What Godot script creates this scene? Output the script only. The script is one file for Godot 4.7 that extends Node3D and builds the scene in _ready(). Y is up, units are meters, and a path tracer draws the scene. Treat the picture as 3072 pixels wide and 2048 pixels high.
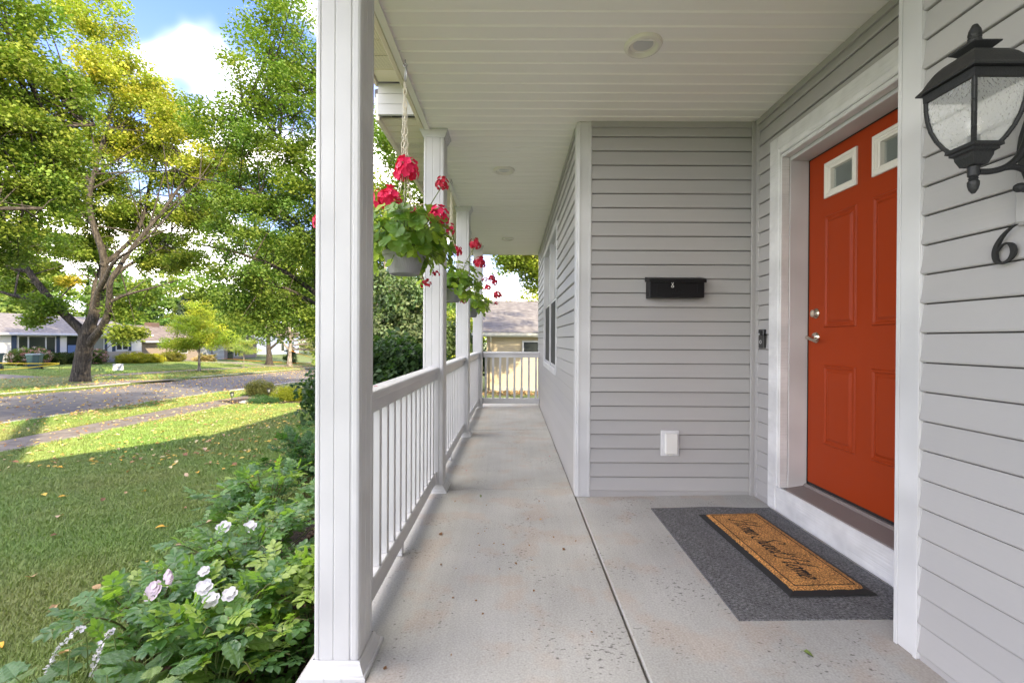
extends Node3D

# ------------------------------------------------------------------ mesh builder
class MB:
	var v := PackedVector3Array()
	var n := PackedVector3Array()
	var u := PackedVector2Array()
	var c := PackedColorArray()
	var col := Color(1, 1, 1)
	var colored := false
	var uvs := false

	func tri(a: Vector3, b: Vector3, d: Vector3) -> void:
		var m := (b - a).cross(d - a).normalized()
		tri_n(a, b, d, m, m, m)

	func tri_n(a: Vector3, b: Vector3, d: Vector3, na: Vector3, nb: Vector3, nd: Vector3) -> void:
		v.append(a); v.append(d); v.append(b)
		n.append(na); n.append(nd); n.append(nb)
		if colored:
			c.append(col); c.append(col); c.append(col)
		if uvs:
			u.append(Vector2.ZERO); u.append(Vector2.ZERO); u.append(Vector2.ZERO)

	func quad(a: Vector3, b: Vector3, d: Vector3, e: Vector3) -> void:
		tri(a, b, d)
		tri(a, d, e)

	func quad_uv(a: Vector3, b: Vector3, d: Vector3, e: Vector3, ua: Vector2, ub: Vector2, ud: Vector2, ue: Vector2) -> void:
		uvs = true
		while u.size() < v.size():
			u.append(Vector2.ZERO)
		var m := (b - a).cross(d - a).normalized()
		v.append_array(PackedVector3Array([a, d, b, a, e, d]))
		n.append_array(PackedVector3Array([m, m, m, m, m, m]))
		u.append_array(PackedVector2Array([ua, ud, ub, ua, ue, ud]))

	# axis-aligned box between two corners, with an optional chamfer
	func box(a: Vector3, b: Vector3, ch := 0.0) -> void:
		var lo := Vector3(minf(a.x, b.x), minf(a.y, b.y), minf(a.z, b.z))
		var hi := Vector3(maxf(a.x, b.x), maxf(a.y, b.y), maxf(a.z, b.z))
		obox((lo + hi) * 0.5, Vector3(1, 0, 0), Vector3(0, 1, 0), Vector3(0, 0, 1), (hi - lo) * 0.5, ch)

	func obox(o: Vector3, ax: Vector3, ay: Vector3, az: Vector3, h: Vector3, ch := 0.0) -> void:
		var ax3 := [ax, ay, az]
		var hh := [h.x, h.y, h.z]
		for i in 3:
			var p: Vector3 = ax3[i]
			var q: Vector3 = ax3[(i + 1) % 3]
			var r: Vector3 = ax3[(i + 2) % 3]
			var hp: float = hh[i]
			var hq: float = hh[(i + 1) % 3] - ch
			var hr: float = hh[(i + 2) % 3] - ch
			for s in [1.0, -1.0]:
				var f: Vector3 = o + p * hp * s
				if s > 0:
					quad(f - q * hq - r * hr, f + q * hq - r * hr, f + q * hq + r * hr, f - q * hq + r * hr)
				else:
					quad(f - q * hq - r * hr, f - q * hq + r * hr, f + q * hq + r * hr, f + q * hq - r * hr)
			if ch > 0.0:
				# edge strips along r
				var full_q: float = hh[(i + 1) % 3]
				var hp2: float = hp - ch
				for s in [1.0, -1.0]:
					for t in [1.0, -1.0]:
						var e0: Vector3 = o + p * hp * s + q * hq * t
						var e1: Vector3 = o + p * hp2 * s + q * full_q * t
						if s * t > 0:
							quad(e0 - r * hr, e1 - r * hr, e1 + r * hr, e0 + r * hr)
						else:
							quad(e0 - r * hr, e0 + r * hr, e1 + r * hr, e1 - r * hr)
		if ch > 0.0:
			for sx in [1.0, -1.0]:
				for sy in [1.0, -1.0]:
					for sz in [1.0, -1.0]:
						var px: Vector3 = o + ax * h.x * sx + ay * (h.y - ch) * sy + az * (h.z - ch) * sz
						var py: Vector3 = o + ax * (h.x - ch) * sx + ay * h.y * sy + az * (h.z - ch) * sz
						var pz: Vector3 = o + ax * (h.x - ch) * sx + ay * (h.y - ch) * sy + az * h.z * sz
						if sx * sy * sz > 0:
							tri(px, py, pz)
						else:
							tri(px, pz, py)

	# box beam from a to b (w across, h along the up hint)
	func bar(a: Vector3, b: Vector3, w: float, h: float, up := Vector3(0, 1, 0), ch := 0.0) -> void:
		var d := (b - a)
		var l := d.length()
		d /= l
		var s := d.cross(up).normalized()
		var t := s.cross(d).normalized()
		obox((a + b) * 0.5, d, t, s, Vector3(l * 0.5, h * 0.5, w * 0.5), ch)

	func tube(p: PackedVector3Array, r: PackedFloat32Array, sides := 6, caps := true) -> void:
		var k := p.size()
		var ref := Vector3(0.31, 0.17, 0.93).normalized()
		var rings := []
		var norms := []
		for i in k:
			var d := (p[mini(i + 1, k - 1)] - p[maxi(i - 1, 0)]).normalized()
			if absf(d.dot(ref)) > 0.97:
				ref = Vector3(0.9, 0.1, -0.3).normalized()
			var s := d.cross(ref).normalized()
			ref = s.cross(d).normalized()
			var ring := PackedVector3Array()
			var nn := PackedVector3Array()
			for j in sides:
				var a := TAU * j / sides
				var dir := s * cos(a) + ref * sin(a)
				ring.append(p[i] + dir * r[i])
				nn.append(dir)
			rings.append(ring)
			norms.append(nn)
		for i in k - 1:
			for j in sides:
				var j2 := (j + 1) % sides
				tri_n(rings[i][j], rings[i + 1][j2], rings[i][j2], norms[i][j], norms[i + 1][j2], norms[i][j2])
				tri_n(rings[i][j], rings[i + 1][j], rings[i + 1][j2], norms[i][j], norms[i + 1][j], norms[i + 1][j2])
		if caps:
			for j in range(1, sides - 1):
				tri(rings[0][0], rings[0][j], rings[0][j + 1])
				tri(rings[k - 1][0], rings[k - 1][j + 1], rings[k - 1][j])

	# profile of (radius, height) turned about an axis through o
	func lathe(prof: PackedVector2Array, o: Vector3, sides := 20, axis := Vector3(0, 1, 0), flat := false) -> void:
		var s := axis.cross(Vector3(0.3, 0.2, 0.9)).normalized()
		var t := axis.cross(s).normalized()
		var k := prof.size()
		for i in k - 1:
			var e := prof[i + 1] - prof[i]
			var en := Vector2(e.y, -e.x).normalized()
			for j in sides:
				var a0 := TAU * j / sides
				var a1 := TAU * (j + 1) / sides
				var d0 := s * cos(a0) + t * sin(a0)
				var d1 := s * cos(a1) + t * sin(a1)
				var p00 := o + d0 * prof[i].x + axis * prof[i].y
				var p01 := o + d1 * prof[i].x + axis * prof[i].y
				var p10 := o + d0 * prof[i + 1].x + axis * prof[i + 1].y
				var p11 := o + d1 * prof[i + 1].x + axis * prof[i + 1].y
				var n0 := (d0 * en.x + axis * en.y).normalized()
				var n1 := (d1 * en.x + axis * en.y).normalized()
				# s, t, axis: t = axis x s, so counter-clockwise from above
				if prof[i].x > 1e-6:
					tri_n(p00, p01, p11, n0, n1, n1)
				if prof[i + 1].x > 1e-6:
					tri_n(p00, p11, p10, n0, n1, n0)

	# square rings (half width, height) lofted about a vertical axis
	func sqloft(prof: PackedVector2Array, o: Vector3, cap_ends := true) -> void:
		var k := prof.size()
		for i in k - 1:
			var a := prof[i]
			var b := prof[i + 1]
			var ca := [Vector3(-a.x, a.y, a.x), Vector3(a.x, a.y, a.x), Vector3(a.x, a.y, -a.x), Vector3(-a.x, a.y, -a.x)]
			var cb := [Vector3(-b.x, b.y, b.x), Vector3(b.x, b.y, b.x), Vector3(b.x, b.y, -b.x), Vector3(-b.x, b.y, -b.x)]
			for j in 4:
				var j2 := (j + 1) % 4
				quad(o + ca[j], o + ca[j2], o + cb[j2], o + cb[j])
		if cap_ends:
			for e in [0, k - 1]:
				var a := prof[e]
				if a.x < 1e-5:
					continue
				var y := Vector3(0, a.y, 0)
				quad(o + y + Vector3(-a.x, 0, -a.x), o + y + Vector3(-a.x, 0, a.x), o + y + Vector3(a.x, 0, a.x), o + y + Vector3(a.x, 0, -a.x))

	# polygon in (ax, ay), pushed along az by depth
	func extrude(poly: PackedVector2Array, o: Vector3, ax: Vector3, ay: Vector3, az: Vector3, depth: float) -> void:
		var k := poly.size()
		var area := 0.0
		for i in k:
			area += poly[i].cross(poly[(i + 1) % k])
		var flip := (area < 0.0) != (ax.cross(ay).dot(az) < 0.0)
		var idx := Geometry2D.triangulate_polygon(poly)
		for i in range(0, idx.size(), 3):
			var a := o + ax * poly[idx[i]].x + ay * poly[idx[i]].y
			var b := o + ax * poly[idx[i + 1]].x + ay * poly[idx[i + 1]].y
			var d := o + ax * poly[idx[i + 2]].x + ay * poly[idx[i + 2]].y
			tri(a + az * depth, b + az * depth, d + az * depth)
			tri(a, d, b)
		for i in k:
			var p := o + ax * poly[i].x + ay * poly[i].y
			var q := o + ax * poly[(i + 1) % k].x + ay * poly[(i + 1) % k].y
			if flip:
				quad(q, p, p + az * depth, q + az * depth)
			else:
				quad(p, q, q + az * depth, p + az * depth)

	func mesh() -> ArrayMesh:
		var arr := []
		arr.resize(Mesh.ARRAY_MAX)
		arr[Mesh.ARRAY_VERTEX] = v
		arr[Mesh.ARRAY_NORMAL] = n
		if uvs:
			while u.size() < v.size():
				u.append(Vector2.ZERO)
			arr[Mesh.ARRAY_TEX_UV] = u
		if colored:
			arr[Mesh.ARRAY_COLOR] = c
		var m := ArrayMesh.new()
		m.add_surface_from_arrays(Mesh.PRIMITIVE_TRIANGLES, arr)
		return m

# ------------------------------------------------------------------ scene helpers
var rng := RandomNumberGenerator.new()
var M := {}
var used := {}
const EYE := 1.128
const WALL_TOP := 2.69
const COURSE := 0.1016

func rf(a: float, b: float) -> float:
	return rng.randf_range(a, b)

func numbered(called: String) -> String:
	used[called] = int(used.get(called, 0)) + 1
	var k: int = used[called]
	return called if k == 1 else "%s_%03d" % [called, k - 1]

func tag(o: Node3D, label: String, category := "", group := "", kind := "") -> Node3D:
	if label: o.set_meta("label", label)
	if category: o.set_meta("category", category)
	if group: o.set_meta("group", group)
	if kind: o.set_meta("kind", kind)
	return o

func thing(called: String, label: String, category: String, at := Vector3.ZERO, group := "") -> Node3D:
	var o := Node3D.new()
	o.name = numbered(called)
	o.position = at
	add_child(o)
	tag(o, label, category, group)
	return o

func put(called: String, mesh: Mesh, mat: Material, parent: Node3D = null, at := Vector3.ZERO) -> MeshInstance3D:
	var o := MeshInstance3D.new()
	o.mesh = mesh
	o.material_override = mat
	o.position = at
	if parent == null:
		o.name = numbered(called)
		add_child(o)
	else:
		var key: String = "%d/%s" % [parent.get_instance_id(), called]
		used[key] = int(used.get(key, 0)) + 1
		o.name = called if used[key] == 1 else "%s_%03d" % [called, used[key] - 1]
		parent.add_child(o)
	return o

func build(called: String, b: MB, mat: Material, parent: Node3D = null, at := Vector3.ZERO) -> MeshInstance3D:
	return put(called, b.mesh(), mat, parent, at)

func struct(called: String, b: MB, mat: Material) -> MeshInstance3D:
	var o := build(called, b, mat)
	o.set_meta("kind", "structure")
	return o

func multi(called: String, mesh: Mesh, mat: Material, where: Array, tints: Array, parent: Node3D) -> MultiMeshInstance3D:
	var mm := MultiMesh.new()
	mm.transform_format = MultiMesh.TRANSFORM_3D
	mm.use_colors = true
	mm.mesh = mesh
	mm.instance_count = where.size()
	for i in where.size():
		mm.set_instance_transform(i, where[i])
		mm.set_instance_color(i, tints[i])
	var o := MultiMeshInstance3D.new()
	o.multimesh = mm
	o.material_override = mat
	o.set_meta("kind", "stuff")
	if parent == null:
		o.name = numbered(called)
		add_child(o)
	else:
		o.name = called
		parent.add_child(o, true)
	return o

# ------------------------------------------------------------------ textures and materials
func noise_bytes(w: int, h: int, freq: float, seed_: int, octaves := 4, sx := 1, sy := 1) -> PackedByteArray:
	var f := FastNoiseLite.new()
	f.seed = seed_
	f.noise_type = FastNoiseLite.TYPE_SIMPLEX_SMOOTH
	f.frequency = freq
	f.fractal_octaves = octaves
	var im := f.get_seamless_image(w / sx, h / sy)
	if sx != 1 or sy != 1:
		im.resize(w, h, Image.INTERPOLATE_CUBIC)
	im.convert(Image.FORMAT_L8)
	return im.get_data()

func grey_tex(size: int, layers: Array, lo: float, hi: float) -> ImageTexture:
	# layers: [freq, seed, octaves, sx, sy, weight]
	var acc := PackedFloat32Array()
	acc.resize(size * size)
	var total := 0.0
	for l in layers:
		var d := noise_bytes(size, size, l[0], l[1], l[2], l[3], l[4])
		var w: float = l[5]
		total += w
		for i in acc.size():
			acc[i] += d[i] * w
	var out := PackedByteArray()
	out.resize(size * size)
	for i in acc.size():
		out[i] = clampi(int((lo + (hi - lo) * acc[i] / (255.0 * total)) * 255.0), 0, 255)
	return ImageTexture.create_from_image(Image.create_from_data(size, size, false, Image.FORMAT_L8, out))

func ramp_tex(size: int, layers: Array, stops: Array) -> ImageTexture:
	# noise through a colour ramp; stops: [value, Color (linear)]
	var acc := PackedFloat32Array()
	acc.resize(size * size)
	var total := 0.0
	for l in layers:
		var d := noise_bytes(size, size, l[0], l[1], l[2], l[3], l[4])
		var w: float = l[5]
		total += w
		for i in acc.size():
			acc[i] += d[i] * w
	var lut := []
	for k in 256:
		var t := k / 255.0
		var c: Color = stops[0][1]
		for s in range(1, stops.size()):
			if t >= stops[s - 1][0]:
				var f := clampf((t - stops[s - 1][0]) / (stops[s][0] - stops[s - 1][0]), 0.0, 1.0)
				c = (stops[s - 1][1] as Color).lerp(stops[s][1], f)
		var q := c.linear_to_srgb()
		lut.append([int(q.r * 255), int(q.g * 255), int(q.b * 255)])
	var out := PackedByteArray()
	out.resize(size * size * 3)
	for i in acc.size():
		var e: Array = lut[clampi(int(acc[i] / total), 0, 255)]
		out[i * 3] = e[0]
		out[i * 3 + 1] = e[1]
		out[i * 3 + 2] = e[2]
	return ImageTexture.create_from_image(Image.create_from_data(size, size, false, Image.FORMAT_RGB8, out))

func mk(called: String, lin: Color, rough: float, o := {}) -> StandardMaterial3D:
	var m := StandardMaterial3D.new()
	m.resource_name = called
	var s := lin.linear_to_srgb()
	s.a = o.get("alpha", 1.0)
	m.albedo_color = s
	m.roughness = rough
	m.metallic = o.get("metal", 0.0)
	m.metallic_specular = o.get("spec", 0.5)
	if o.has("tex"): m.albedo_texture = o.tex
	if o.has("bump"):
		m.heightmap_enabled = true
		m.heightmap_texture = o.bump
		m.heightmap_scale = o.get("bscale", 1.0)
	if o.has("rtex"): m.roughness_texture = o.rtex
	if o.has("tri"):
		m.uv1_triplanar = true
		m.uv1_world_triplanar = true
		var t: float = o.tri
		m.uv1_scale = Vector3(1.0 / t, 1.0 / t, 1.0 / t)
		m.uv1_triplanar_sharpness = 6.0
	if o.get("vcol", false): m.vertex_color_use_as_albedo = true
	if o.has("back"):
		m.backlight_enabled = true
		m.backlight = o.back
	if o.has("alpha"): m.transparency = BaseMaterial3D.TRANSPARENCY_ALPHA
	if o.has("coat"):
		m.clearcoat_enabled = true
		m.clearcoat = o.coat
		m.clearcoat_roughness = o.get("coatr", 0.2)
	M[called] = m
	return m

func ground_y(x: float, z: float) -> float:
	var y := -0.45 + 0.035 * clampf(z, -62.0, 0.0)
	if x < -23.5:
		y += minf(0.05 * (-23.5 - x), 0.8)
	return y

func curve_at(pts: Array, z: float) -> float:
	# pts: [z, x] with falling z
	if z >= pts[0][0]: return pts[0][1]
	for i in range(1, pts.size()):
		if z >= pts[i][0]:
			var t: float = (pts[i - 1][0] - z) / (pts[i - 1][0] - pts[i][0])
			return lerpf(pts[i - 1][1], pts[i][1], t)
	return pts[-1][1]

const WALK_NEAR := [[8.0, -7.7], [-7.5, -8.05], [-14.5, -8.75], [-24.0, -9.3], [-70.0, -11.0]]
const WALK_FAR := [[8.0, -8.65], [-7.5, -9.0], [-14.5, -9.95], [-24.0, -10.45], [-70.0, -12.2]]
const STREET_NEAR := [[8.0, -11.0], [-10.0, -11.35], [-18.5, -12.1], [-30.0, -12.6], [-70.0, -14.5]]
const STREET_FAR := [[8.0, -19.0], [-17.0, -19.4], [-23.0, -20.0], [-27.5, -21.0], [-52.0, -23.1], [-70.0, -25.0]]

func floor_y(x: float) -> float:
	return 0.018 * (x - 0.47)

func spline(p: Array, per := 6) -> PackedVector3Array:
	var out := PackedVector3Array()
	for i in p.size() - 1:
		var a: Vector3 = p[maxi(i - 1, 0)]
		var b: Vector3 = p[i]
		var c: Vector3 = p[i + 1]
		var d: Vector3 = p[mini(i + 2, p.size() - 1)]
		for k in per:
			out.append(b.cubic_interpolate(c, a, d, float(k) / per))
	out.append(p[-1])
	return out

func lerp_radii(k: int, r0: float, r1: float) -> PackedFloat32Array:
	var r := PackedFloat32Array()
	for i in k:
		r.append(lerpf(r0, r1, float(i) / maxf(1.0, k - 1)))
	return r

func make_materials() -> void:
	var fine := grey_tex(512, [[0.02, 3, 4, 1, 1, 1.0]], 0.0, 1.0)
	var grain := grey_tex(512, [[0.02, 5, 4, 8, 1, 1.0], [0.06, 6, 3, 16, 1, 0.8]], 0.0, 1.0)
	var soft := grey_tex(256, [[0.008, 9, 3, 1, 1, 1.0]], 0.9, 1.0)
	M["fine"] = fine
	# house
	for k in 3:
		var g: float = [0.375, 0.366, 0.383][k]
		mk("siding_%d" % k, Color(g * 1.01, g * 0.985, g * 0.965), 0.52, {"bump": grain, "bscale": 0.035, "tri": 0.5})
	mk("siding_trim", Color(0.375, 0.366, 0.36), 0.5)
	mk("white", Color(0.615, 0.615, 0.615), 0.42, {"tex": soft, "tri": 1.3})
	mk("white_wood", Color(0.74, 0.74, 0.735), 0.5, {"bump": grey_tex(512, [[0.012, 21, 3, 12, 1, 1.0], [0.05, 22, 3, 32, 1, 0.6]], 0.0, 1.0), "bscale": 0.32, "tri": 0.42, "tex": soft})
	mk("ceiling", Color(0.86, 0.835, 0.79), 0.5)
	mk("soffit", Color(0.80, 0.74, 0.60), 0.5)
	mk("soffit_vent", Color(0.80, 0.74, 0.60), 0.55, {"tex": dot_tex(), "tri": 0.11})
	mk("dark_gap", Color(0.012, 0.011, 0.01), 0.8)
	mk("seam_shade_back", Color(0.09, 0.088, 0.085), 0.9)  # wall backing coloured dark, so the open lap seams read as shade
	mk("door_red", Color(0.31, 0.036, 0.005), 0.42, {"spec": 0.3, "bump": grey_tex(512, [[0.015, 31, 3, 1, 10, 1.0], [0.05, 32, 3, 1, 24, 0.5]], 0.0, 1.0), "bscale": 0.02, "tri": 0.6})
	mk("cream_frame", Color(0.74, 0.71, 0.64), 0.45)
	mk("glass", Color(0.55, 0.62, 0.58), 0.03, {"alpha": 0.16, "spec": 0.3})
	mk("screen", Color(0.03, 0.03, 0.028), 0.75)
	mk("room_dark", Color(0.05, 0.045, 0.04), 0.9)
	mk("nickel", Color(0.62, 0.56, 0.47), 0.24, {"metal": 1.0})
	mk("threshold", Color(0.24, 0.205, 0.185), 0.5, {"bump": rib_tex(), "bscale": 0.25, "tri": 0.08})
	mk("black_metal", Color(0.009, 0.009, 0.010), 0.42, {"spec": 0.32, "bump": fine, "bscale": 0.03, "tri": 0.12})
	mk("iron", Color(0.014, 0.015, 0.016), 0.5, {"bump": fine, "bscale": 0.06, "tri": 0.07})
	mk("gloss_black", Color(0.008, 0.008, 0.009), 0.12)
	mk("satin_black", Color(0.03, 0.029, 0.028), 0.4)
	mk("steel_clip", Color(0.75, 0.74, 0.71), 0.35)
	mk("outlet_plate", Color(0.60, 0.60, 0.61), 0.5)
	mk("outlet_cover", Color(0.70, 0.69, 0.655), 0.42)
	mk("seeded_glass", Color(0.86, 0.87, 0.84), 0.1, {"alpha": 0.30, "spec": 0.4, "bump": grey_tex(512, [[0.03, 41, 2, 1, 1, 1.0], [0.012, 42, 2, 1, 1, 1.0]], 0.0, 1.0), "bscale": 0.35, "tri": 0.13})
	mk("bulb", Color(0.8, 0.79, 0.75), 0.2)
	mk("concrete", Color(1, 1, 1), 0.82, {"tex": concrete_tex(), "bump": grey_tex(1024, [[0.05, 51, 3, 1, 32, 1.0], [0.04, 52, 4, 1, 1, 0.5]], 0.0, 1.0), "bscale": 0.10, "tri": 2.6})
	mk("slab_edge", Color(0.33, 0.32, 0.30), 0.9, {"bump": fine, "bscale": 0.3, "tri": 0.5})
	mk("rug", Color(1, 1, 1), 0.95, {"tex": rug_tex(), "bump": grey_tex(512, [[0.12, 61, 2, 2, 1, 1.0], [0.12, 62, 2, 1, 2, 1.0]], 0.0, 1.0), "bscale": 0.2, "tri": 0.42})
	mk("rubber", Color(0.014, 0.014, 0.014), 0.7)
	mk("coir", Color(1, 1, 1), 0.95, {"tex": coir_tex(), "bump": grey_tex(512, [[0.16, 71, 2, 1, 1, 1.0]], 0.0, 1.0), "bscale": 0.25})
	# planting
	mk("pot", Color(0.25, 0.245, 0.26), 0.5, {"bump": grey_tex(256, [[0.06, 81, 2, 1, 6, 1.0]], 0.0, 1.0), "bscale": 0.12, "tri": 0.11})
	mk("chain", Color(0.80, 0.74, 0.58), 0.35, {"spec": 0.7})
	mk("hook", Color(0.5, 0.5, 0.5), 0.3, {"metal": 1.0})
	for k in 4:
		var lc: Color = [Color(0.06, 0.14, 0.02), Color(0.10, 0.20, 0.028), Color(0.04, 0.10, 0.022), Color(0.27, 0.38, 0.04)][k]
		mk("geranium_%d" % k, lc, 0.5, {"back": Color(0.7, 0.8, 0.3)})
	mk("petal_red", Color(0.74, 0.012, 0.095), 0.55, {"back": Color(0.5, 0.1, 0.15)})
	mk("petal_dark", Color(0.50, 0.008, 0.040), 0.55, {"back": Color(0.4, 0.1, 0.1)})
	mk("petal_white", Color(0.62, 0.59, 0.59), 0.6, {"back": Color(0.6, 0.6, 0.6)})
	mk("petal_pink", Color(0.56, 0.46, 0.50), 0.6, {"back": Color(0.5, 0.45, 0.45)})
	mk("stem", Color(0.13, 0.18, 0.04), 0.6)
	mk("cane", Color(0.12, 0.12, 0.04), 0.7)
	for k in 4:
		var rc: Color = [Color(0.065, 0.145, 0.042), Color(0.095, 0.19, 0.04), Color(0.048, 0.108, 0.042), Color(0.22, 0.30, 0.045)][k]
		mk("rose_leaf_%d" % k, rc, 0.42, {"back": Color(0.55, 0.7, 0.2)})
	for k in 3:
		var hc: Color = [Color(0.055, 0.115, 0.04), Color(0.08, 0.15, 0.05), Color(0.13, 0.19, 0.05)][k]
		mk("big_leaf_%d" % k, hc, 0.5, {"back": Color(0.5, 0.65, 0.2), "bump": fine, "bscale": 0.15, "tri": 0.12})
	mk("leaf", Color(1, 1, 1), 0.55, {"vcol": true, "spec": 0.35, "back": Color(0.85, 0.95, 0.5)})
	mk("dry", Color(1, 1, 1), 0.8, {"vcol": true, "back": Color(0.4, 0.4, 0.3)})
	mk("grass", Color(1, 1, 1), 0.6, {"vcol": true, "back": Color(0.5, 0.6, 0.2)})
	mk("bark", Color(1, 1, 1), 0.9, {"tex": ramp_tex(512, [[0.03, 91, 4, 1, 6, 1.0], [0.02, 92, 3, 1, 1, 0.5]], [[0.2, Color(0.018, 0.014, 0.010)], [0.5, Color(0.046, 0.037, 0.028)], [0.8, Color(0.105, 0.088, 0.068)]]), "bump": grey_tex(512, [[0.03, 91, 4, 1, 6, 1.0]], 0.0, 1.0), "bscale": 6.0, "tri": 1.4})
	mk("bark_pale", Color(1, 1, 1), 0.9, {"tex": ramp_tex(256, [[0.03, 95, 4, 1, 3, 1.0]], [[0.2, Color(0.09, 0.075, 0.06)], [0.8, Color(0.30, 0.265, 0.22)]]), "tri": 1.2})
	# ground
	mk("ground", Color(1, 1, 1), 0.95, {"tex": ramp_tex(512, [[0.03, 101, 4, 1, 1, 1.0], [0.15, 102, 2, 1, 1, 0.8]], [[0.25, Color(0.05, 0.075, 0.016)], [0.5, Color(0.10, 0.14, 0.028)], [0.75, Color(0.19, 0.21, 0.055)]]), "tri": 1.9, "bump": grey_tex(512, [[0.1, 103, 3, 1, 1, 1.0]], 0.0, 1.0), "bscale": 1.5})
	mk("asphalt", Color(1, 1, 1), 0.9, {"tex": ramp_tex(512, [[0.02, 111, 4, 1, 1, 1.0], [0.2, 112, 2, 1, 1, 0.6]], [[0.2, Color(0.066, 0.060, 0.054)], [0.8, Color(0.145, 0.131, 0.116)]]), "tri": 5.0, "bump": grey_tex(512, [[0.2, 113, 2, 1, 1, 1.0]], 0.0, 1.0), "bscale": 0.6})
	mk("walk", Color(1, 1, 1), 0.9, {"tex": ramp_tex(512, [[0.015, 121, 4, 1, 1, 1.0], [0.2, 122, 2, 1, 1, 0.5]], [[0.2, Color(0.105, 0.086, 0.065)], [0.8, Color(0.21, 0.18, 0.142)]]), "tri": 3.0})
	mk("kerb", Color(0.40, 0.37, 0.32), 0.9, {"bump": fine, "bscale": 0.5, "tri": 0.8})
	mk("mulch", Color(1, 1, 1), 0.95, {"tex": ramp_tex(512, [[0.08, 131, 3, 2, 1, 1.0], [0.1, 132, 3, 1, 2, 1.0]], [[0.25, Color(0.012, 0.008, 0.006)], [0.55, Color(0.05, 0.03, 0.018)], [0.8, Color(0.12, 0.075, 0.045)]]), "tri": 0.5, "bump": grey_tex(512, [[0.08, 131, 3, 1, 1, 1.0]], 0.0, 1.0), "bscale": 2.5})
	mk("rock", Color(0.42, 0.40, 0.36), 0.9, {"bump": fine, "bscale": 2.0, "tri": 0.6})
	# houses beyond
	mk("shingle", Color(1, 1, 1), 0.95, {"tex": ramp_tex(512, [[0.06, 141, 3, 4, 1, 1.0], [0.02, 142, 3, 1, 1, 0.6]], [[0.25, Color(0.105, 0.098, 0.096)], [0.5, Color(0.175, 0.163, 0.157)], [0.75, Color(0.25, 0.235, 0.225)]]), "tri": 4.0})
	mk("shingle_brown", Color(1, 1, 1), 0.95, {"tex": ramp_tex(256, [[0.06, 145, 3, 4, 1, 1.0]], [[0.25, Color(0.09, 0.07, 0.058)], [0.75, Color(0.20, 0.165, 0.14)]]), "tri": 4.0})
	mk("white_clap", Color(0.64, 0.64, 0.63), 0.6)
	mk("beige_clap", Color(0.48, 0.40, 0.265), 0.6)
	mk("tan_clap", Color(0.25, 0.205, 0.165), 0.7)
	mk("blue_clap", Color(0.30, 0.36, 0.52), 0.7)
	mk("stone_band", Color(0.46, 0.40, 0.31), 0.9, {"bump": fine, "bscale": 2.0, "tri": 1.0})
	mk("navy", Color(0.02, 0.04, 0.085), 0.6)
	mk("house_glass", Color(0.025, 0.03, 0.03), 0.08)
	mk("curtain_blue", Color(0.12, 0.19, 0.36), 0.8)
	mk("blind", Color(0.20, 0.22, 0.20), 0.5)
	mk("garage_door", Color(0.42, 0.43, 0.40), 0.6)
	mk("bin_green", Color(0.016, 0.045, 0.052), 0.5)
	mk("tape", Color(0.75, 0.52, 0.02), 0.5, {"back": Color(0.4, 0.4, 0.2)})
	mk("tape_orange", Color(0.75, 0.28, 0.02), 0.5)
	mk("sign_white", Color(0.50, 0.50, 0.52), 0.5)
	mk("sign_grey", Color(0.45, 0.46, 0.48), 0.5)
	mk("sign_dark", Color(0.03, 0.03, 0.04), 0.5)
	mk("brick", Color(0.10, 0.065, 0.05), 0.9)

func dot_tex() -> ImageTexture:
	var s := 128
	var im := Image.create(s, s, false, Image.FORMAT_RGB8)
	im.fill(Color(1, 1, 1))
	for i in 12:
		for j in 12:
			var x := int((i + 0.5 * (j % 2)) * s / 12.0)
			var y := int(j * s / 12.0)
			im.fill_rect(Rect2i(x % s, y, 4, 4), Color(0.36, 0.34, 0.3))
	return ImageTexture.create_from_image(im)

func rib_tex() -> ImageTexture:
	var s := 128
	var im := Image.create(s, s, false, Image.FORMAT_L8)
	for x in s:
		var g := 0.5 + 0.5 * sin(TAU * x * 10.0 / s)
		im.fill_rect(Rect2i(x, 0, 1, s), Color(g, g, g))
	return ImageTexture.create_from_image(im)

func concrete_tex() -> ImageTexture:
	# broomed concrete: streaks along the porch, pale and rusty blotches, dark specks and scuffs
	var s := 1024
	var broom := noise_bytes(s, s, 0.05, 51, 3, 1, 32)
	var blotch := noise_bytes(s, s, 0.004, 53, 4)
	var rust := noise_bytes(s, s, 0.007, 54, 4)
	var speck := noise_bytes(s, s, 0.15, 55, 3, 2, 1)
	var pore := noise_bytes(s, s, 0.25, 56, 2)
	var where := noise_bytes(s, s, 0.006, 57, 3)
	var out := PackedByteArray()
	out.resize(s * s * 3)
	for i in s * s:
		var g := 0.663 + (broom[i] - 128) * 0.00008 + (blotch[i] - 128) * 0.00025 + (pore[i] - 128) * 0.0005
		var k := clampf((speck[i] - 200 + (where[i] - 140) * 0.30) * 0.03, 0.0, 0.65)
		g *= 1.0 - k * 0.6
		var r := clampf((rust[i] - 138) * 0.006, 0.0, 0.30)
		out[i * 3] = clampi(int(255 * (g + 0.012 * r)), 0, 255)
		out[i * 3 + 1] = clampi(int(255 * (g - 0.004 - 0.07 * r)), 0, 255)
		out[i * 3 + 2] = clampi(int(255 * (g - 0.022 - 0.12 * r)), 0, 255)
	return ImageTexture.create_from_image(Image.create_from_data(s, s, false, Image.FORMAT_RGB8, out))

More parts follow.
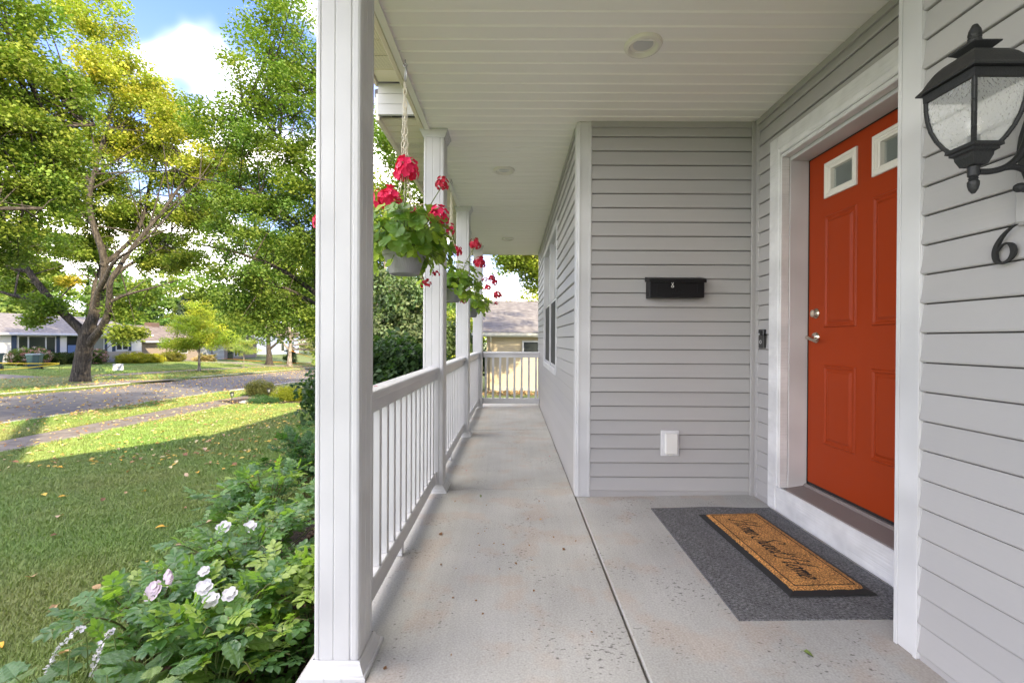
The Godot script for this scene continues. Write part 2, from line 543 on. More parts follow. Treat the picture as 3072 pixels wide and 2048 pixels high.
func rug_tex() -> ImageTexture:
	var s := 512
	var a := noise_bytes(s, s, 0.13, 63, 2, 4, 1)
	var b := noise_bytes(s, s, 0.13, 64, 2, 1, 3)
	var d := noise_bytes(s, s, 0.01, 65, 3)
	var out := PackedByteArray()
	out.resize(s * s * 3)
	for i in s * s:
		var g := 0.375 + (a[i] - 128) * 0.0012 + (b[i] - 128) * 0.0009 + (d[i] - 128) * 0.0003
		out[i * 3] = clampi(int(255 * g), 0, 255)
		out[i * 3 + 1] = clampi(int(255 * g * 1.0), 0, 255)
		out[i * 3 + 2] = clampi(int(255 * g * 1.01), 0, 255)
	return ImageTexture.create_from_image(Image.create_from_data(s, s, false, Image.FORMAT_RGB8, out))

# pen strokes of the lettering on the mat: x forward, y up from the base line
const SCRIPT := {
	"H": [0.92, [[-0.30, 0.62], [-0.24, 0.82], [-0.06, 0.93], [0.12, 0.96], [0.08, 0.6], [0.03, 0.2], [-0.06, 0.0], [-0.18, 0.04]], [[0.74, 1.0], [0.64, 0.94], [0.58, 0.6], [0.54, 0.2], [0.58, 0.0], [0.72, 0.10]], [[0.0, 0.46], [0.28, 0.52], [0.6, 0.5]]],
	"o": [0.50, [[0.20, 0.42], [0.05, 0.35], [0.0, 0.18], [0.06, 0.02], [0.2, 0.0], [0.32, 0.12], [0.33, 0.30], [0.22, 0.42], [0.24, 0.35], [0.34, 0.34], [0.44, 0.38]]],
	"m": [0.64, [[0.0, 0.35], [0.06, 0.42], [0.08, 0.30], [0.06, 0.0]], [[0.07, 0.2], [0.18, 0.40], [0.26, 0.38], [0.25, 0.15], [0.24, 0.0]], [[0.25, 0.2], [0.36, 0.40], [0.44, 0.38], [0.43, 0.12], [0.48, 0.0], [0.58, 0.06]]],
	"e": [0.40, [[0.02, 0.18], [0.18, 0.22], [0.26, 0.34], [0.18, 0.43], [0.06, 0.34], [0.02, 0.16], [0.08, 0.02], [0.2, 0.0], [0.36, 0.12]]],
	"S": [0.56, [[0.56, 0.78], [0.46, 1.0], [0.24, 0.97], [0.14, 0.78], [0.26, 0.60], [0.40, 0.42], [0.40, 0.18], [0.22, 0.0], [0.0, 0.02], [-0.16, 0.18], [-0.08, 0.3]]],
	"w": [0.58, [[0.0, 0.36], [0.06, 0.42], [0.07, 0.15], [0.12, 0.0], [0.22, 0.06], [0.28, 0.40]], [[0.27, 0.36], [0.28, 0.10], [0.36, 0.0], [0.46, 0.10], [0.50, 0.40], [0.60, 0.34]]],
	"t": [0.34, [[0.16, 0.80], [0.11, 0.40], [0.08, 0.12], [0.14, 0.0], [0.28, 0.08]], [[-0.02, 0.50], [0.14, 0.52], [0.34, 0.56]]],
	" ": [0.42]}

func coir_tex() -> ImageTexture:
	var w := 1024
	var h := 420
	var a := noise_bytes(1024, 1024, 0.11, 72, 3, 2, 1)
	var b := noise_bytes(1024, 1024, 0.11, 73, 3, 1, 2)
	var d := noise_bytes(1024, 1024, 0.008, 74, 3)
	var im := Image.create(w, h, false, Image.FORMAT_RGB8)
	for y in h:
		for x in w:
			var i := y * 1024 + x
			var g := 1.0 + (a[i] - 128) * 0.0034 + (b[i] - 128) * 0.0034 + (d[i] - 128) * 0.0012
			im.set_pixel(x, y, Color(0.70 * g, 0.50 * g, 0.27 * g))
	var ink := Color(0.05, 0.04, 0.035)
	# line border with a rough edge
	for x in range(34, w - 34):
		for y0 in [34, h - 42]:
			im.fill_rect(Rect2i(x, y0 + int(rf(-1, 2)), 1, 7), ink)
	for y in range(34, h - 34):
		for x0 in [34, w - 42]:
			im.fill_rect(Rect2i(x0 + int(rf(-1, 2)), y, 7, 1), ink)
	var total := 0.0
	for ch in "Home Sweet Home":
		total += SCRIPT[ch][0]
	var scale := 790.0 / total
	var hgt := 170.0
	var pen := 128.0
	for ch in "Home Sweet Home":
		var g: Array = SCRIPT[ch]
		for k in range(1, g.size()):
			var pts := []
			for p in g[k]:
				pts.append(Vector3(pen + p[0] * scale * 1.12 + p[1] * 0.30 * hgt, 285.0 - p[1] * hgt, 0))
			var line := spline(pts, 24)
			for i in line.size() - 1:
				var dd := (line[i + 1] - line[i]).normalized()
				var th := 4.4 + 6.5 * absf(dd.dot(Vector3(0.45, 0.89, 0)))
				if absf(dd.y) < 0.5:
					th *= 0.8
				var q := line[i] + Vector3(rf(-0.7, 0.7), rf(-0.7, 0.7), 0)
				im.fill_rect(Rect2i(int(q.x - th * 0.5), int(q.y - th * 0.5), int(ceil(th)), int(ceil(th))), ink)
		pen += g[0] * scale
	return ImageTexture.create_from_image(im)

func sky_tex() -> ImageTexture:
	var w := 1024
	var h := 512
	var f := FastNoiseLite.new()
	f.seed = 23
	f.noise_type = FastNoiseLite.TYPE_SIMPLEX_SMOOTH
	f.frequency = 0.42
	f.fractal_octaves = 6
	f.fractal_gain = 0.52
	var im := Image.create(w, h, false, Image.FORMAT_RGBF)
	var top := Color(0.012, 0.036, 0.19)
	var low := Color(0.20, 0.26, 0.36)
	for y in h:
		var el := PI * (0.5 - (y + 0.5) / h)
		for x in w:
			if el <= 0.0:
				im.set_pixel(x, y, Color(0.30, 0.30, 0.26))
				continue
			var az := TAU * ((x + 0.5) / w - 0.5)
			var dy := sin(el)
			var dx := sin(az) * cos(el)
			var dz := -cos(az) * cos(el)
			var t := pow(1.0 - dy, 2.6)
			var c := top.lerp(low, t)
			var k := 1.0 / (dy + 0.22)
			var nv := f.get_noise_3d(dx * k * 2.0 + 3.7, dz * k * 2.0 - 1.3, dy * 1.5)
			var cloud := smoothstep(-0.06, 0.30, nv)
			var body := 0.85 + 0.40 * smoothstep(0.05, 0.5, nv)
			c = c.lerp(Color(1.08, 1.0, 0.90) * body, cloud * 0.96)
			c = c.lerp(Color(0.82, 0.80, 0.78), smoothstep(0.20, 0.0, dy) * 0.7)
			im.set_pixel(x, y, c)
	return ImageTexture.create_from_image(im)

# ------------------------------------------------------------------ the scene
func _ready() -> void:
	rng.seed = 7
	var cam := Camera3D.new()
	cam.name = "camera"
	cam.fov = 73.75
	cam.near = 0.05
	cam.far = 900.0
	cam.position = Vector3(0, EYE, 0)
	cam.rotation_degrees = Vector3(-0.247, 0.137, 0.3)
	add_child(cam)
	cam.current = true

	var env := Environment.new()
	env.background_mode = Environment.BG_SKY
	var sky := Sky.new()
	var pan := PanoramaSkyMaterial.new()
	pan.panorama = sky_tex()
	sky.sky_material = pan
	env.sky = sky
	env.background_energy_multiplier = 1.6
	env.tonemap_mode = Environment.TONE_MAPPER_LINEAR
	env.tonemap_exposure = 5.9
	env.sdfgi_enabled = true
	env.ssao_enabled = true
	env.ssil_enabled = true
	var we := WorldEnvironment.new()
	we.name = "environment"
	we.environment = env
	add_child(we)

	var sun := DirectionalLight3D.new()
	sun.name = "sun"
	sun.light_energy = 0.8
	sun.light_color = Color(1.0, 0.93, 0.80)
	sun.light_angular_distance = 0.5
	sun.shadow_enabled = true
	add_child(sun)
	sun.look_at_from_position(Vector3(1.31, 1.0, 1.42) * 10.0, Vector3.ZERO)

	make_materials()
	make_ground()
	make_porch_floor()
	make_house()
	make_posts_and_rails()
	make_ceiling_lights()
	make_far_houses()
	make_trees()
	make_shrubs()
	make_street_things()
	make_wall_things()
	make_mats()
	make_baskets()
	make_bed()
	make_grass()
	make_litter()

# ------------------------------------------------------------------ ground
func row_zs() -> Array:
	var zs := [300.0, 60.0, 20.0, 8.0]
	var z := 6.0
	while z > -62.0:
		zs.append(z)
		z -= 1.0 if z > -30 else 2.0
	zs.append_array([-64.0, -90.0, -150.0, -400.0])
	return zs

func make_ground() -> void:
	var zs := row_zs()
	var cols := []
	for z in zs:
		var sn := curve_at(STREET_NEAR, z)
		var sf := curve_at(STREET_FAR, z)
		var xs := [400.0, 60.0, 12.0, 3.0, -0.6, -1.5, -3.0, -5.0, -6.5, curve_at(WALK_NEAR, z), curve_at(WALK_FAR, z), (curve_at(WALK_FAR, z) + sn) * 0.5, sn, sn - 0.02, (sn + sf) * 0.5, sf + 0.02, sf, sf - 1.5, -28.0, -32.0, -36.0, -40.0, -60.0, -400.0]
		var row := PackedVector3Array()
		for i in xs.size():
			var x: float = xs[i]
			var y := ground_y(x, z)
			if i >= 13 and i <= 15:
				y -= 0.11
			row.append(Vector3(x, y, z))
		cols.append(row)
	var b := MB.new()
	for r in zs.size() - 1:
		for i in cols[r].size() - 1:
			b.quad(cols[r][i + 1], cols[r][i], cols[r + 1][i], cols[r + 1][i + 1])
	struct("lawn", b, M.ground)
	# street, sidewalk
	var st := MB.new()
	var sw := MB.new()
	var z0 := 8.0
	while z0 > -70.0:
		var z1 := z0 - 1.0
		var a := []
		for z in [z0, z1]:
			var sn := curve_at(STREET_NEAR, z) - 0.02
			var sf := curve_at(STREET_FAR, z) + 0.02
			for t in [0.0, 0.25, 0.5, 0.75, 1.0]:
				var x := lerpf(sn, sf, t)
				a.append(Vector3(x, ground_y(x, z) - 0.104 + 0.05 * (1.0 - absf(t - 0.5) * 2.0) , z))
		for k in 4:
			st.quad(a[k + 1], a[k], a[5 + k], a[6 + k])
		z0 = z1
	struct("street", st, M.asphalt)
	var wn := 0
	z0 = 7.0
	var walk := Node3D.new()
	walk.name = "sidewalk"
	add_child(walk)
	walk.set_meta("kind", "structure")
	while z0 > -66.0:
		var z1 := z0 - 1.5 + 0.012
		var mbw := MB.new()
		var p := [Vector3(curve_at(WALK_FAR, z0), 0, z0), Vector3(curve_at(WALK_NEAR, z0), 0, z0), Vector3(curve_at(WALK_NEAR, z1), 0, z1), Vector3(curve_at(WALK_FAR, z1), 0, z1)]
		for k in 4:
			p[k].y = ground_y(p[k].x, p[k].z) + 0.012
		mbw.quad(p[0], p[1], p[2], p[3])
		for k in 4:
			var k2 := (k + 1) % 4
			mbw.quad(p[k] - Vector3(0, 0.03, 0), p[k2] - Vector3(0, 0.03, 0), p[k2], p[k])
		build("paving_slab", mbw, M.walk, walk)
		wn += 1
		z0 -= 1.5
	# kerbs, one stone per length
	for side in 2:
		var kn := Node3D.new()
		kn.name = numbered("kerb")
		add_child(kn)
		kn.set_meta("kind", "structure")
		var curve: Array = STREET_FAR if side == 0 else STREET_NEAR
		z0 = 6.0
		while z0 > -66.0:
			var z1 := z0 - 2.98
			# the driveway opening across the street
			if not (side == 0 and z0 < -23.0 and z0 > -28.0):
				var x0 := curve_at(curve, z0)
				var x1 := curve_at(curve, z1)
				var off := -0.09 if side == 0 else 0.09
				var kb := MB.new()
				kb.bar(Vector3(x0 + off, ground_y(x0, z0) - 0.045, z0), Vector3(x1 + off, ground_y(x1, z1) - 0.045, z1), 0.17, 0.15, Vector3.UP, 0.02)
				build("kerb_stone", kb, M.kerb, kn)
			z0 -= 3.0
	# driveway and the path across the street
	var dw := MB.new()
	ground_strip(dw, [[-21.0, -24.2], [-24.0, -23.8], [-28.0, -24.0], [-34.0, -24.6]], 4.6, 0.01)
	struct("driveway", dw, M.asphalt)
	var aw := MB.new()
	ground_strip(aw, [[-20.3, -25.4], [-22.6, -25.0]], 5.4, 0.016)
	struct("driveway_apron", aw, M.walk)
	var p2 := MB.new()
	ground_strip(p2, [[-25.2, 6.0], [-25.5, -20.0], [-27.0, -40.0], [-29.0, -66.0]], 1.2, 0.014, true)
	struct("far_sidewalk", p2, M.walk)
	var d2 := MB.new()
	ground_strip(d2, [[-23.0, -53.0], [-30.0, -54.0], [-39.5, -55.0]], 5.0, 0.018)
	struct("far_driveway", d2, M.walk)

func ground_strip(b: MB, pts: Array, width: float, lift: float, along_z := false) -> void:
	var line := []
	for i in pts.size() - 1:
		for k in 8:
			line.append([lerpf(pts[i][0], pts[i + 1][0], k / 8.0), lerpf(pts[i][1], pts[i + 1][1], k / 8.0)])
	line.append(pts[-1])
	for i in line.size() - 1:
		var q := []
		for e in [i, i + 1]:
			for s in [-0.5, 0.5]:
				var x: float = line[e][0] + (width * s if along_z else 0.0)
				var z: float = line[e][1] + (0.0 if along_z else width * s)
				q.append(Vector3(x, ground_y(x, z) + lift, z))
		b.quad(q[0], q[1], q[3], q[2])
		if along_z:
			pass

func make_porch_floor() -> void:
	var pf := Node3D.new()
	pf.name = "porch_floor"
	add_child(pf)
	pf.set_meta("kind", "structure")
	var base := MB.new()
	base.box(Vector3(-0.70, -0.9, 2.0), Vector3(1.85, -0.075, -8.38))
	build("foundation", base, M.slab_edge, pf)
	var zs := [2.1, -1.18, -3.46, -5.73, -7.98, -8.4]
	for i in zs.size() - 1:
		slab(pf, -0.725, 0.452, zs[i], zs[i + 1] + 0.006)
	slab(pf, 0.461, 1.86, 2.1, -3.6)

func slab(parent: Node3D, x0: float, x1: float, z0: float, z1: float) -> void:
	var b := MB.new()
	var e := 0.006
	var top := [Vector3(x0 + e, floor_y(x0 + e), z0 - e), Vector3(x1 - e, floor_y(x1 - e), z0 - e), Vector3(x1 - e, floor_y(x1 - e), z1 + e), Vector3(x0 + e, floor_y(x0 + e), z1 + e)]
	var mid := [Vector3(x0, floor_y(x0) - e, z0), Vector3(x1, floor_y(x1) - e, z0), Vector3(x1, floor_y(x1) - e, z1), Vector3(x0, floor_y(x0) - e, z1)]
	b.quad(top[0], top[1], top[2], top[3])
	for k in 4:
		var k2 := (k + 1) % 4
		b.quad(mid[k], mid[k2], top[k2], top[k])
		b.quad(mid[k] - Vector3(0, 0.09, 0), mid[k2] - Vector3(0, 0.09, 0), mid[k2], mid[k])
	build("floor_slab", b, M.concrete, parent)

# ------------------------------------------------------------------ house
# one lap board of siding: o at its lower back corner, dir along the wall, out from the wall
func lap(dir: Vector3, out: Vector3, length: float, h := COURSE) -> ArrayMesh:
	var b := MB.new()
	var prof := PackedVector2Array([Vector2(0, 0.0), Vector2(0.0150, 0.0), Vector2(0.0180, 0.0016), Vector2(0.0197, 0.0050), Vector2(0.0200, 0.0090), Vector2(0.0192, 0.0150), Vector2(0.0085, h - 0.0048), Vector2(0.0015, h - 0.0043), Vector2(0, h - 0.0043)])
	b.extrude(prof, Vector3.ZERO, out, Vector3.UP, dir, length)
	return b.mesh()

func siding(wall: Node3D, o: Vector3, dir: Vector3, out: Vector3, spans: Array, y0: float, y1: float) -> void:
	# spans: function results [from, to] along dir for a course at height y
	var cache := {}
	var y := y0
	while y < y1 - 0.01:
		var h := minf(COURSE, y1 - y)
		for s in spans:
			# s: [from, to, ylow, yhigh]
			if y + h * 0.5 < s[2] or y + h * 0.5 > s[3]:
				continue
			var key := "%.3f_%.3f" % [s[1] - s[0], h]
			if not cache.has(key):
				cache[key] = lap(dir, out, s[1] - s[0], h)
			var jitter := rf(-0.0006, 0.0006)
			put("siding_board", cache[key], M["siding_%d" % (rng.randi() % 3)], wall, o + dir * s[0] + Vector3(0, y, 0) + out * jitter)
		y += COURSE

func make_house() -> void:
	var house := thing("house", "grey lap sided house with white trim, orange door and long covered porch", "house")
	var X := Vector3(1, 0, 0)
	var Z := Vector3(0, 0, 1)
	var base := 0.035
	# wall with the mailbox, facing the viewer
	var b := MB.new()
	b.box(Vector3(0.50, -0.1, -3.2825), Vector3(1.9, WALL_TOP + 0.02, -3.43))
	var w := build("wall", b, M.seam_shade_back, house)
	siding(w, Vector3(0.55, 0, -3.28), X, Z, [[0.0, 1.19, -1.0, 9.0]], base + 0.01, WALL_TOP - 0.03)
	trim_box(w, "starter_strip", Vector3(0.55, floor_y(0.6) - 0.002, -3.28), Vector3(1.74, base + 0.012, -3.266), M.siding_trim)
	trim_box(w, "top_channel", Vector3(0.55, WALL_TOP - 0.040, -3.281), Vector3(1.70, WALL_TOP, -3.256), M.siding_trim)
	# corner boards of that wall
	corner_trim(house, Vector3(0.456, 0, -3.262), 0.104, floor_y(0.5), WALL_TOP, 1.0)
	var ic := MB.new()
	ic.box(Vector3(1.697, floor_y(1.72), -3.26), Vector3(1.742, WALL_TOP, -3.245), 0.003)
	ic.box(Vector3(1.722, floor_y(1.72), -3.244), Vector3(1.742, WALL_TOP, -3.205), 0.003)
	build("inside_corner_trim", ic, M.siding_trim, house)
	# wall with the door
	b = MB.new()
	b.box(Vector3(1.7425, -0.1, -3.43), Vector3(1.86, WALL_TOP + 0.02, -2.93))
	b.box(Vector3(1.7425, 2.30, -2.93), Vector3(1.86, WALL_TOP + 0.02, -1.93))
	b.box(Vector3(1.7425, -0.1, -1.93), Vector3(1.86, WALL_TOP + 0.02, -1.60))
	w = build("wall", b, M.seam_shade_back, house)
	siding(w, Vector3(1.74, 0, -3.222), Z, -X, [[0.0, 0.172, -1.0, 2.44], [0.0, 1.55, 2.44, 9.0], [1.43, 1.55, -1.0, 2.44]], base + 0.02, WALL_TOP - 0.03)
	trim_box(w, "starter_strip", Vector3(1.726, floor_y(1.74) - 0.002, -3.22), Vector3(1.74, base + 0.022, -3.05), M.siding_trim)
	trim_box(w, "top_channel", Vector3(1.716, WALL_TOP - 0.040, -3.24), Vector3(1.741, WALL_TOP - 0.001, -1.68), M.siding_trim)
	# wall beside the viewer
	b = MB.new()
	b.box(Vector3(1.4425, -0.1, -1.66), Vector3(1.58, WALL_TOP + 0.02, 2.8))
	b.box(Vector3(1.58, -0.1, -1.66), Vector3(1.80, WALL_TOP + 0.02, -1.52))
	w = build("wall", b, M.seam_shade_back, house)
	siding(w, Vector3(1.44, 0, -1.60), Z, -X, [[0.0, 2.6, -1.0, 9.0]], base + 0.006, WALL_TOP - 0.03)
	trim_box(w, "top_channel", Vector3(1.416, WALL_TOP - 0.040, -1.60), Vector3(1.441, WALL_TOP - 0.001, 1.0), M.siding_trim)
	trim_box(w, "starter_strip", Vector3(1.428, floor_y(1.44) - 0.002, -1.60), Vector3(1.44, base + 0.008, 1.0), M.siding_trim)
	b = MB.new()
	b.box(Vector3(1.418, floor_y(1.43), -1.684), Vector3(1.445, WALL_TOP - 0.001, -1.588), 0.004)
	b.box(Vector3(1.4145, floor_y(1.43), -1.684), Vector3(1.4175, WALL_TOP - 0.001, -1.668), 0.001)
	b.box(Vector3(1.4145, floor_y(1.43), -1.604), Vector3(1.4175, WALL_TOP - 0.001, -1.588), 0.001)
	b.box(Vector3(1.446, floor_y(1.43), -1.684), Vector3(1.53, WALL_TOP - 0.001, -1.662), 0.004)
	build("corner_trim", b, M.white, house)
	# long wall down the porch, with the window
	b = MB.new()
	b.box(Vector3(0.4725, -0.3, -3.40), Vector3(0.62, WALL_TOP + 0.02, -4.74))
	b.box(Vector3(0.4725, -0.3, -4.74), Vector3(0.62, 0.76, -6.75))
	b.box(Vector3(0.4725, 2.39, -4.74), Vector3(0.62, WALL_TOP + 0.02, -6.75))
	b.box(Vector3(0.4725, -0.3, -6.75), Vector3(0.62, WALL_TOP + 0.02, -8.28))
	w = build("wall", b, M.seam_shade_back, house)
	siding(w, Vector3(0.47, 0, -8.26), Z, -X, [[0.0, 4.89, -1.0, 0.77], [0.0, 1.53, 0.77, 2.40], [3.50, 4.89, 0.77, 2.40], [0.0, 4.89, 2.40, 9.0]], base, WALL_TOP - 0.03)
	trim_box(w, "top_channel", Vector3(0.446, WALL_TOP - 0.040, -8.26), Vector3(0.471, WALL_TOP - 0.001, -3.37), M.siding_trim)
	trim_box(w, "starter_strip", Vector3(0.452, floor_y(0.47) - 0.002, -8.26), Vector3(0.47, base + 0.002, -3.37), M.siding_trim)
	b = MB.new()
	b.box(Vector3(0.456, -0.3, -8.30), Vector3(0.55, WALL_TOP - 0.001, -8.262), 0.003)
	build("corner_trim", b, M.siding_trim, house)
	make_window(house)
	make_door(house)
	# the rest of the body, closing the rooms
	b = MB.new()
	b.box(Vector3(9.0, -1.4, -8.28), Vector3(9.2, WALL_TOP + 0.02, 2.8))
	b.box(Vector3(0.63, -1.4, -8.28), Vector3(9.0, WALL_TOP + 0.02, -8.16))
	b.box(Vector3(1.59, -1.4, 2.65), Vector3(9.0, WALL_TOP + 0.02, 2.8))
	build("wall", b, M.siding_0, house)
	b = MB.new()
	b.box(Vector3(1.97, -0.12, -8.15), Vector3(8.99, 0.12, 2.64))
	b.box(Vector3(0.63, -0.12, -8.15), Vector3(1.969, 0.12, -3.45))
	build("floor", b, M.room_dark, house)
	make_porch_ceiling(house)
	make_roof(house)

func trim_box(parent: Node3D, called: String, a: Vector3, c: Vector3, m: Material) -> void:
	var b := MB.new()
	b.box(a, c, 0.002)
	build(called, b, m, parent)

func corner_trim(house: Node3D, o: Vector3, wdt: float, y0: float, y1: float, _s: float) -> void:
	var b := MB.new()
	b.box(o + Vector3(0.006, y0, -0.020), o + Vector3(wdt, y1 - 0.001, 0.0), 0.005)
	b.box(o + Vector3(0.012, y0, 0.0005), o + Vector3(0.024, y1 - 0.001, 0.003), 0.001)
	b.box(o + Vector3(wdt - 0.022, y0, 0.0005), o + Vector3(wdt - 0.006, y1 - 0.001, 0.003), 0.001)
	b.box(o + Vector3(-0.006, y0, -0.110), o + Vector3(0.016, y1 - 0.001, -0.006), 0.005)
	build("corner_trim", b, M.white, house)

func make_porch_ceiling(house: Node3D) -> void:
	# one plank mesh per width: flat face with a shallow bead along one side
	var c := Node3D.new()
	c.name = "porch_ceiling"
	house.add_child(c)
	var meshes := {}
	var z := -8.36
	while z < 0.4:
		var x1 := 0.47 if z < -3.28 else 1.745
		if not meshes.has(x1):
			var b := MB.new()
			var pr := PackedVector2Array([Vector2(0.0, 0.018), Vector2(0.0, 0.0), Vector2(COURSE - 0.0115, 0.0), Vector2(COURSE - 0.0098, -0.0052), Vector2(COURSE - 0.0085, -0.0058), Vector2(COURSE - 0.0010, 0.0), Vector2(COURSE - 0.0006, 0.003), Vector2(COURSE - 0.0004, 0.018)])
			b.extrude(pr, Vector3.ZERO, Vector3(0, 0, 1), Vector3.UP, Vector3(1, 0, 0), x1 + 0.645)
			meshes[x1] = b.mesh()
		put("ceiling_board", meshes[x1], M.ceiling, c, Vector3(-0.645, WALL_TOP, z))
		z += COURSE
	var b2 := MB.new()
	b2.box(Vector3(-0.66, WALL_TOP + 0.0185, -8.38), Vector3(9.0, WALL_TOP + 0.10, 0.42))
	b2.box(Vector3(-0.66, WALL_TOP, 0.425), Vector3(9.0, WALL_TOP + 0.10, 2.6))
	build("ceiling_deck", b2, M.ceiling, c)
	# channel along the beam, the beam face, and a near-black strip shading the gap
	b2 = MB.new()
	b2.box(Vector3(-0.664, WALL_TOP - 0.013, -8.38), Vector3(-0.652, WALL_TOP + 0.017, 1.0))
	b2.box(Vector3(-0.652, WALL_TOP - 0.013, -8.38), Vector3(-0.626, WALL_TOP - 0.010, 1.0))
	build("edge_channel", b2, M.ceiling, house)
	b2 = MB.new()
	b2.box(Vector3(-0.70, WALL_TOP - 0.004, -8.38), Vector3(-0.674, 2.95, 2.6), 0.003)
	build("beam_face", b2, M.soffit, house)
	b2 = MB.new()
	b2.box(Vector3(-0.673, WALL_TOP + 0.012, -8.38), Vector3(-0.665, 2.9, 2.6))  # near-black filler, its colour stands for the shade in the gap
	build("gap_shade_strip", b2, M.dark_gap, house)
	b2 = MB.new()
	b2.box(Vector3(-0.70, WALL_TOP - 0.004, -8.41), Vector3(0.47, 2.9, -8.385), 0.003)
	build("beam_face", b2, M.soffit, house)

func make_roof(house: Node3D) -> void:
	# eaves beyond the beam: low along the porch, raised under the front gable
	var s := Node3D.new()
	s.name = "soffit"
	house.add_child(s)
	var bm := MB.new()
	var pr := PackedVector2Array([Vector2(0.0, 0.014), Vector2(0.0, 0.006), Vector2(0.004, 0.006), Vector2(0.009, 0.0), Vector2(0.098, 0.0), Vector2(0.098, 0.014)])
	bm.extrude(pr, Vector3.ZERO, Vector3(0, 0, 1), Vector3.UP, Vector3(1, 0, 0), 0.246)
	var pm := bm.mesh()
	var k := 0
	var z := -8.55
	while z < -3.29:
		put("soffit_board", pm, M.soffit_vent if k % 9 in [2, 4] else M.soffit, s, Vector3(-0.946, WALL_TOP, z))
		z += 0.0982
		k += 1
	var b2 := MB.new()
	pr = PackedVector2Array([Vector2(0.0, 0.014), Vector2(0.0, 0.006), Vector2(0.004, 0.006), Vector2(0.009, 0.0), Vector2(0.149, 0.0), Vector2(0.149, 0.014)])
	b2.extrude(pr, Vector3.ZERO, Vector3(0, 0, 1), Vector3.UP, Vector3(1, 0, 0), 0.246)
	pm = b2.mesh()
	z = -3.172
	k = 0
	while z < 0.6:
		put("soffit_board", pm, M.soffit_vent if k % 6 in [1, 2, 3] else M.soffit, s, Vector3(-0.946, 2.912, z))
		z += 0.149
		k += 1
	# end of the gable cornice, three lap boards
	for i in 3:
		b2 = MB.new()
		b2.box(Vector3(-0.953, WALL_TOP + 0.0002 + 0.0735 * i, -3.20), Vector3(-0.702, WALL_TOP + 0.0735 * (i + 1) - 0.002, -3.176 + 0.0015 * (2 - i)), 0.002)
		build("cornice_board", b2, M.white, s)
	# fascias
	b2 = MB.new()
	b2.box(Vector3(-0.975, WALL_TOP - 0.028, -8.58), Vector3(-0.948, WALL_TOP + 0.16, -3.202), 0.003)
	build("fascia", b2, M.soffit, house)
	b2 = MB.new()
	b2.box(Vector3(-0.975, 2.895, -3.20), Vector3(-0.956, 3.05, 3.6), 0.003)
	build("fascia", b2, M.soffit, house)
	# roof slopes
	b2 = MB.new()
	roof_slab(b2, [Vector3(-1.0, 2.86, -3.26), Vector3(-1.0, 2.86, -8.62), Vector3(4.2, 4.55, -8.62), Vector3(4.2, 4.55, -3.26)], 0.05)
	roof_slab(b2, [Vector3(0.8, 3.445, 3.2), Vector3(0.8, 3.445, -3.26), Vector3(4.2, 4.55, -3.26), Vector3(4.2, 4.55, 3.2)], 0.05)
	roof_slab(b2, [Vector3(4.2, 4.55, 3.2), Vector3(4.2, 4.55, -8.62), Vector3(9.5, 2.83, -8.62), Vector3(9.5, 2.83, 3.2)], 0.05)
	build("roof", b2, M.shingle, house)
	b2 = MB.new()
	var zr := 2.5
	roof_slab(b2, [Vector3(-1.0, 2.97, -3.30), Vector3(4.0, 2.97, -3.30), Vector3(4.0, 4.38, zr), Vector3(-1.0, 4.38, zr)], 0.05)
	roof_slab(b2, [Vector3(-1.0, 4.38, zr), Vector3(4.0, 4.38, zr), Vector3(4.0, 3.0, 3.7), Vector3(-1.0, 3.0, 3.7)], 0.05)
	build("gable_roof", b2, M.shingle, house)
	b2 = MB.new()
	b2.extrude(PackedVector2Array([Vector2(-3.2, 2.93), Vector2(3.5, 2.93), Vector2(zr, 4.33)]), Vector3(-0.72, 0, 0), Vector3(0, 0, 1), Vector3.UP, Vector3(1, 0, 0), 0.06)
	build("gable_wall", b2, M.siding_1, house)
	b2 = MB.new()
	for zz in [-8.28, 2.7]:
		b2.extrude(PackedVector2Array([Vector2(-0.6, 2.79), Vector2(9.2, 2.79), Vector2(4.2, 4.48)]), Vector3(0, 0, zz), Vector3(1, 0, 0), Vector3.UP, Vector3(0, 0, 1), 0.06)
	build("gable_wall", b2, M.siding_1, house)

func roof_slab(b: MB, p: Array, th: float) -> void:
	var d := Vector3(0, th, 0)
	b.quad(p[0], p[1], p[2], p[3])
	b.quad(p[0] + d, p[3] + d, p[2] + d, p[1] + d)
	for i in 4:
		var j := (i + 1) % 4
		b.quad(p[i], p[i] + d, p[j] + d, p[j])

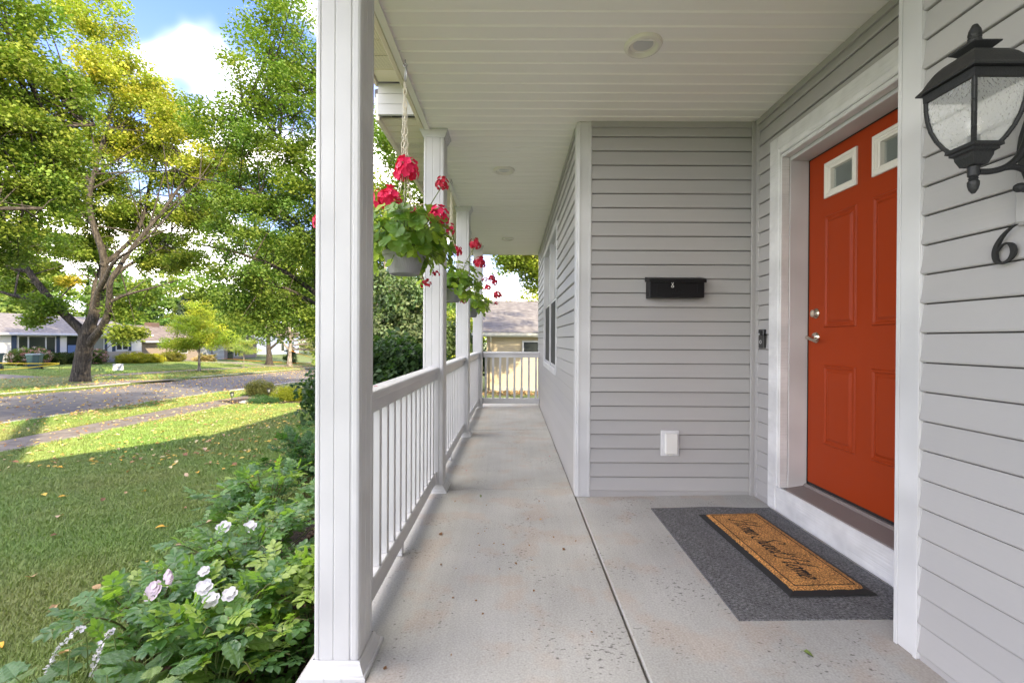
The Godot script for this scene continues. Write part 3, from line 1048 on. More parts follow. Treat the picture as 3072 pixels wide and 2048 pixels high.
func make_window(house: Node3D) -> void:
	# twin double-hung window in the long wall: z -4.76 .. -6.73
	var w := Node3D.new()
	w.name = "window"
	house.add_child(w)
	var xo := 0.447
	var z0 := -4.76
	var z1 := -6.73
	var y0 := 0.748
	var y1 := 2.40
	var cw := 0.07
	var b := MB.new()
	b.box(Vector3(xo, y0, z0 - cw), Vector3(0.60, y1, z0), 0.004)
	b.box(Vector3(xo, y0, z1), Vector3(0.60, y1, z1 + cw), 0.004)
	b.box(Vector3(xo + 0.001, y1 - cw, z0 - cw), Vector3(0.60, y1 - 0.0005, z1 + cw), 0.004)
	b.box(Vector3(xo - 0.006, y0 + 0.0005, z0 - cw), Vector3(0.60, y0 + cw, z1 + cw), 0.004)
	var zm := (z0 + z1) * 0.5
	b.box(Vector3(xo + 0.012, y0 + cw, zm - 0.035), Vector3(0.60, y1 - cw, zm + 0.035), 0.003)
	build("window_frame", b, M.white, w)
	for side in 2:
		var za := z0 - cw - 0.002 if side == 0 else zm - 0.037
		var zb := zm + 0.037 if side == 0 else z1 + cw + 0.002
		for lvl in 2:
			var ya := y0 + cw if lvl == 0 else 1.585
			var yb := 1.60 if lvl == 0 else y1 - cw
			var xs := xo + 0.032 if lvl == 0 else xo + 0.060
			var sb := MB.new()
			var f := 0.038
			sb.box(Vector3(xs, ya, zb), Vector3(xs + 0.026, yb, zb + f), 0.002)
			sb.box(Vector3(xs, ya, za - f), Vector3(xs + 0.026, yb, za), 0.002)
			sb.box(Vector3(xs + 0.001, ya, zb + f), Vector3(xs + 0.025, ya + f, za - f), 0.002)
			sb.box(Vector3(xs + 0.001, yb - f, zb + f), Vector3(xs + 0.025, yb, za - f), 0.002)
			build("sash", sb, M.white, w)
			var pb := MB.new()
			pb.box(Vector3(xs + 0.010, ya + f, zb + f), Vector3(xs + 0.014, yb - f, za - f))
			build("pane", pb, M.glass, w)
			if lvl == 0:
				var scr := MB.new()
				scr.box(Vector3(xs - 0.006, ya + f - 0.01, zb + f - 0.01), Vector3(xs - 0.004, yb - f + 0.01, za - f + 0.01))
				build("insect_screen", scr, M.screen, w)

func ring(b: MB, o: Vector3, ax: Vector3, ay: Vector3, nrm: Vector3, hw: float, hh: float, prof: Array) -> void:
	# mitred rectangular moulding; prof: [inset, height]
	for i in prof.size() - 1:
		var p0: Array = prof[i]
		var p1: Array = prof[i + 1]
		var ca := []
		var cb := []
		for s in [[-1, -1], [1, -1], [1, 1], [-1, 1]]:
			ca.append(o + ax * (hw - p0[0]) * s[0] + ay * (hh - p0[0]) * s[1] + nrm * p0[1])
			cb.append(o + ax * (hw - p1[0]) * s[0] + ay * (hh - p1[0]) * s[1] + nrm * p1[1])
		for k in 4:
			var k2 := (k + 1) % 4
			b.quad(ca[k], ca[k2], cb[k2], cb[k])

func make_door(house: Node3D) -> void:
	var X := Vector3(1, 0, 0)
	var xd := 1.872
	var zl := -2.884
	var zr := -1.974
	var yb := 0.243
	var yt := 2.262
	# casing and jambs
	var b := MB.new()
	b.box(Vector3(1.712, floor_y(1.72), -3.053), Vector3(1.75, 2.452, -2.964), 0.004)
	b.box(Vector3(1.698, floor_y(1.72) + 0.17, -2.9635), Vector3(1.75, 2.362, -2.922), 0.006)
	b.box(Vector3(1.708, floor_y(1.72) + 0.17, -2.9215), Vector3(1.75, 2.32, -2.905), 0.004)
	b.box(Vector3(1.696, floor_y(1.72) + 0.17, -2.9045), Vector3(1.75, 2.30, -2.892), 0.004)
	build("door_casing", b, M.white_wood, house)
	b = MB.new()
	b.box(Vector3(1.7125, 2.362, -2.9635), Vector3(1.75, 2.4515, -1.79), 0.004)
	b.box(Vector3(1.699, 2.3205, -2.9215), Vector3(1.75, 2.3615, -1.87), 0.006)
	b.box(Vector3(1.7085, 2.3005, -2.904), Vector3(1.75, 2.32, -1.88), 0.004)
	b.box(Vector3(1.697, 2.288, -2.8915), Vector3(1.75, 2.30, -1.90), 0.004)
	build("door_casing", b, M.white_wood, house)
	b = MB.new()
	b.box(Vector3(1.712, floor_y(1.72), -1.88), Vector3(1.75, 2.36, -1.79), 0.004)
	build("door_casing", b, M.white_wood, house)
	b = MB.new()
	b.box(Vector3(1.751, 0.15, -2.93), Vector3(1.96, 2.31, -2.890), 0.003)
	b.box(Vector3(1.751, 0.15, -1.97), Vector3(1.96, 2.31, -1.93), 0.003)
	b.box(Vector3(1.751, 2.268, -2.889), Vector3(1.96, 2.31, -1.971), 0.003)
	build("door_jamb", b, M.white, house)
	b = MB.new()
	b.box(Vector3(1.868, yb - 0.02, zl - 0.0055), Vector3(1.93, yt + 0.004, zl - 0.0005))
	b.box(Vector3(1.868, yt + 0.0005, zl), Vector3(1.93, yt + 0.0055, zr))
	b.box(Vector3(1.878, yb - 0.030, zl), Vector3(1.93, yb - 0.001, zr))
	build("weather_strip", b, M.dark_gap, house)
	# threshold and the painted riser below it
	b = MB.new()
	b.extrude(PackedVector2Array([Vector2(1.722, 0.15), Vector2(1.722, 0.186), Vector2(1.726, 0.192), Vector2(1.845, 0.212), Vector2(1.858, 0.226), Vector2(1.93, 0.226), Vector2(1.93, 0.15)]), Vector3(0, 0, -2.889), X, Vector3.UP, Vector3(0, 0, 1), 0.917)
	build("threshold", b, M.threshold, house)
	b = MB.new()
	b.box(Vector3(1.714, floor_y(1.72), -2.9625), Vector3(1.75, 0.187, -1.8805), 0.005)
	build("step_riser", b, M.white_wood, house)
	# slab, with openings for the two lights
	var door := Node3D.new()
	door.name = "door"
	house.add_child(door)
	b = MB.new()
	var zc := (zl + zr) * 0.5
	var dz := 0.1815
	var hw := 0.108
	var hh := 0.082
	var yc := 2.085
	var x2 := xd + 0.044
	b.box(Vector3(xd, yb, zl), Vector3(x2, yc - hh, zr))
	b.box(Vector3(xd, yc + hh, zl), Vector3(x2, yt, zr))
	b.box(Vector3(xd, yc - hh, zl), Vector3(x2, yc + hh, zc - dz - hw))
	b.box(Vector3(xd, yc - hh, zc - dz + hw), Vector3(x2, yc + hh, zc + dz - hw))
	b.box(Vector3(xd, yc - hh, zc + dz + hw), Vector3(x2, yc + hh, zr))
	build("door_slab", b, M.door_red, door)
	for s in [-1.0, 1.0]:
		var o := Vector3(xd, yc, zc + dz * s)
		b = MB.new()
		ring(b, o, Vector3(0, 0, 1), Vector3.UP, -X, 0.1275, 0.1045, [[0.0, -0.001], [0.0, 0.010], [0.004, 0.013], [0.018, 0.013], [0.021, 0.009], [0.030, 0.008], [0.033, 0.004], [0.043, 0.001], [0.045, -0.030]])
		build("door_window_frame", b, M.cream_frame, door)
		b = MB.new()
		b.box(o + Vector3(0.018, -hh + 0.002, -hw + 0.002), o + Vector3(0.022, hh - 0.002, hw - 0.002))
		build("pane", b, M.glass, door)
		for pan in [[1.542, 0.333, 0.128], [0.748, 0.238, 0.128]]:
			b = MB.new()
			var po := Vector3(xd, pan[0], zc + dz * s)
			ring(b, po, Vector3(0, 0, 1), Vector3.UP, -X, pan[2], pan[1], [[0.0, 0.0004], [0.006, 0.0085], [0.013, 0.0085], [0.022, 0.001], [0.030, 0.001], [0.044, 0.0095], [0.050, 0.0095]])
			var ay := Vector3(0, pan[1] - 0.050, 0)
			var az := Vector3(0, 0, pan[2] - 0.050)
			var f := po - X * 0.0095
			b.quad(f - ay - az, f - ay + az, f + ay + az, f + ay - az)
			build("door_panel", b, M.door_red, door)
	# deadbolt and lever
	b = MB.new()
	b.lathe(PackedVector2Array([Vector2(0.0, 0.0), Vector2(0.033, 0.0), Vector2(0.033, 0.006), Vector2(0.028, 0.014), Vector2(0.024, 0.022), Vector2(0.0225, 0.026), Vector2(0.012, 0.028), Vector2(0.0, 0.028)]), Vector3(xd, 1.298, -2.812), 24, -X)
	b.box(Vector3(xd - 0.0295, 1.289, -2.8135), Vector3(xd - 0.0275, 1.307, -2.8105))
	build("deadbolt", b, M.nickel, door)
	b = MB.new()
	var ho := Vector3(xd, 1.150, -2.812)
	b.lathe(PackedVector2Array([Vector2(0.0, 0.0), Vector2(0.034, 0.0), Vector2(0.034, 0.005), Vector2(0.029, 0.012), Vector2(0.020, 0.016), Vector2(0.011, 0.020), Vector2(0.010, 0.052), Vector2(0.012, 0.060), Vector2(0.0, 0.064)]), ho, 24, -X)
	var path := spline([ho + Vector3(-0.056, 0, -0.004), ho + Vector3(-0.060, -0.003, 0.020), ho + Vector3(-0.058, -0.014, 0.048), ho + Vector3(-0.055, -0.015, 0.075), ho + Vector3(-0.052, -0.006, 0.100)], 5)
	b.tube(path, lerp_radii(path.size(), 0.0105, 0.006), 10)
	build("lever_handle", b, M.nickel, door)

# ------------------------------------------------------------------ posts, rails
const POST_Z := [-1.6195, -3.4765, -5.43, -7.70]
const POST_X := -0.598

func make_posts_and_rails() -> void:
	var fy := floor_y(POST_X) - 0.003
	# outline of the vinyl sleeve: rounded corners and shallow flutes
	var hw := 0.0775
	var side := [[-hw + 0.010, 0.0], [-hw + 0.017, 0.0], [-hw + 0.020, 0.003], [-hw + 0.023, 0.0], [-0.012, 0.0], [-0.009, 0.0022], [-0.006, 0.0], [hw - 0.034, 0.0], [hw - 0.031, 0.003], [hw - 0.026, 0.003], [hw - 0.023, 0.0], [hw - 0.010, 0.0], [hw - 0.003, 0.003]]
	var poly := PackedVector2Array()
	for k in 4:
		var a := PI * 0.5 * k
		for p in side:
			var q := Vector2(p[0], -hw + p[1])
			poly.append(q.rotated(a))
	var sb := MB.new()
	sb.extrude(poly, Vector3.ZERO, Vector3(1, 0, 0), Vector3(0, 0, -1), Vector3.UP, WALL_TOP - fy)
	var shaft := sb.mesh()
	var bb := MB.new()
	bb.sqloft(PackedVector2Array([Vector2(hw + 0.032, 0.0), Vector2(hw + 0.032, 0.015), Vector2(hw + 0.029, 0.019), Vector2(hw + 0.023, 0.020), Vector2(hw + 0.018, 0.030), Vector2(hw + 0.010, 0.041), Vector2(hw + 0.008, 0.050), Vector2(hw + 0.004, 0.056), Vector2(hw + 0.001, 0.057)]), Vector3.ZERO, false)
	for s in [-1.0, 1.0]:
		# clip joints of the snap-on base
		bb.box(Vector3(0.028 * s, 0.004, hw + 0.0315), Vector3(0.030 * s, 0.016, hw + 0.034))
		bb.box(Vector3(hw + 0.0315, 0.004, 0.028 * s), Vector3(hw + 0.034, 0.016, 0.030 * s))
	var bm := bb.mesh()
	var cb := MB.new()
	cb.sqloft(PackedVector2Array([Vector2(hw + 0.001, -0.058), Vector2(hw + 0.006, -0.056), Vector2(hw + 0.008, -0.046), Vector2(hw + 0.014, -0.034), Vector2(hw + 0.021, -0.016), Vector2(hw + 0.026, -0.012), Vector2(hw + 0.027, -0.001)]), Vector3.ZERO, false)
	var cm := cb.mesh()
	var says := ["white square porch post nearest the viewer, its base trim on the slab edge", "white porch post behind the nearest flower basket, with crown trim at its top", "third white porch post along the railing, between the second and third baskets", "white corner post where the side railing meets the end railing"]
	for i in 4:
		var t := thing("porch_post", says[i], "post", Vector3(POST_X, fy, POST_Z[i]), "white porch posts")
		put("shaft", shaft, M.white, t)
		put("base_trim", bm, M.white, t)
		put("crown_trim", cm, M.white, t, Vector3(0, WALL_TOP - fy, 0))
	var lbl := ["white porch railing between the nearest post and the second post", "white porch railing between the second and third posts", "white porch railing between the third post and the corner post"]
	for i in 3:
		railing(lbl[i], Vector3(POST_X, 0, POST_Z[i] - hw), Vector3(POST_X, 0, POST_Z[i + 1] + hw), i)
	railing("white railing closing the far end of the porch, before the beige house", Vector3(POST_X + hw, 0, -7.72), Vector3(0.452, 0, -7.72), 3)

func railing(label: String, a: Vector3, b: Vector3, idx: int) -> void:
	var t := thing("porch_railing", label, "railing", a, "white porch railings")
	var d := b - a
	var l := d.length()
	d /= l
	var s := d.cross(Vector3.UP)
	# handrail cap with eased edges
	var m := MB.new()
	var cap := PackedVector2Array([Vector2(-0.045, 0.885), Vector2(0.045, 0.885), Vector2(0.047, 0.888), Vector2(0.047, 0.908), Vector2(0.042, 0.916), Vector2(0.030, 0.920), Vector2(-0.030, 0.920), Vector2(-0.042, 0.916), Vector2(-0.047, 0.908), Vector2(-0.047, 0.888)])
	m.extrude(cap, Vector3.ZERO, s, Vector3.UP, d, l)
	build("top_rail", m, M.white, t)
	m = MB.new()
	m.bar(Vector3(0, 0.853, 0) + d * 0.022, Vector3(0, 0.853, 0) + d * (l - 0.022), 0.050, 0.062, Vector3.UP, 0.004)
	build("sub_rail", m, M.white, t)
	m = MB.new()
	m.bar(Vector3(0, 0.088, 0) + d * 0.022, Vector3(0, 0.088, 0) + d * (l - 0.022), 0.050, 0.090, Vector3.UP, 0.005)
	build("bottom_rail", m, M.white, t)
	for e in [0.0, 1.0]:
		m = MB.new()
		var q := d * (0.001 if e == 0.0 else l - 0.021)
		m.bar(q + Vector3(0, 0.853, 0), q + d * 0.020 + Vector3(0, 0.853, 0), 0.066, 0.060, Vector3.UP, 0.003)
		m.bar(q + Vector3(0, 0.088, 0), q + d * 0.020 + Vector3(0, 0.088, 0), 0.064, 0.098, Vector3.UP, 0.003)
		build("bracket", m, M.white, t)
	if idx < 3:
		m = MB.new()
		m.bar(d * (l * 0.42) + Vector3(0, floor_y(a.x), 0), d * (l * 0.42) + Vector3(0, 0.0425, 0), 0.036, 0.036, d, 0.002)
		build("support_foot", m, M.white, t)
	m = MB.new()
	m.box(Vector3(-0.018, 0.1325, -0.015), Vector3(0.018, 0.8225, 0.015), 0.0025)
	var bm := m.mesh()
	var n := int(round(l / 0.126))
	for i in n:
		put("baluster", bm, M.white, t, d * ((i + 0.5) * l / n))

func make_ceiling_lights() -> void:
	var at := [Vector3(0.680, WALL_TOP, -2.414), Vector3(-0.092, WALL_TOP, -4.20), Vector3(-0.090, WALL_TOP, -7.05)]
	var says := ["cream recessed ceiling light above the doormat", "cream recessed ceiling light halfway down the porch ceiling", "farthest cream recessed ceiling light, above the end railing"]
	for i in 3:
		var t := thing("recessed_light", says[i], "ceiling light", at[i], "recessed porch ceiling lights")
		var b := MB.new()
		b.lathe(PackedVector2Array([Vector2(0.050, -0.0006), Vector2(0.066, -0.004), Vector2(0.074, -0.018), Vector2(0.080, -0.022), Vector2(0.093, -0.017), Vector2(0.099, -0.006), Vector2(0.099, 0.002)]), Vector3.ZERO, 40)
		build("trim_ring", b, M.cream_frame, t)
		b = MB.new()
		b.lathe(PackedVector2Array([Vector2(0.0, -0.0030), Vector2(0.040, -0.0024), Vector2(0.052, -0.0012)]), Vector3.ZERO, 40)
		build("lens", b, M.white, t)

# ------------------------------------------------------------------ houses beyond
# lapped cladding on a wall from a along dir, facing out, as one sawtooth mesh
func clap(a: Vector3, dir: Vector3, out: Vector3, length: float, h: float, course: float) -> MB:
	var b := MB.new()
	var y := 0.0
	while y < h - 0.001:
		var y1 := minf(y + course, h)
		var p := a + Vector3(0, y, 0)
		var q := a + Vector3(0, y1, 0)
		b.quad(p, p + dir * length, p + dir * length + out * 0.02, p + out * 0.02)
		b.quad(p + out * 0.02, p + dir * length + out * 0.02, q + dir * length, q)
		y = y1
	return b

func shingle_roof(e0: Vector3, e1: Vector3, r1: Vector3, r0: Vector3, rows: int) -> MB:
	# eave e0-e1, ridge r0-r1; rows of lapped shingles
	var b := MB.new()
	var nn := (e1 - e0).cross(r0 - e0).normalized()
	if nn.y < 0: nn = -nn
	for i in rows:
		var t0 := float(i) / rows
		var t1 := float(i + 1) / rows
		var a := e0.lerp(r0, t0)
		var c := e1.lerp(r1, t0)
		var d := e1.lerp(r1, t1)
		var f := e0.lerp(r0, t1)
		b.quad(a + nn * 0.022, c + nn * 0.022, d + nn * 0.004, f + nn * 0.004)
		b.quad(a - nn * 0.004, c - nn * 0.004, c + nn * 0.022, a + nn * 0.022)
	return b

func far_window(parent: Node3D, o: Vector3, along: Vector3, out: Vector3, w: float, h: float, panes: Array, frame: Material, glass: Material) -> void:
	var b := MB.new()
	var f := 0.07
	for s in [[Vector2(0, 0), Vector2(f, h)], [Vector2(w - f, 0), Vector2(w, h)], [Vector2(f, 0), Vector2(w - f, f)], [Vector2(f, h - f), Vector2(w - f, h)]]:
		fbox(b, o, along, out, s[0], s[1], 0.0, 0.06)
	var x := f
	for k in panes.size():
		var x1: float = x + (w - 2 * f) * panes[k]
		if k < panes.size() - 1:
			fbox(b, o, along, out, Vector2(x1 - 0.05, f), Vector2(x1 + 0.05, h - f), 0.0, 0.055)
		x = x1
	var win := build("window", b, frame, parent)
	x = f
	for k in panes.size():
		var x1: float = x + (w - 2 * f) * panes[k]
		var pb := MB.new()
		fbox(pb, o, along, out, Vector2(x, f), Vector2(x1, h - f), 0.0, 0.025)
		build("pane", pb, glass, win)
		x = x1

func fbox(b: MB, o: Vector3, along: Vector3, out: Vector3, lo: Vector2, hi: Vector2, d0: float, d1: float) -> void:
	var c := o + along * (lo.x + hi.x) * 0.5 + Vector3.UP * (lo.y + hi.y) * 0.5 + out * (d0 + d1) * 0.5
	b.obox(c, along, Vector3.UP, out, Vector3((hi.x - lo.x) * 0.5, (hi.y - lo.y) * 0.5, absf(d1 - d0) * 0.5))

func make_far_houses() -> void:
	var X := Vector3(1, 0, 0)
	var Z := Vector3(0, 0, 1)
	var U := Vector3.UP
	# beige house past the end of the porch
	var h := thing("beige_house", "beige lap sided house with brown shingle roof beyond the end railing", "house", Vector3(0, 0, -20.0))
	build("wall", clap(Vector3(-1.13, -1.0, 0), X, Z, 11.0, 2.36, 0.108), M.beige_clap, h)
	var b := MB.new()
	b.box(Vector3(-1.12, -1.6, -8.0), Vector3(9.8, 1.36, -0.03))
	build("wall", b, M.beige_clap, h)
	b = MB.new()
	b.box(Vector3(-1.15, -1.5, -0.02), Vector3(9.9, -1.0, 0.012))
	build("foundation", b, M.slab_edge, h)
	b = MB.new()
	b.box(Vector3(-1.16, -1.0, 0.001), Vector3(-1.05, 1.36, 0.04), 0.004)
	build("corner_trim", b, M.beige_clap, h)
	var rf_ := build("roof", shingle_roof(Vector3(-1.75, 1.43, 0.52), Vector3(10.5, 1.43, 0.52), Vector3(10.5, 3.12, -4.1), Vector3(-1.75, 3.12, -4.1), 34), M.shingle, h)
	b = MB.new()
	roof_slab(b, [Vector3(-1.75, 3.07, -4.1), Vector3(10.5, 3.07, -4.1), Vector3(10.5, 1.43, -8.6), Vector3(-1.75, 1.43, -8.6)], 0.05)
	build("roof", b, M.shingle, h)
	b = MB.new()
	b.box(Vector3(-1.75, 3.115, -4.16), Vector3(10.5, 3.15, -4.04), 0.01)
	build("ridge_cap", b, M.shingle_brown, rf_)
	b = MB.new()
	b.box(Vector3(-1.72, 1.24, 0.40), Vector3(10.4, 1.40, 0.43), 0.004)
	b.box(Vector3(-1.72, 1.375, 0.0), Vector3(10.4, 1.39, 0.40))
	build("fascia", b, M.white, h)
	b = MB.new()
	b.extrude(PackedVector2Array([Vector2(0.432, 1.29), Vector2(0.52, 1.29), Vector2(0.54, 1.33), Vector2(0.56, 1.41), Vector2(0.545, 1.41), Vector2(0.51, 1.31), Vector2(0.445, 1.31), Vector2(0.445, 1.41), Vector2(0.432, 1.41)]), Vector3(-1.78, 0, 0), Z, U, X, 12.2)
	build("gutter", b, M.white, h)
	b = MB.new()
	b.bar(Vector3(-0.97, 1.30, 0.47), Vector3(-0.97, 1.05, 0.12), 0.10, 0.075, X, 0.008)
	build("downspout_elbow", b, M.white, h)
	b = MB.new()
	b.bar(Vector3(-0.97, 1.06, 0.09), Vector3(-0.97, -1.05, 0.09), 0.10, 0.075, Z, 0.008)
	build("downspout", b, M.beige_clap, h)
	far_window(h, Vector3(0.40, 0.42, 0.02), X, Z, 1.5, 0.66, [0.5, 0.5], M.white, M.house_glass)
	# white ranch house across the street
	h = thing("white_house", "low white ranch house with navy shutters behind the big trunk", "house", Vector3(-38.0, 0, 0))
	build("wall", clap(Vector3(0, -1.15, -28.0), -Z, X, 18.4, 2.55, 0.19), M.white_clap, h)
	b = MB.new()
	b.box(Vector3(-9.0, -2.2, -46.38), Vector3(-0.03, 1.36, -28.0))
	build("wall", b, M.white_clap, h)
	b = MB.new()
	b.box(Vector3(-0.02, -1.8, -46.3), Vector3(0.08, -0.22, -39.6), 0.02)
	build("stone_base", b, M.stone_band, h)
	rf_ = build("roof", shingle_roof(Vector3(0.75, 1.42, -27.4), Vector3(0.75, 1.42, -47.0), Vector3(-4.6, 3.12, -47.0), Vector3(-4.6, 3.12, -27.4), 26), M.shingle, h)
	b = MB.new()
	b.lathe(PackedVector2Array([Vector2(0.0, 0.22), Vector2(0.22, 0.20), Vector2(0.25, 0.12), Vector2(0.16, 0.10), Vector2(0.16, -0.3)]), Vector3(-3.9, 3.0, -35.2), 14)
	build("roof_vent", b, M.sign_grey, rf_)
	b = MB.new()
	roof_slab(b, [Vector3(-4.6, 3.07, -27.4), Vector3(-4.6, 3.07, -47.0), Vector3(-9.7, 1.42, -47.0), Vector3(-9.7, 1.42, -27.4)], 0.05)
	b.extrude(PackedVector2Array([Vector2(-9.0, 1.36), Vector2(0.0, 1.36), Vector2(-4.6, 3.0)]), Vector3(0, 0, -46.4), X, U, Z, 0.05)
	b.extrude(PackedVector2Array([Vector2(-9.0, 1.36), Vector2(0.0, 1.36), Vector2(-4.6, 3.0)]), Vector3(0, 0, -28.05), X, U, Z, 0.05)
	build("roof", b, M.shingle, h)
	b = MB.new()
	b.box(Vector3(0.70, 1.26, -46.98), Vector3(0.80, 1.43, -27.42), 0.02)
	b.box(Vector3(0.0, 1.345, -46.98), Vector3(0.70, 1.37, -27.42))
	build("gutter", b, M.sign_white, h)
	far_window(h, Vector3(0.02, -0.20, -34.72), -Z, X, 2.92, 1.42, [0.25, 0.48, 0.27], M.white, M.house_glass)
	far_window(h, Vector3(0.02, -0.28, -40.9), -Z, X, 1.2, 1.45, [1.0], M.white, M.blind)
	far_window(h, Vector3(0.02, -0.10, -43.35), -Z, X, 1.4, 1.25, [0.5, 0.5], M.white, M.house_glass)
	b = MB.new()
	fbox(b, Vector3(0.02, -1.0, -38.6), -Z, X, Vector2(0, 0.75), Vector2(0.95, 2.2), 0.0, 0.03)
	var cw := build("window", b, M.house_glass, h)
	b = MB.new()
	fbox(b, Vector3(0.02, -1.0, -38.6), -Z, X, Vector2(0.04, 0.78), Vector2(0.91, 1.45), 0.031, 0.04)
	build("curtain", b, M.curtain_blue, cw)
	for zz in [-34.66, -37.98, -42.42, -43.3, -45.1]:
		b = MB.new()
		fbox(b, Vector3(0.02, -0.2, zz), Z, X, Vector2(0, 0), Vector2(0.34, 1.42), 0.0, 0.04)
		build("shutter", b, M.navy, h)
	# tan house further along
	h = thing("tan_house", "long tan house with pale garage doors behind the lime sapling", "house", Vector3(-40.0, 0, 0))
	build("wall", clap(Vector3(0, -2.1, -48.8), -Z, X, 22.0, 2.85, 0.15), M.tan_clap, h)
	b = MB.new()
	b.box(Vector3(-9.0, -3.0, -70.78), Vector3(-0.03, 0.72, -48.8))
	b.extrude(PackedVector2Array([Vector2(-9.0, 0.72), Vector2(0.0, 0.72), Vector2(-4.6, 2.5)]), Vector3(0, 0, -48.84), X, U, Z, 0.05)
	build("wall", b, M.tan_clap, h)
	build("roof", shingle_roof(Vector3(0.8, 0.72, -48.2), Vector3(0.8, 0.72, -71.4), Vector3(-4.6, 2.6, -71.4), Vector3(-4.6, 2.6, -48.2), 22), M.shingle_brown, h)
	b = MB.new()
	b.box(Vector3(0.74, 0.58, -71.3), Vector3(0.84, 0.74, -48.2), 0.02)
	build("gutter", b, M.sign_grey, h)
	b = MB.new()
	b.box(Vector3(-4.9, 2.0, -56.6), Vector3(-4.1, 2.95, -55.2), 0.03)
	build("chimney", b, M.brick, h)
	far_window(h, Vector3(0.02, -0.75, -54.2), -Z, X, 1.5, 0.8, [1.0], M.sign_grey, M.house_glass)
	for zz in [-57.6, -60.3]:
		b = MB.new()
		for k in 4:
			fbox(b, Vector3(0.02, -2.0, zz), -Z, X, Vector2(0.02, 0.02 + k * 0.55), Vector2(2.45, 0.54 + k * 0.55), 0.0, 0.04)
		build("garage_door", b, M.garage_door, h)
	b = MB.new()
	fbox(b, Vector3(0.02, -2.0, -63.6), -Z, X, Vector2(0.0, 0.0), Vector2(1.1, 2.2), 0.0, 0.04)
	build("door", b, M.house_glass, h)
	far_window(h, Vector3(0.02, -1.5, -65.0), -Z, X, 1.6, 1.6, [0.5, 0.5], M.white, M.house_glass)
	# blue house furthest off
	h = thing("blue_house", "pale blue house far along the street between two trunks", "house", Vector3(-43.0, 0, -84.0))
	build("wall", clap(Vector3(0, -2.3, 2), -Z, X, 9.0, 3.9, 0.15), M.blue_clap, h)
	b = MB.new()
	b.box(Vector3(-8, -3.2, -7), Vector3(-0.03, 1.6, 2))
	build("wall", b, M.blue_clap, h)
	b = MB.new()
	roof_slab(b, [Vector3(0.5, 1.5, 2.6), Vector3(0.5, 1.5, -7.6), Vector3(-4, 4.2, -7.6), Vector3(-4, 4.2, 2.6)], 0.06)
	roof_slab(b, [Vector3(-4, 4.2, 2.6), Vector3(-4, 4.2, -7.6), Vector3(-8.5, 1.5, -7.6), Vector3(-8.5, 1.5, 2.6)], 0.06)
	b.extrude(PackedVector2Array([Vector2(-8.0, 1.6), Vector2(0.0, 1.6), Vector2(-4.0, 4.0)]), Vector3(0, 0, 1.9), X, U, Z, 0.05)
	build("roof", b, M.shingle_brown, h)
	far_window(h, Vector3(0.02, -1.3, 0.0), -Z, X, 1.3, 1.7, [1.0], M.white, M.house_glass)

# ------------------------------------------------------------------ trees
var clusters := {}

# a sprig: n leaves of size s within radius r, drooping and overlapping like maple sprays
func leaf_cluster(called: String, n: int, r: float, s: float, flat: float, seed_: int, shape := 0) -> ArrayMesh:
	if clusters.has(called):
		return clusters[called]
	var g := RandomNumberGenerator.new()
	g.seed = seed_
	var b := MB.new()
	b.colored = true
	for i in n:
		var p := Vector3(g.randf_range(-1, 1), g.randf_range(-1, 1) * flat, g.randf_range(-1, 1))
		while p.length() > 1.0:
			p = Vector3(g.randf_range(-1, 1), g.randf_range(-1, 1) * flat, g.randf_range(-1, 1))
		p *= r
		var up := Vector3(g.randf_range(-0.75, 0.75), 1.0, g.randf_range(-0.75, 0.75)).normalized()
		var f := Vector3(g.randf_range(-1, 1), g.randf_range(-0.7, 0.1), g.randf_range(-1, 1)).normalized()
		var sd := f.cross(up).normalized()
		up = sd.cross(f).normalized()
		var k := s * g.randf_range(0.7, 1.25)
		var t := g.randf_range(0.88, 1.12)
		b.col = Color(t * g.randf_range(0.94, 1.08), t, t * 0.95)
		if shape == 0:
			# broad maple-like blade: two folded halves with shoulders
			var tip := p + f * k - up * k * 0.12
			var ls := p + f * k * 0.35 - sd * k * 0.55 + up * k * 0.10
			var rs := p + f * k * 0.35 + sd * k * 0.55 + up * k * 0.10
			var lb := p + f * k * 0.02 - sd * k * 0.30
			var rb := p + f * k * 0.02 + sd * k * 0.30
			b.tri(p, tip, ls)
			b.tri(p, rs, tip)
			b.tri(p, ls, lb)
			b.tri(p, rb, rs)
		else:
			# narrow needle spray
			var tip2 := p + f * k
			var w := sd * k * (0.16 if shape == 1 else 0.30)
			b.tri(p - w * 0.4, tip2, p + f * k * 0.5 - w)
			b.tri(p + w * 0.4, p + f * k * 0.5 + w, tip2)
			b.tri(p - w * 0.4, p + w * 0.4, tip2)
	clusters[called] = b.mesh()
	return clusters[called]

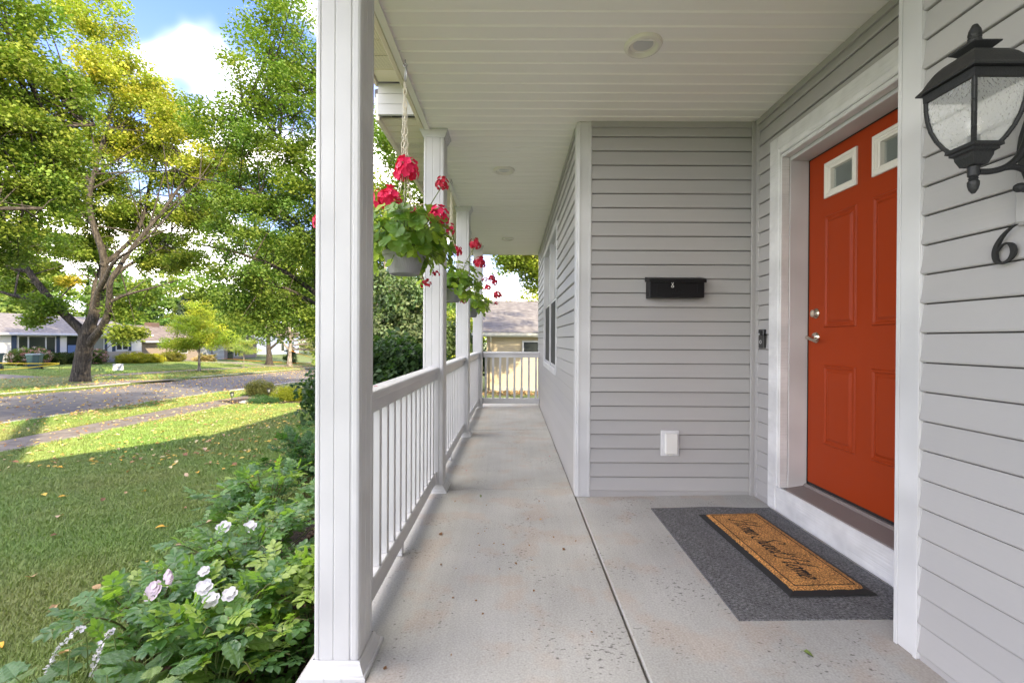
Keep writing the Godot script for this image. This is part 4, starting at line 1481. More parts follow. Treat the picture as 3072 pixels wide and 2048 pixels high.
# crown blobs: [centre, radii, clumps, colour, clump radius]; limbs: [points, r0, r1]
func grow(t: Node3D, bark: Material, limbs: Array, blobs: Array, mesh: ArrayMesh, per: int, csize: float, twig := true, hollow := 0.36) -> void:
	var joints := []
	for k in limbs.size():
		var l: Array = limbs[k]
		var path := spline(l[0], 4)
		var b := MB.new()
		var rr := PackedFloat32Array()
		for i in path.size():
			var q := float(i) / (path.size() - 1)
			var r := lerpf(l[1], l[2], pow(q, 0.8))
			if k == 0:
				r *= 1.0 + 0.55 * exp(-q * 11.0)
			rr.append(r)
		b.tube(path, rr, 12 if k == 0 else 7)
		build("trunk" if k == 0 else "limb", b, bark, t)
		for i in range(path.size() / 3, path.size()):
			joints.append(path[i])
	var where := []
	var tints := []
	var tw := MB.new()
	for bl in blobs:
		var c: Vector3 = bl[0]
		var rad: Vector3 = bl[1]
		for i in int(bl[2]):
			var d := Vector3(rng.randfn(), rng.randfn(), rng.randfn()).normalized()
			var rr2 := pow(rng.randf(), hollow)
			var p := c + Vector3(d.x * rad.x, d.y * rad.y, d.z * rad.z) * rr2
			var base: Color = bl[3]
			var br := rf(0.82, 1.2)
			var yl := rf(-0.12, 0.16)
			var cr: float = bl[4] * rf(0.5, 0.95)
			if twig and joints.size() and rng.randf() < 0.55:
				var best := joints[0] as Vector3
				for j in 14:
					var q2: Vector3 = joints[rng.randi() % joints.size()]
					if q2.distance_squared_to(p) < best.distance_squared_to(p): best = q2
				var mid := best.lerp(p, 0.5) + Vector3(rf(-0.2, 0.2), rf(0.0, 0.35), rf(-0.2, 0.2)) * cr
				var l2 := best.distance_to(p)
				if l2 < 6.0:
					tw.tube(PackedVector3Array([best, mid, p]), PackedFloat32Array([0.010 + 0.008 * l2, 0.007 + 0.004 * l2, 0.006]), 4, false)
			for j in per:
				var o := p + Vector3(rf(-1, 1) * cr, rf(-0.38, 0.38) * cr, rf(-1, 1) * cr)
				var bs := Basis(Vector3.UP, rf(0, TAU)) * Basis(Vector3(1, 0, 0), rf(-0.45, 0.45)) * Basis(Vector3(0, 0, 1), rf(-0.45, 0.45))
				var sc := csize * rf(0.75, 1.3)
				where.append(Transform3D(bs.scaled(Vector3(sc, sc, sc)), o))
				var v := br * rf(0.93, 1.07)
				v *= 1.42
				tints.append(Color(base.r * v * (1.0 + yl + rf(-0.05, 0.1)), base.g * v, base.b * v * (1.0 - yl)))
	if tw.v.size():
		build("branches", tw, bark, t).set_meta("kind", "stuff")
	multi("crown", mesh, M.leaf, where, tints, t)

func r2(x: float, y: float, dz := 0.0) -> Vector3:
	return Vector3((x - 580.0) * 0.00732, (1095.0 - y) * 0.00732, dz)

# a place in the maple's crown: across and up in the trunk's own plane, f further out or nearer
func vb(x: float, y: float, f: float) -> Vector3:
	var p := r2(x / 0.3124, (y - 536.0) / 0.3124)
	var foot := Vector3(-23.4, -2.9, -24.5)
	return (foot + p) * f - foot

func make_trees() -> void:
	var maple := leaf_cluster("maple", 28, 0.42, 0.108, 0.6, 11)
	var maple_far := leaf_cluster("maple_far", 12, 0.6, 0.28, 0.6, 12)
	var needle := leaf_cluster("needle", 20, 0.5, 0.42, 0.4, 13, 1)
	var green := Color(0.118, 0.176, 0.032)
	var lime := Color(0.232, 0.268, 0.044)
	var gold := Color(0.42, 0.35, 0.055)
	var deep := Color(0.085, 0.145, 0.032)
	# the big maple on the far verge
	var t := thing("maple_tree", "big maple with forked trunk and yellowing crown across the street", "tree", Vector3(-23.4, ground_y(-23.4, -24.5) - 0.05, -24.5))
	var limbs := [
		[[r2(582, 1105), r2(590, 1000), r2(608, 880), r2(632, 740, 0.0), r2(655, 660, -0.1)], 0.40, 0.33],
		[[r2(628, 760), r2(600, 700, 0.1), r2(540, 620, 0.3), r2(465, 520, 0.5), r2(400, 380, 0.9), r2(350, 260, 1.2), r2(290, 130, 1.4), r2(262, -40, 1.6), r2(285, -250, 1.8), r2(250, -480, 2.0)], 0.27, 0.05],
		[[r2(372, 300, 1.0), r2(300, 280, 1.4), r2(180, 250, 2.0), r2(60, 210, 2.6), r2(-120, 120, 3.2)], 0.13, 0.04],
		[[r2(640, 700), r2(600, 600, -0.5), r2(550, 480, -1.0), r2(490, 330, -1.6), r2(470, 150, -2.2), r2(430, -80, -2.6)], 0.19, 0.05],
		[[r2(655, 670), r2(690, 540, -0.1), r2(718, 400, -0.2), r2(740, 250, -0.2), r2(742, 110, 0.0), r2(705, -60, 0.2), r2(700, -260, 0.4), r2(740, -500, 0.3), r2(830, -850, 0.2), r2(880, -1080, 0.0)], 0.29, 0.06],
		[[r2(738, 230), r2(790, 120, -0.6), r2(850, -20, -1.1), r2(900, -210, -1.4), r2(960, -420, -1.2), r2(1090, -720, -0.8), r2(1130, -960, -0.5)], 0.15, 0.04],
		[[r2(700, 540), r2(790, 430, 0.6), r2(900, 350, 1.1), r2(1000, 272, 1.6), r2(1110, 212, 2.0), r2(1260, 160, 2.4), r2(1420, 70, 2.8)], 0.17, 0.03],
		[[r2(770, 440, 0.4), r2(870, 270, 0.0), r2(975, 150, -0.6), r2(1060, 20, -1.2), r2(1130, -170, -1.8)], 0.14, 0.03],
		[[r2(650, 800), r2(720, 745, 0.2), r2(800, 690, 0.5), r2(880, 600, 0.8), r2(940, 500, 1.2), r2(1000, 370, 1.6), r2(1060, 270, 1.6), r2(1130, 90, 1.2), r2(1280, -150, 0.8), r2(1420, -420, 0.4), r2(1560, -500, 0.2)], 0.24, 0.04],
		[[r2(935, 515, 1.2), r2(1050, 460, 1.2), r2(1200, 410, 1.0), r2(1390, 345, 0.8)], 0.10, 0.03],
		[[r2(430, 530, 0.6), r2(330, 490, 0.9), r2(200, 440, 1.4), r2(90, 360, 2.0), r2(-60, 270, 2.6)], 0.10, 0.03]]
	var blobs := [
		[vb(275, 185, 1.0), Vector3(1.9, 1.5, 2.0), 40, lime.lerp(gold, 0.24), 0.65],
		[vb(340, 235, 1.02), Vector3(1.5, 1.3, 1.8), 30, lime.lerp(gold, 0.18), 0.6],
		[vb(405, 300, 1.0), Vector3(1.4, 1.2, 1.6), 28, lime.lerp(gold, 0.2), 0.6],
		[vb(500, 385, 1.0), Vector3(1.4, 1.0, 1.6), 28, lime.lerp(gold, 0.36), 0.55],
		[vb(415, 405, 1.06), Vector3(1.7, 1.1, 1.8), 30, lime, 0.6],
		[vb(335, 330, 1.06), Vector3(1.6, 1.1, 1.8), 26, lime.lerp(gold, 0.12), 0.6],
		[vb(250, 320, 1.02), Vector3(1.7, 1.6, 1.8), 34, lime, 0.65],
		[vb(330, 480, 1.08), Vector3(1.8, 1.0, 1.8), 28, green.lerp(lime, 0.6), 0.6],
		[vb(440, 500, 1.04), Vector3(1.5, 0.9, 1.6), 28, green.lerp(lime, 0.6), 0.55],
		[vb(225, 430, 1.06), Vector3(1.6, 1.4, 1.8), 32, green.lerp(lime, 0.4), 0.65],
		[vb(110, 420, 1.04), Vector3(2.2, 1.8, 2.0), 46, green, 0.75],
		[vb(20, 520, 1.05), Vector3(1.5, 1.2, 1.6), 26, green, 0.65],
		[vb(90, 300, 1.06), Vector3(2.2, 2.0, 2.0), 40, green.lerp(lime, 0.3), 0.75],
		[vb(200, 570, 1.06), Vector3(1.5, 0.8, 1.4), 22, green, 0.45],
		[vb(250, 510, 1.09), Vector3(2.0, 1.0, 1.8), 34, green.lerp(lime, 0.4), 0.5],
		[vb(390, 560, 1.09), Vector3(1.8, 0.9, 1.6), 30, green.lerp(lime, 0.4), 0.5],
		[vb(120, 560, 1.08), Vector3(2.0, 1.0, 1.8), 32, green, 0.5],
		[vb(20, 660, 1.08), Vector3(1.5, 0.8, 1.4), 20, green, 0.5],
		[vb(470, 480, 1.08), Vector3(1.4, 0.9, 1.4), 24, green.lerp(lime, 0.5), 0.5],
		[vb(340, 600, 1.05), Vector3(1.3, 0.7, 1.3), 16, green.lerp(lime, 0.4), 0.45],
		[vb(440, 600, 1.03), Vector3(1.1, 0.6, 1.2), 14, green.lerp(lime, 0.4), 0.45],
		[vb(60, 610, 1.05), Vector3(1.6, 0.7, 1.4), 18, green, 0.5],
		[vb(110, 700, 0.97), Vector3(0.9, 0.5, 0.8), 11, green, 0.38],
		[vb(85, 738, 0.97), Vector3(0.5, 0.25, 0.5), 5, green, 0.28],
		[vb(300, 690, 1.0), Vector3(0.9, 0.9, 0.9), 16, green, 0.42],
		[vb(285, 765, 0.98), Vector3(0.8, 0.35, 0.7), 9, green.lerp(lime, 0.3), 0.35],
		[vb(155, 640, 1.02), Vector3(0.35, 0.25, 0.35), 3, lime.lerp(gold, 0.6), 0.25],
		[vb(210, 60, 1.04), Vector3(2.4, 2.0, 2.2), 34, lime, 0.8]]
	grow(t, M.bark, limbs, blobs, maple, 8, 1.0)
	# nearer maple, trunk outside the frame, its limbs reach in from the left
	var gy := ground_y(-14.5, -10.0)
	t = thing("maple_tree", "dense green maple whose limbs hang in at the upper left, trunk out of view", "tree", Vector3(-17.5, gy - 0.05, -9.6))
	limbs = [
		[[Vector3(0, 0, 0), Vector3(0.1, 1.5, 0), Vector3(0.0, 3.2, 0), Vector3(0.2, 5.5, -0.2), Vector3(0.1, 9.0, -0.5)], 0.36, 0.14],
		[[Vector3(0.1, 3.4, 0), Vector3(1.2, 4.6, -1.0), Vector3(2.6, 5.2, -2.0), Vector3(4.2, 5.6, -3.2)], 0.16, 0.04],
		[[Vector3(0.1, 4.6, 0), Vector3(1.0, 6.4, -1.2), Vector3(2.2, 7.6, -2.4), Vector3(3.2, 8.2, -3.8), Vector3(4.4, 8.6, -4.6)], 0.16, 0.04],
		[[Vector3(0.2, 5.6, 0), Vector3(-1.4, 7.2, 0.6), Vector3(-3.0, 8.4, 1.2)], 0.14, 0.04],
		[[Vector3(0.1, 3.0, 0), Vector3(-0.2, 4.4, -1.8), Vector3(-0.6, 5.2, -3.6), Vector3(-0.8, 5.8, -5.2)], 0.14, 0.04]]
	blobs = [
		[Vector3(2.9, 8.4, -3.8), Vector3(1.5, 2.5, 2.0), 90, green.lerp(lime, 0.2), 0.55],
		[Vector3(2.3, 6.4, -3.4), Vector3(1.9, 1.7, 2.4), 84, green, 0.55],
		[Vector3(2.0, 10.6, -3.4), Vector3(2.0, 2.2, 2.4), 80, green.lerp(lime, 0.3), 0.6],
		[Vector3(0.9, 4.9, -4.4), Vector3(2.0, 1.1, 2.0), 50, green, 0.55],
		[Vector3(-2.4, 9.0, 1.0), Vector3(3.4, 3.0, 3.4), 70, green, 0.8],
		[Vector3(0.0, 12.0, -0.5), Vector3(3.4, 2.4, 3.4), 60, green, 0.8]]
	grow(t, M.bark, limbs, blobs, maple, 8, 0.78)
	# the tall tree behind the nearest post
	t = thing("maple_tree", "tall dark green maple filling the space beside the nearest porch post", "tree", Vector3(-7.9, ground_y(-7.9, -19.0) - 0.05, -19.0))
	limbs = [
		[[Vector3(0, 0, 0), Vector3(0.1, 1.6, 0), Vector3(0.0, 3.4, 0.1), Vector3(-0.3, 6.0, 0.2), Vector3(-0.2, 9.0, 0.1), Vector3(0.0, 13.0, 0)], 0.34, 0.09],
		[[Vector3(-0.1, 4.0, 0.1), Vector3(-1.4, 5.0, 0.6), Vector3(-2.8, 5.6, 1.0), Vector3(-4.2, 5.9, 1.4)], 0.12, 0.03],
		[[Vector3(-0.2, 6.0, 0.2), Vector3(-1.4, 7.4, 0.8), Vector3(-2.9, 8.2, 1.2), Vector3(-4.6, 8.5, 1.4)], 0.12, 0.03],
		[[Vector3(-0.2, 8.0, 0.1), Vector3(-1.4, 10.0, 0.4), Vector3(-2.3, 11.2, 0.7), Vector3(-3.0, 11.6, 0.8)], 0.12, 0.03],
		[[Vector3(0.0, 5.0, 0.1), Vector3(1.4, 6.4, 0.4), Vector3(2.8, 7.2, 0.6)], 0.12, 0.03],
		[[Vector3(-0.1, 3.6, 0.1), Vector3(-0.9, 4.2, 1.2), Vector3(-1.8, 4.6, 2.6)], 0.10, 0.03]]
	blobs = [
		[Vector3(-1.5, 12.2, 0.4), Vector3(2.3, 1.6, 2.4), 52, green, 0.6],
		[Vector3(-3.6, 10.6, 0.8), Vector3(2.1, 0.9, 1.6), 30, green, 0.5],
		[Vector3(-1.6, 9.2, 0.6), Vector3(2.8, 1.7, 2.6), 62, deep.lerp(green, 0.5), 0.6],
		[Vector3(-2.6, 7.9, 1.0), Vector3(1.6, 0.9, 1.6), 28, green, 0.5],
		[Vector3(-1.8, 6.3, 0.8), Vector3(3.0, 1.6, 2.6), 66, deep.lerp(green, 0.5), 0.6],
		[Vector3(-2.4, 4.2, 1.2), Vector3(2.7, 1.2, 2.2), 50, deep.lerp(green, 0.6), 0.55],
		[Vector3(0.6, 10.0, 0.2), Vector3(3.0, 3.6, 2.8), 80, green, 0.8],
		[Vector3(1.6, 5.6, 0.4), Vector3(2.2, 1.5, 2.2), 40, green, 0.7],
		[Vector3(2.2, 7.4, 0.4), Vector3(1.6, 0.9, 1.6), 20, green, 0.6],
		[Vector3(-1.4, 3.0, 1.0), Vector3(2.0, 0.8, 1.6), 40, green, 0.5],
		[Vector3(-1.0, 14.8, 0.0), Vector3(3.0, 1.8, 2.8), 50, green, 0.8]]
	grow(t, M.bark, limbs, blobs, maple, 7, 0.8)
	# lime sapling and the small pale one on the far verge
	t = thing("young_tree", "young lime green tree on the verge before the tan house", "tree", Vector3(-26.0, ground_y(-26.0, -37.6) - 0.03, -37.6))
	grow(t, M.bark_pale, [[[Vector3(0, 0, 0), Vector3(0, 1.2, 0), Vector3(0.03, 2.4, 0), Vector3(0, 4.6, 0)], 0.11, 0.04], [[Vector3(0, 1.9, 0), Vector3(-1.2, 2.4, 0), Vector3(-2.3, 2.9, 0.1)], 0.05, 0.02], [[Vector3(0, 2.1, 0), Vector3(1.1, 2.8, 0.1), Vector3(2.2, 3.2, 0)], 0.05, 0.02]],
		[[Vector3(-1.3, 2.3, 0), Vector3(1.5, 0.6, 1.3), 40, lime * 1.35, 0.6], [Vector3(1.3, 2.9, 0), Vector3(1.6, 0.9, 1.4), 56, lime * 1.6, 0.6], [Vector3(-0.4, 3.8, 0), Vector3(1.7, 0.9, 1.4), 46, lime * 1.4, 0.6], [Vector3(0.2, 5.2, 0), Vector3(1.0, 1.1, 0.9), 26, lime * 1.35, 0.5]], maple, 7, 0.75)
	t = thing("young_tree", "small pale green sapling with thin stem, beyond the lime tree", "tree", Vector3(-26.4, ground_y(-26.4, -44.5) - 0.03, -44.5))
	grow(t, M.bark_pale, [[[Vector3(0, 0, 0), Vector3(0.02, 0.8, 0), Vector3(0, 1.6, 0), Vector3(0, 2.6, 0)], 0.035, 0.015]],
		[[Vector3(0.1, 2.0, 0), Vector3(1.6, 0.8, 1.2), 34, Color(0.25, 0.31, 0.09), 0.4], [Vector3(0.1, 2.7, 0), Vector3(0.9, 0.5, 0.8), 12, Color(0.25, 0.31, 0.09), 0.35]], maple, 6, 0.55)
	# trunks and crowns further along the street
	t = thing("street_tree", "dark trunked tree standing before the pale blue house", "tree", Vector3(-29.0, ground_y(-29, -54) - 0.05, -54.0))
	grow(t, M.bark, [[[Vector3(0, 0, 0), Vector3(0, 1.2, 0), Vector3(-0.1, 2.8, 0), Vector3(0, 8, 0)], 0.42, 0.15], [[Vector3(0.1, 2.0, 0), Vector3(1.2, 3.0, 0), Vector3(2.2, 4.6, 0)], 0.16, 0.06]],
		[[Vector3(-2, 6.0, 0), Vector3(4.4, 2.4, 3.4), 70, green, 1.0], [Vector3(1.0, 9.6, 0), Vector3(4.6, 3.0, 3.6), 80, green, 1.1], [Vector3(-3.6, 3.8, 1.0), Vector3(1.8, 0.9, 1.6), 22, green, 0.8], [Vector3(0.5, 14, 0), Vector3(4, 2.6, 3.4), 60, deep, 1.1]], maple_far, 7, 0.9)
	t = thing("street_tree", "pale smooth trunk leaning slightly, right of the dark trunk", "tree", Vector3(-26.6, ground_y(-26.6, -54) - 0.05, -54.0))
	grow(t, M.bark_pale, [[[Vector3(0, 0, 0), Vector3(0.05, 1.6, 0), Vector3(0.1, 3.6, 0), Vector3(-0.2, 6.2, 0), Vector3(-0.3, 9.5, 0)], 0.26, 0.10], [[Vector3(-0.1, 2.0, 0), Vector3(-0.8, 2.9, 0), Vector3(-1.9, 4.4, 0)], 0.14, 0.06], [[Vector3(0.0, 5.4, 0), Vector3(-0.7, 7.0, 0.2), Vector3(-1.1, 8.6, 0.3)], 0.12, 0.05]],
		[[Vector3(1.6, 8.6, -0.6), Vector3(3.6, 3.0, 3.0), 70, green, 1.0], [Vector3(3.6, 5.0, -1.4), Vector3(2.4, 2.2, 2.2), 44, deep, 0.9], [Vector3(0.4, 13.0, 0), Vector3(4.0, 3.0, 3.4), 60, green, 1.1], [Vector3(4.2, 2.2, -2.0), Vector3(2.2, 1.4, 1.8), 26, deep, 0.8]], maple_far, 7, 0.85)
	# tall tree behind the house: its crown throws the shade across the street
	t = thing("backyard_tree", "tall tree behind the porch house, out of view, shading the street", "tree", Vector3(4.2, -0.5, 6.0))
	grow(t, M.bark, [[[Vector3(0, 0, 0), Vector3(0, 5, 0), Vector3(0, 12, 0), Vector3(0, 17, 0)], 0.4, 0.1]], [[Vector3(0.5, 14.6, 0.5), Vector3(3.4, 1.5, 3.0), 60, green, 0.7], [Vector3(-3.5, 15.6, 4.0), Vector3(2.4, 1.2, 2.4), 34, green, 0.7]], maple_far, 6, 0.8)
	# conifers behind the tan house
	var spruce_at := [[-50.5, -70.0, 9.5], [-48.0, -74.5, 9.0], [-53.5, -66.0, 9.0]]
	var spruce_say := ["grey green spruce rising behind the tan house roof, above the lime tree", "spruce right of the tallest one, behind the tan house", "spruce behind the tan house, nearest its chimney"]
	for k in 3:
		var s: Array = spruce_at[k]
		t = thing("spruce_tree", spruce_say[k], "tree", Vector3(s[0], ground_y(s[0], s[1]), s[1]), "spruces by the tan house")
		spruce(t, s[2], needle)
	# tree masses behind the houses
	var back := [[-62, -66, 16, 7.5, 0], [-59, -72, 15, 7, 2], [-55, -77, 16, 7, 0], [-66, -58, 15, 7, 1], [-60, -46, 13, 6, 0], [-50, -36, 9, 5.5, 0], [-51, -43, 10, 5.0, 2], [-56, -50, 12, 6, 1], [-54, -62, 11, 6, 0], [-50, -74, 12, 6.5, 1], [-46, -92, 13, 7, 0], [-34, -88, 11, 6, 2], [-24, -84, 12, 6, 0], [-16, -74, 12, 6, 1], [-9, -60, 12, 5.5, 0], [-58, -30, 11, 6, 1], [-62, -20, 12, 7, 0], [-14, -46, 10, 4.6, 2]]
	for k in back.size():
		var s: Array = back[k]
		var col: Color = [deep, green, Color(0.15, 0.2, 0.05)][s[4]]
		t = thing("background_tree", "%s leafy tree in the row behind the houses across the street" % ["dark green", "mid green", "olive green"][s[4]], "tree", Vector3(s[0], ground_y(s[0], s[1]) - 0.1, s[1]), "%s trees behind the far houses" % ["dark green", "mid green", "olive green"][s[4]])
		var hh: float = s[2]
		var rr: float = s[3]
		grow(t, M.bark, [[[Vector3(0, 0, 0), Vector3(0, hh * 0.3, 0), Vector3(0.2, hh * 0.8, 0)], 0.3, 0.1]],
			[[Vector3(0, hh * 0.42, 0), Vector3(rr, hh * 0.26, rr), 60, col, 1.2], [Vector3(rr * 0.2, hh * 0.72, 0), Vector3(rr * 0.8, hh * 0.26, rr * 0.8), 50, col, 1.1], [Vector3(-rr * 0.5, hh * 0.2, rr * 0.4), Vector3(rr * 0.6, hh * 0.16, rr * 0.6), 24, col, 1.0]], maple_far, 6, 1.1, false)
	# beyond the beige house
	var beyond := [[2.5, -44, 7.6, 5.0], [-4.5, -46, 6.6, 4.5], [10.0, -42, 7.2, 5.5]]
	var b_say := ["pale yellow green tree top above the beige house ridge", "rounded yellow green tree at the edge of the beige roof", "yellow green tree mostly hidden by the porch wall"]
	for k in 3:
		var s: Array = beyond[k]
		t = thing("background_tree", b_say[k], "tree", Vector3(s[0], -1.6, s[1]))
		grow(t, M.bark, [[[Vector3(0, 0, 0), Vector3(0, 3, 0), Vector3(0.2, 6, 0)], 0.25, 0.08]], [[Vector3(0, s[2] * 0.6, 0), Vector3(s[3], s[2] * 0.32, s[3]), 60, Color(0.27, 0.30, 0.06), 1.0], [Vector3(0.8, s[2] * 0.85, 0), Vector3(s[3] * 0.6, s[2] * 0.2, s[3] * 0.6), 24, Color(0.27, 0.30, 0.08), 0.9]], maple_far, 5, 0.8, false)
	# overhanging tree between the houses
	t = thing("maple_tree", "maple whose sunlit branch hangs over the far end of the porch", "tree", Vector3(3.4, -1.0, -14.0))
	grow(t, M.bark, [[[Vector3(0, 0, 0), Vector3(0, 2, 0), Vector3(0.1, 5, 0), Vector3(0, 9, 0)], 0.28, 0.1], [[Vector3(0, 4.2, 0), Vector3(-1.4, 4.9, -0.3), Vector3(-2.8, 5.0, -0.6), Vector3(-3.9, 4.7, -0.8)], 0.11, 0.03]],
		[[Vector3(-3.0, 4.75, -0.7), Vector3(1.0, 0.55, 0.9), 30, lime, 0.36], [Vector3(-2.7, 4.1, -0.7), Vector3(0.5, 0.4, 0.5), 11, green.lerp(lime, 0.5), 0.26], [Vector3(-0.6, 7.4, 0), Vector3(3.6, 2.2, 3.2), 60, green, 0.8], [Vector3(0.6, 5.0, 0), Vector3(1.7, 1.0, 1.8), 30, green, 0.6]], maple, 8, 0.72)
	# leaning tree seen through the first bay
	t = thing("leaning_tree", "tree with leaning pale trunk seen past the first flower basket", "tree", Vector3(-4.95, ground_y(-5, -16.0) - 0.05, -16.0))
	grow(t, M.bark_pale, [[[Vector3(0, 0, 0), Vector3(0.1, 1.4, 0), Vector3(0.35, 2.6, 0), Vector3(0.75, 4.0, 0), Vector3(0.95, 5.4, -0.2), Vector3(1.0, 8.0, -0.3)], 0.24, 0.08], [[Vector3(0.0, 2.0, 0.1), Vector3(0.25, 3.2, 0.3), Vector3(0.55, 4.6, 0.4), Vector3(0.2, 6.0, 0.5)], 0.07, 0.03]],
		[[Vector3(0.4, 6.4, -0.4), Vector3(2.2, 1.5, 2.0), 50, green.lerp(lime, 0.3), 0.55], [Vector3(1.2, 8.6, -0.4), Vector3(2.4, 1.6, 2.2), 44, green, 0.6], [Vector3(-0.3, 4.0, -2.6), Vector3(1.4, 1.6, 1.0), 34, lime, 0.5]], maple, 8, 0.75)

func spruce(t: Node3D, h: float, needle: ArrayMesh) -> void:
	var b := MB.new()
	b.tube(PackedVector3Array([Vector3.ZERO, Vector3(0, h * 0.5, 0), Vector3(0, h, 0)]), PackedFloat32Array([0.22, 0.14, 0.03]), 8)
	build("trunk", b, M.bark, t)
	var where := []
	var tints := []
	var y := h * 0.12
	while y < h:
		var r := (1.0 - y / h) * h * 0.36 + 0.2
		var n := int(6 + r * 3)
		var a0 := rf(0, TAU)
		for k in n:
			var a := a0 + TAU * k / n + rf(-0.2, 0.2)
			var m := int(2 + r * 2.6)
			for j in m:
				var q := (j + 0.7) / m
				var p := Vector3(cos(a) * r * q, y - 0.35 * r * q * q + 0.12 * r * q, sin(a) * r * q)
				where.append(Transform3D(Basis(Vector3.UP, -a + rf(-0.4, 0.4)) * Basis(Vector3(0, 0, 1), rf(-0.5, -0.1)).scaled(Vector3.ONE * rf(0.7, 1.2)), p))
				var v := rf(0.7, 1.25)
				tints.append(Color(0.085 * v, 0.125 * v, 0.085 * v))
		y += 0.5
	multi("crown", needle, M.leaf, where, tints, t)

# ------------------------------------------------------------------ shrubs
func shrub(called: String, label: String, at: Vector3, blobs: Array, mesh: ArrayMesh, per: int, csize: float, stems := 6, cat := "shrub") -> Node3D:
	var t := thing(called, label, cat, at)
	var b := MB.new()
	for k in stems:
		var bl: Array = blobs[k % blobs.size()]
		var c: Vector3 = bl[0]
		var rad: Vector3 = bl[1]
		var e := c + Vector3(rf(-0.6, 0.6) * rad.x, rf(-0.1, 0.5) * rad.y, rf(-0.6, 0.6) * rad.z)
		var s := Vector3(c.x * 0.5 + rf(-0.1, 0.1), -0.05, c.z * 0.5 + rf(-0.1, 0.1))
		b.tube(PackedVector3Array([s, s.lerp(e, 0.5) + Vector3(0, 0.1, 0), e]), PackedFloat32Array([0.016, 0.011, 0.004]), 5, false)
	build("stems", b, M.cane, t).set_meta("kind", "stuff")
	var where := []
	var tints := []
	for bl in blobs:
		var c: Vector3 = bl[0]
		var rad: Vector3 = bl[1]
		for i in int(bl[2]):
			var d := Vector3(rng.randfn(), rng.randfn(), rng.randfn()).normalized()
			var q := pow(rng.randf(), 0.30)
			var p := c + Vector3(d.x * rad.x, d.y * rad.y, d.z * rad.z) * q
			if p.y < 0.02: p.y = rf(0.02, 0.2)
			var v := rf(0.72, 1.28)
			var base: Color = bl[3]
			for j in per:
				var o := p + Vector3(rf(-1, 1), rf(-0.6, 0.6), rf(-1, 1)) * float(bl[4])
				var bs := Basis(Vector3.UP, rf(0, TAU)) * Basis(Vector3(1, 0, 0), rf(-0.7, 0.7)) * Basis(Vector3(0, 0, 1), rf(-0.7, 0.7))
				where.append(Transform3D(bs.scaled(Vector3.ONE * csize * rf(0.75, 1.3)), o))
				tints.append(Color(base.r * v * rf(0.9, 1.15), base.g * v, base.b * v))
	multi("foliage", mesh, M.leaf, where, tints, t)
	return t

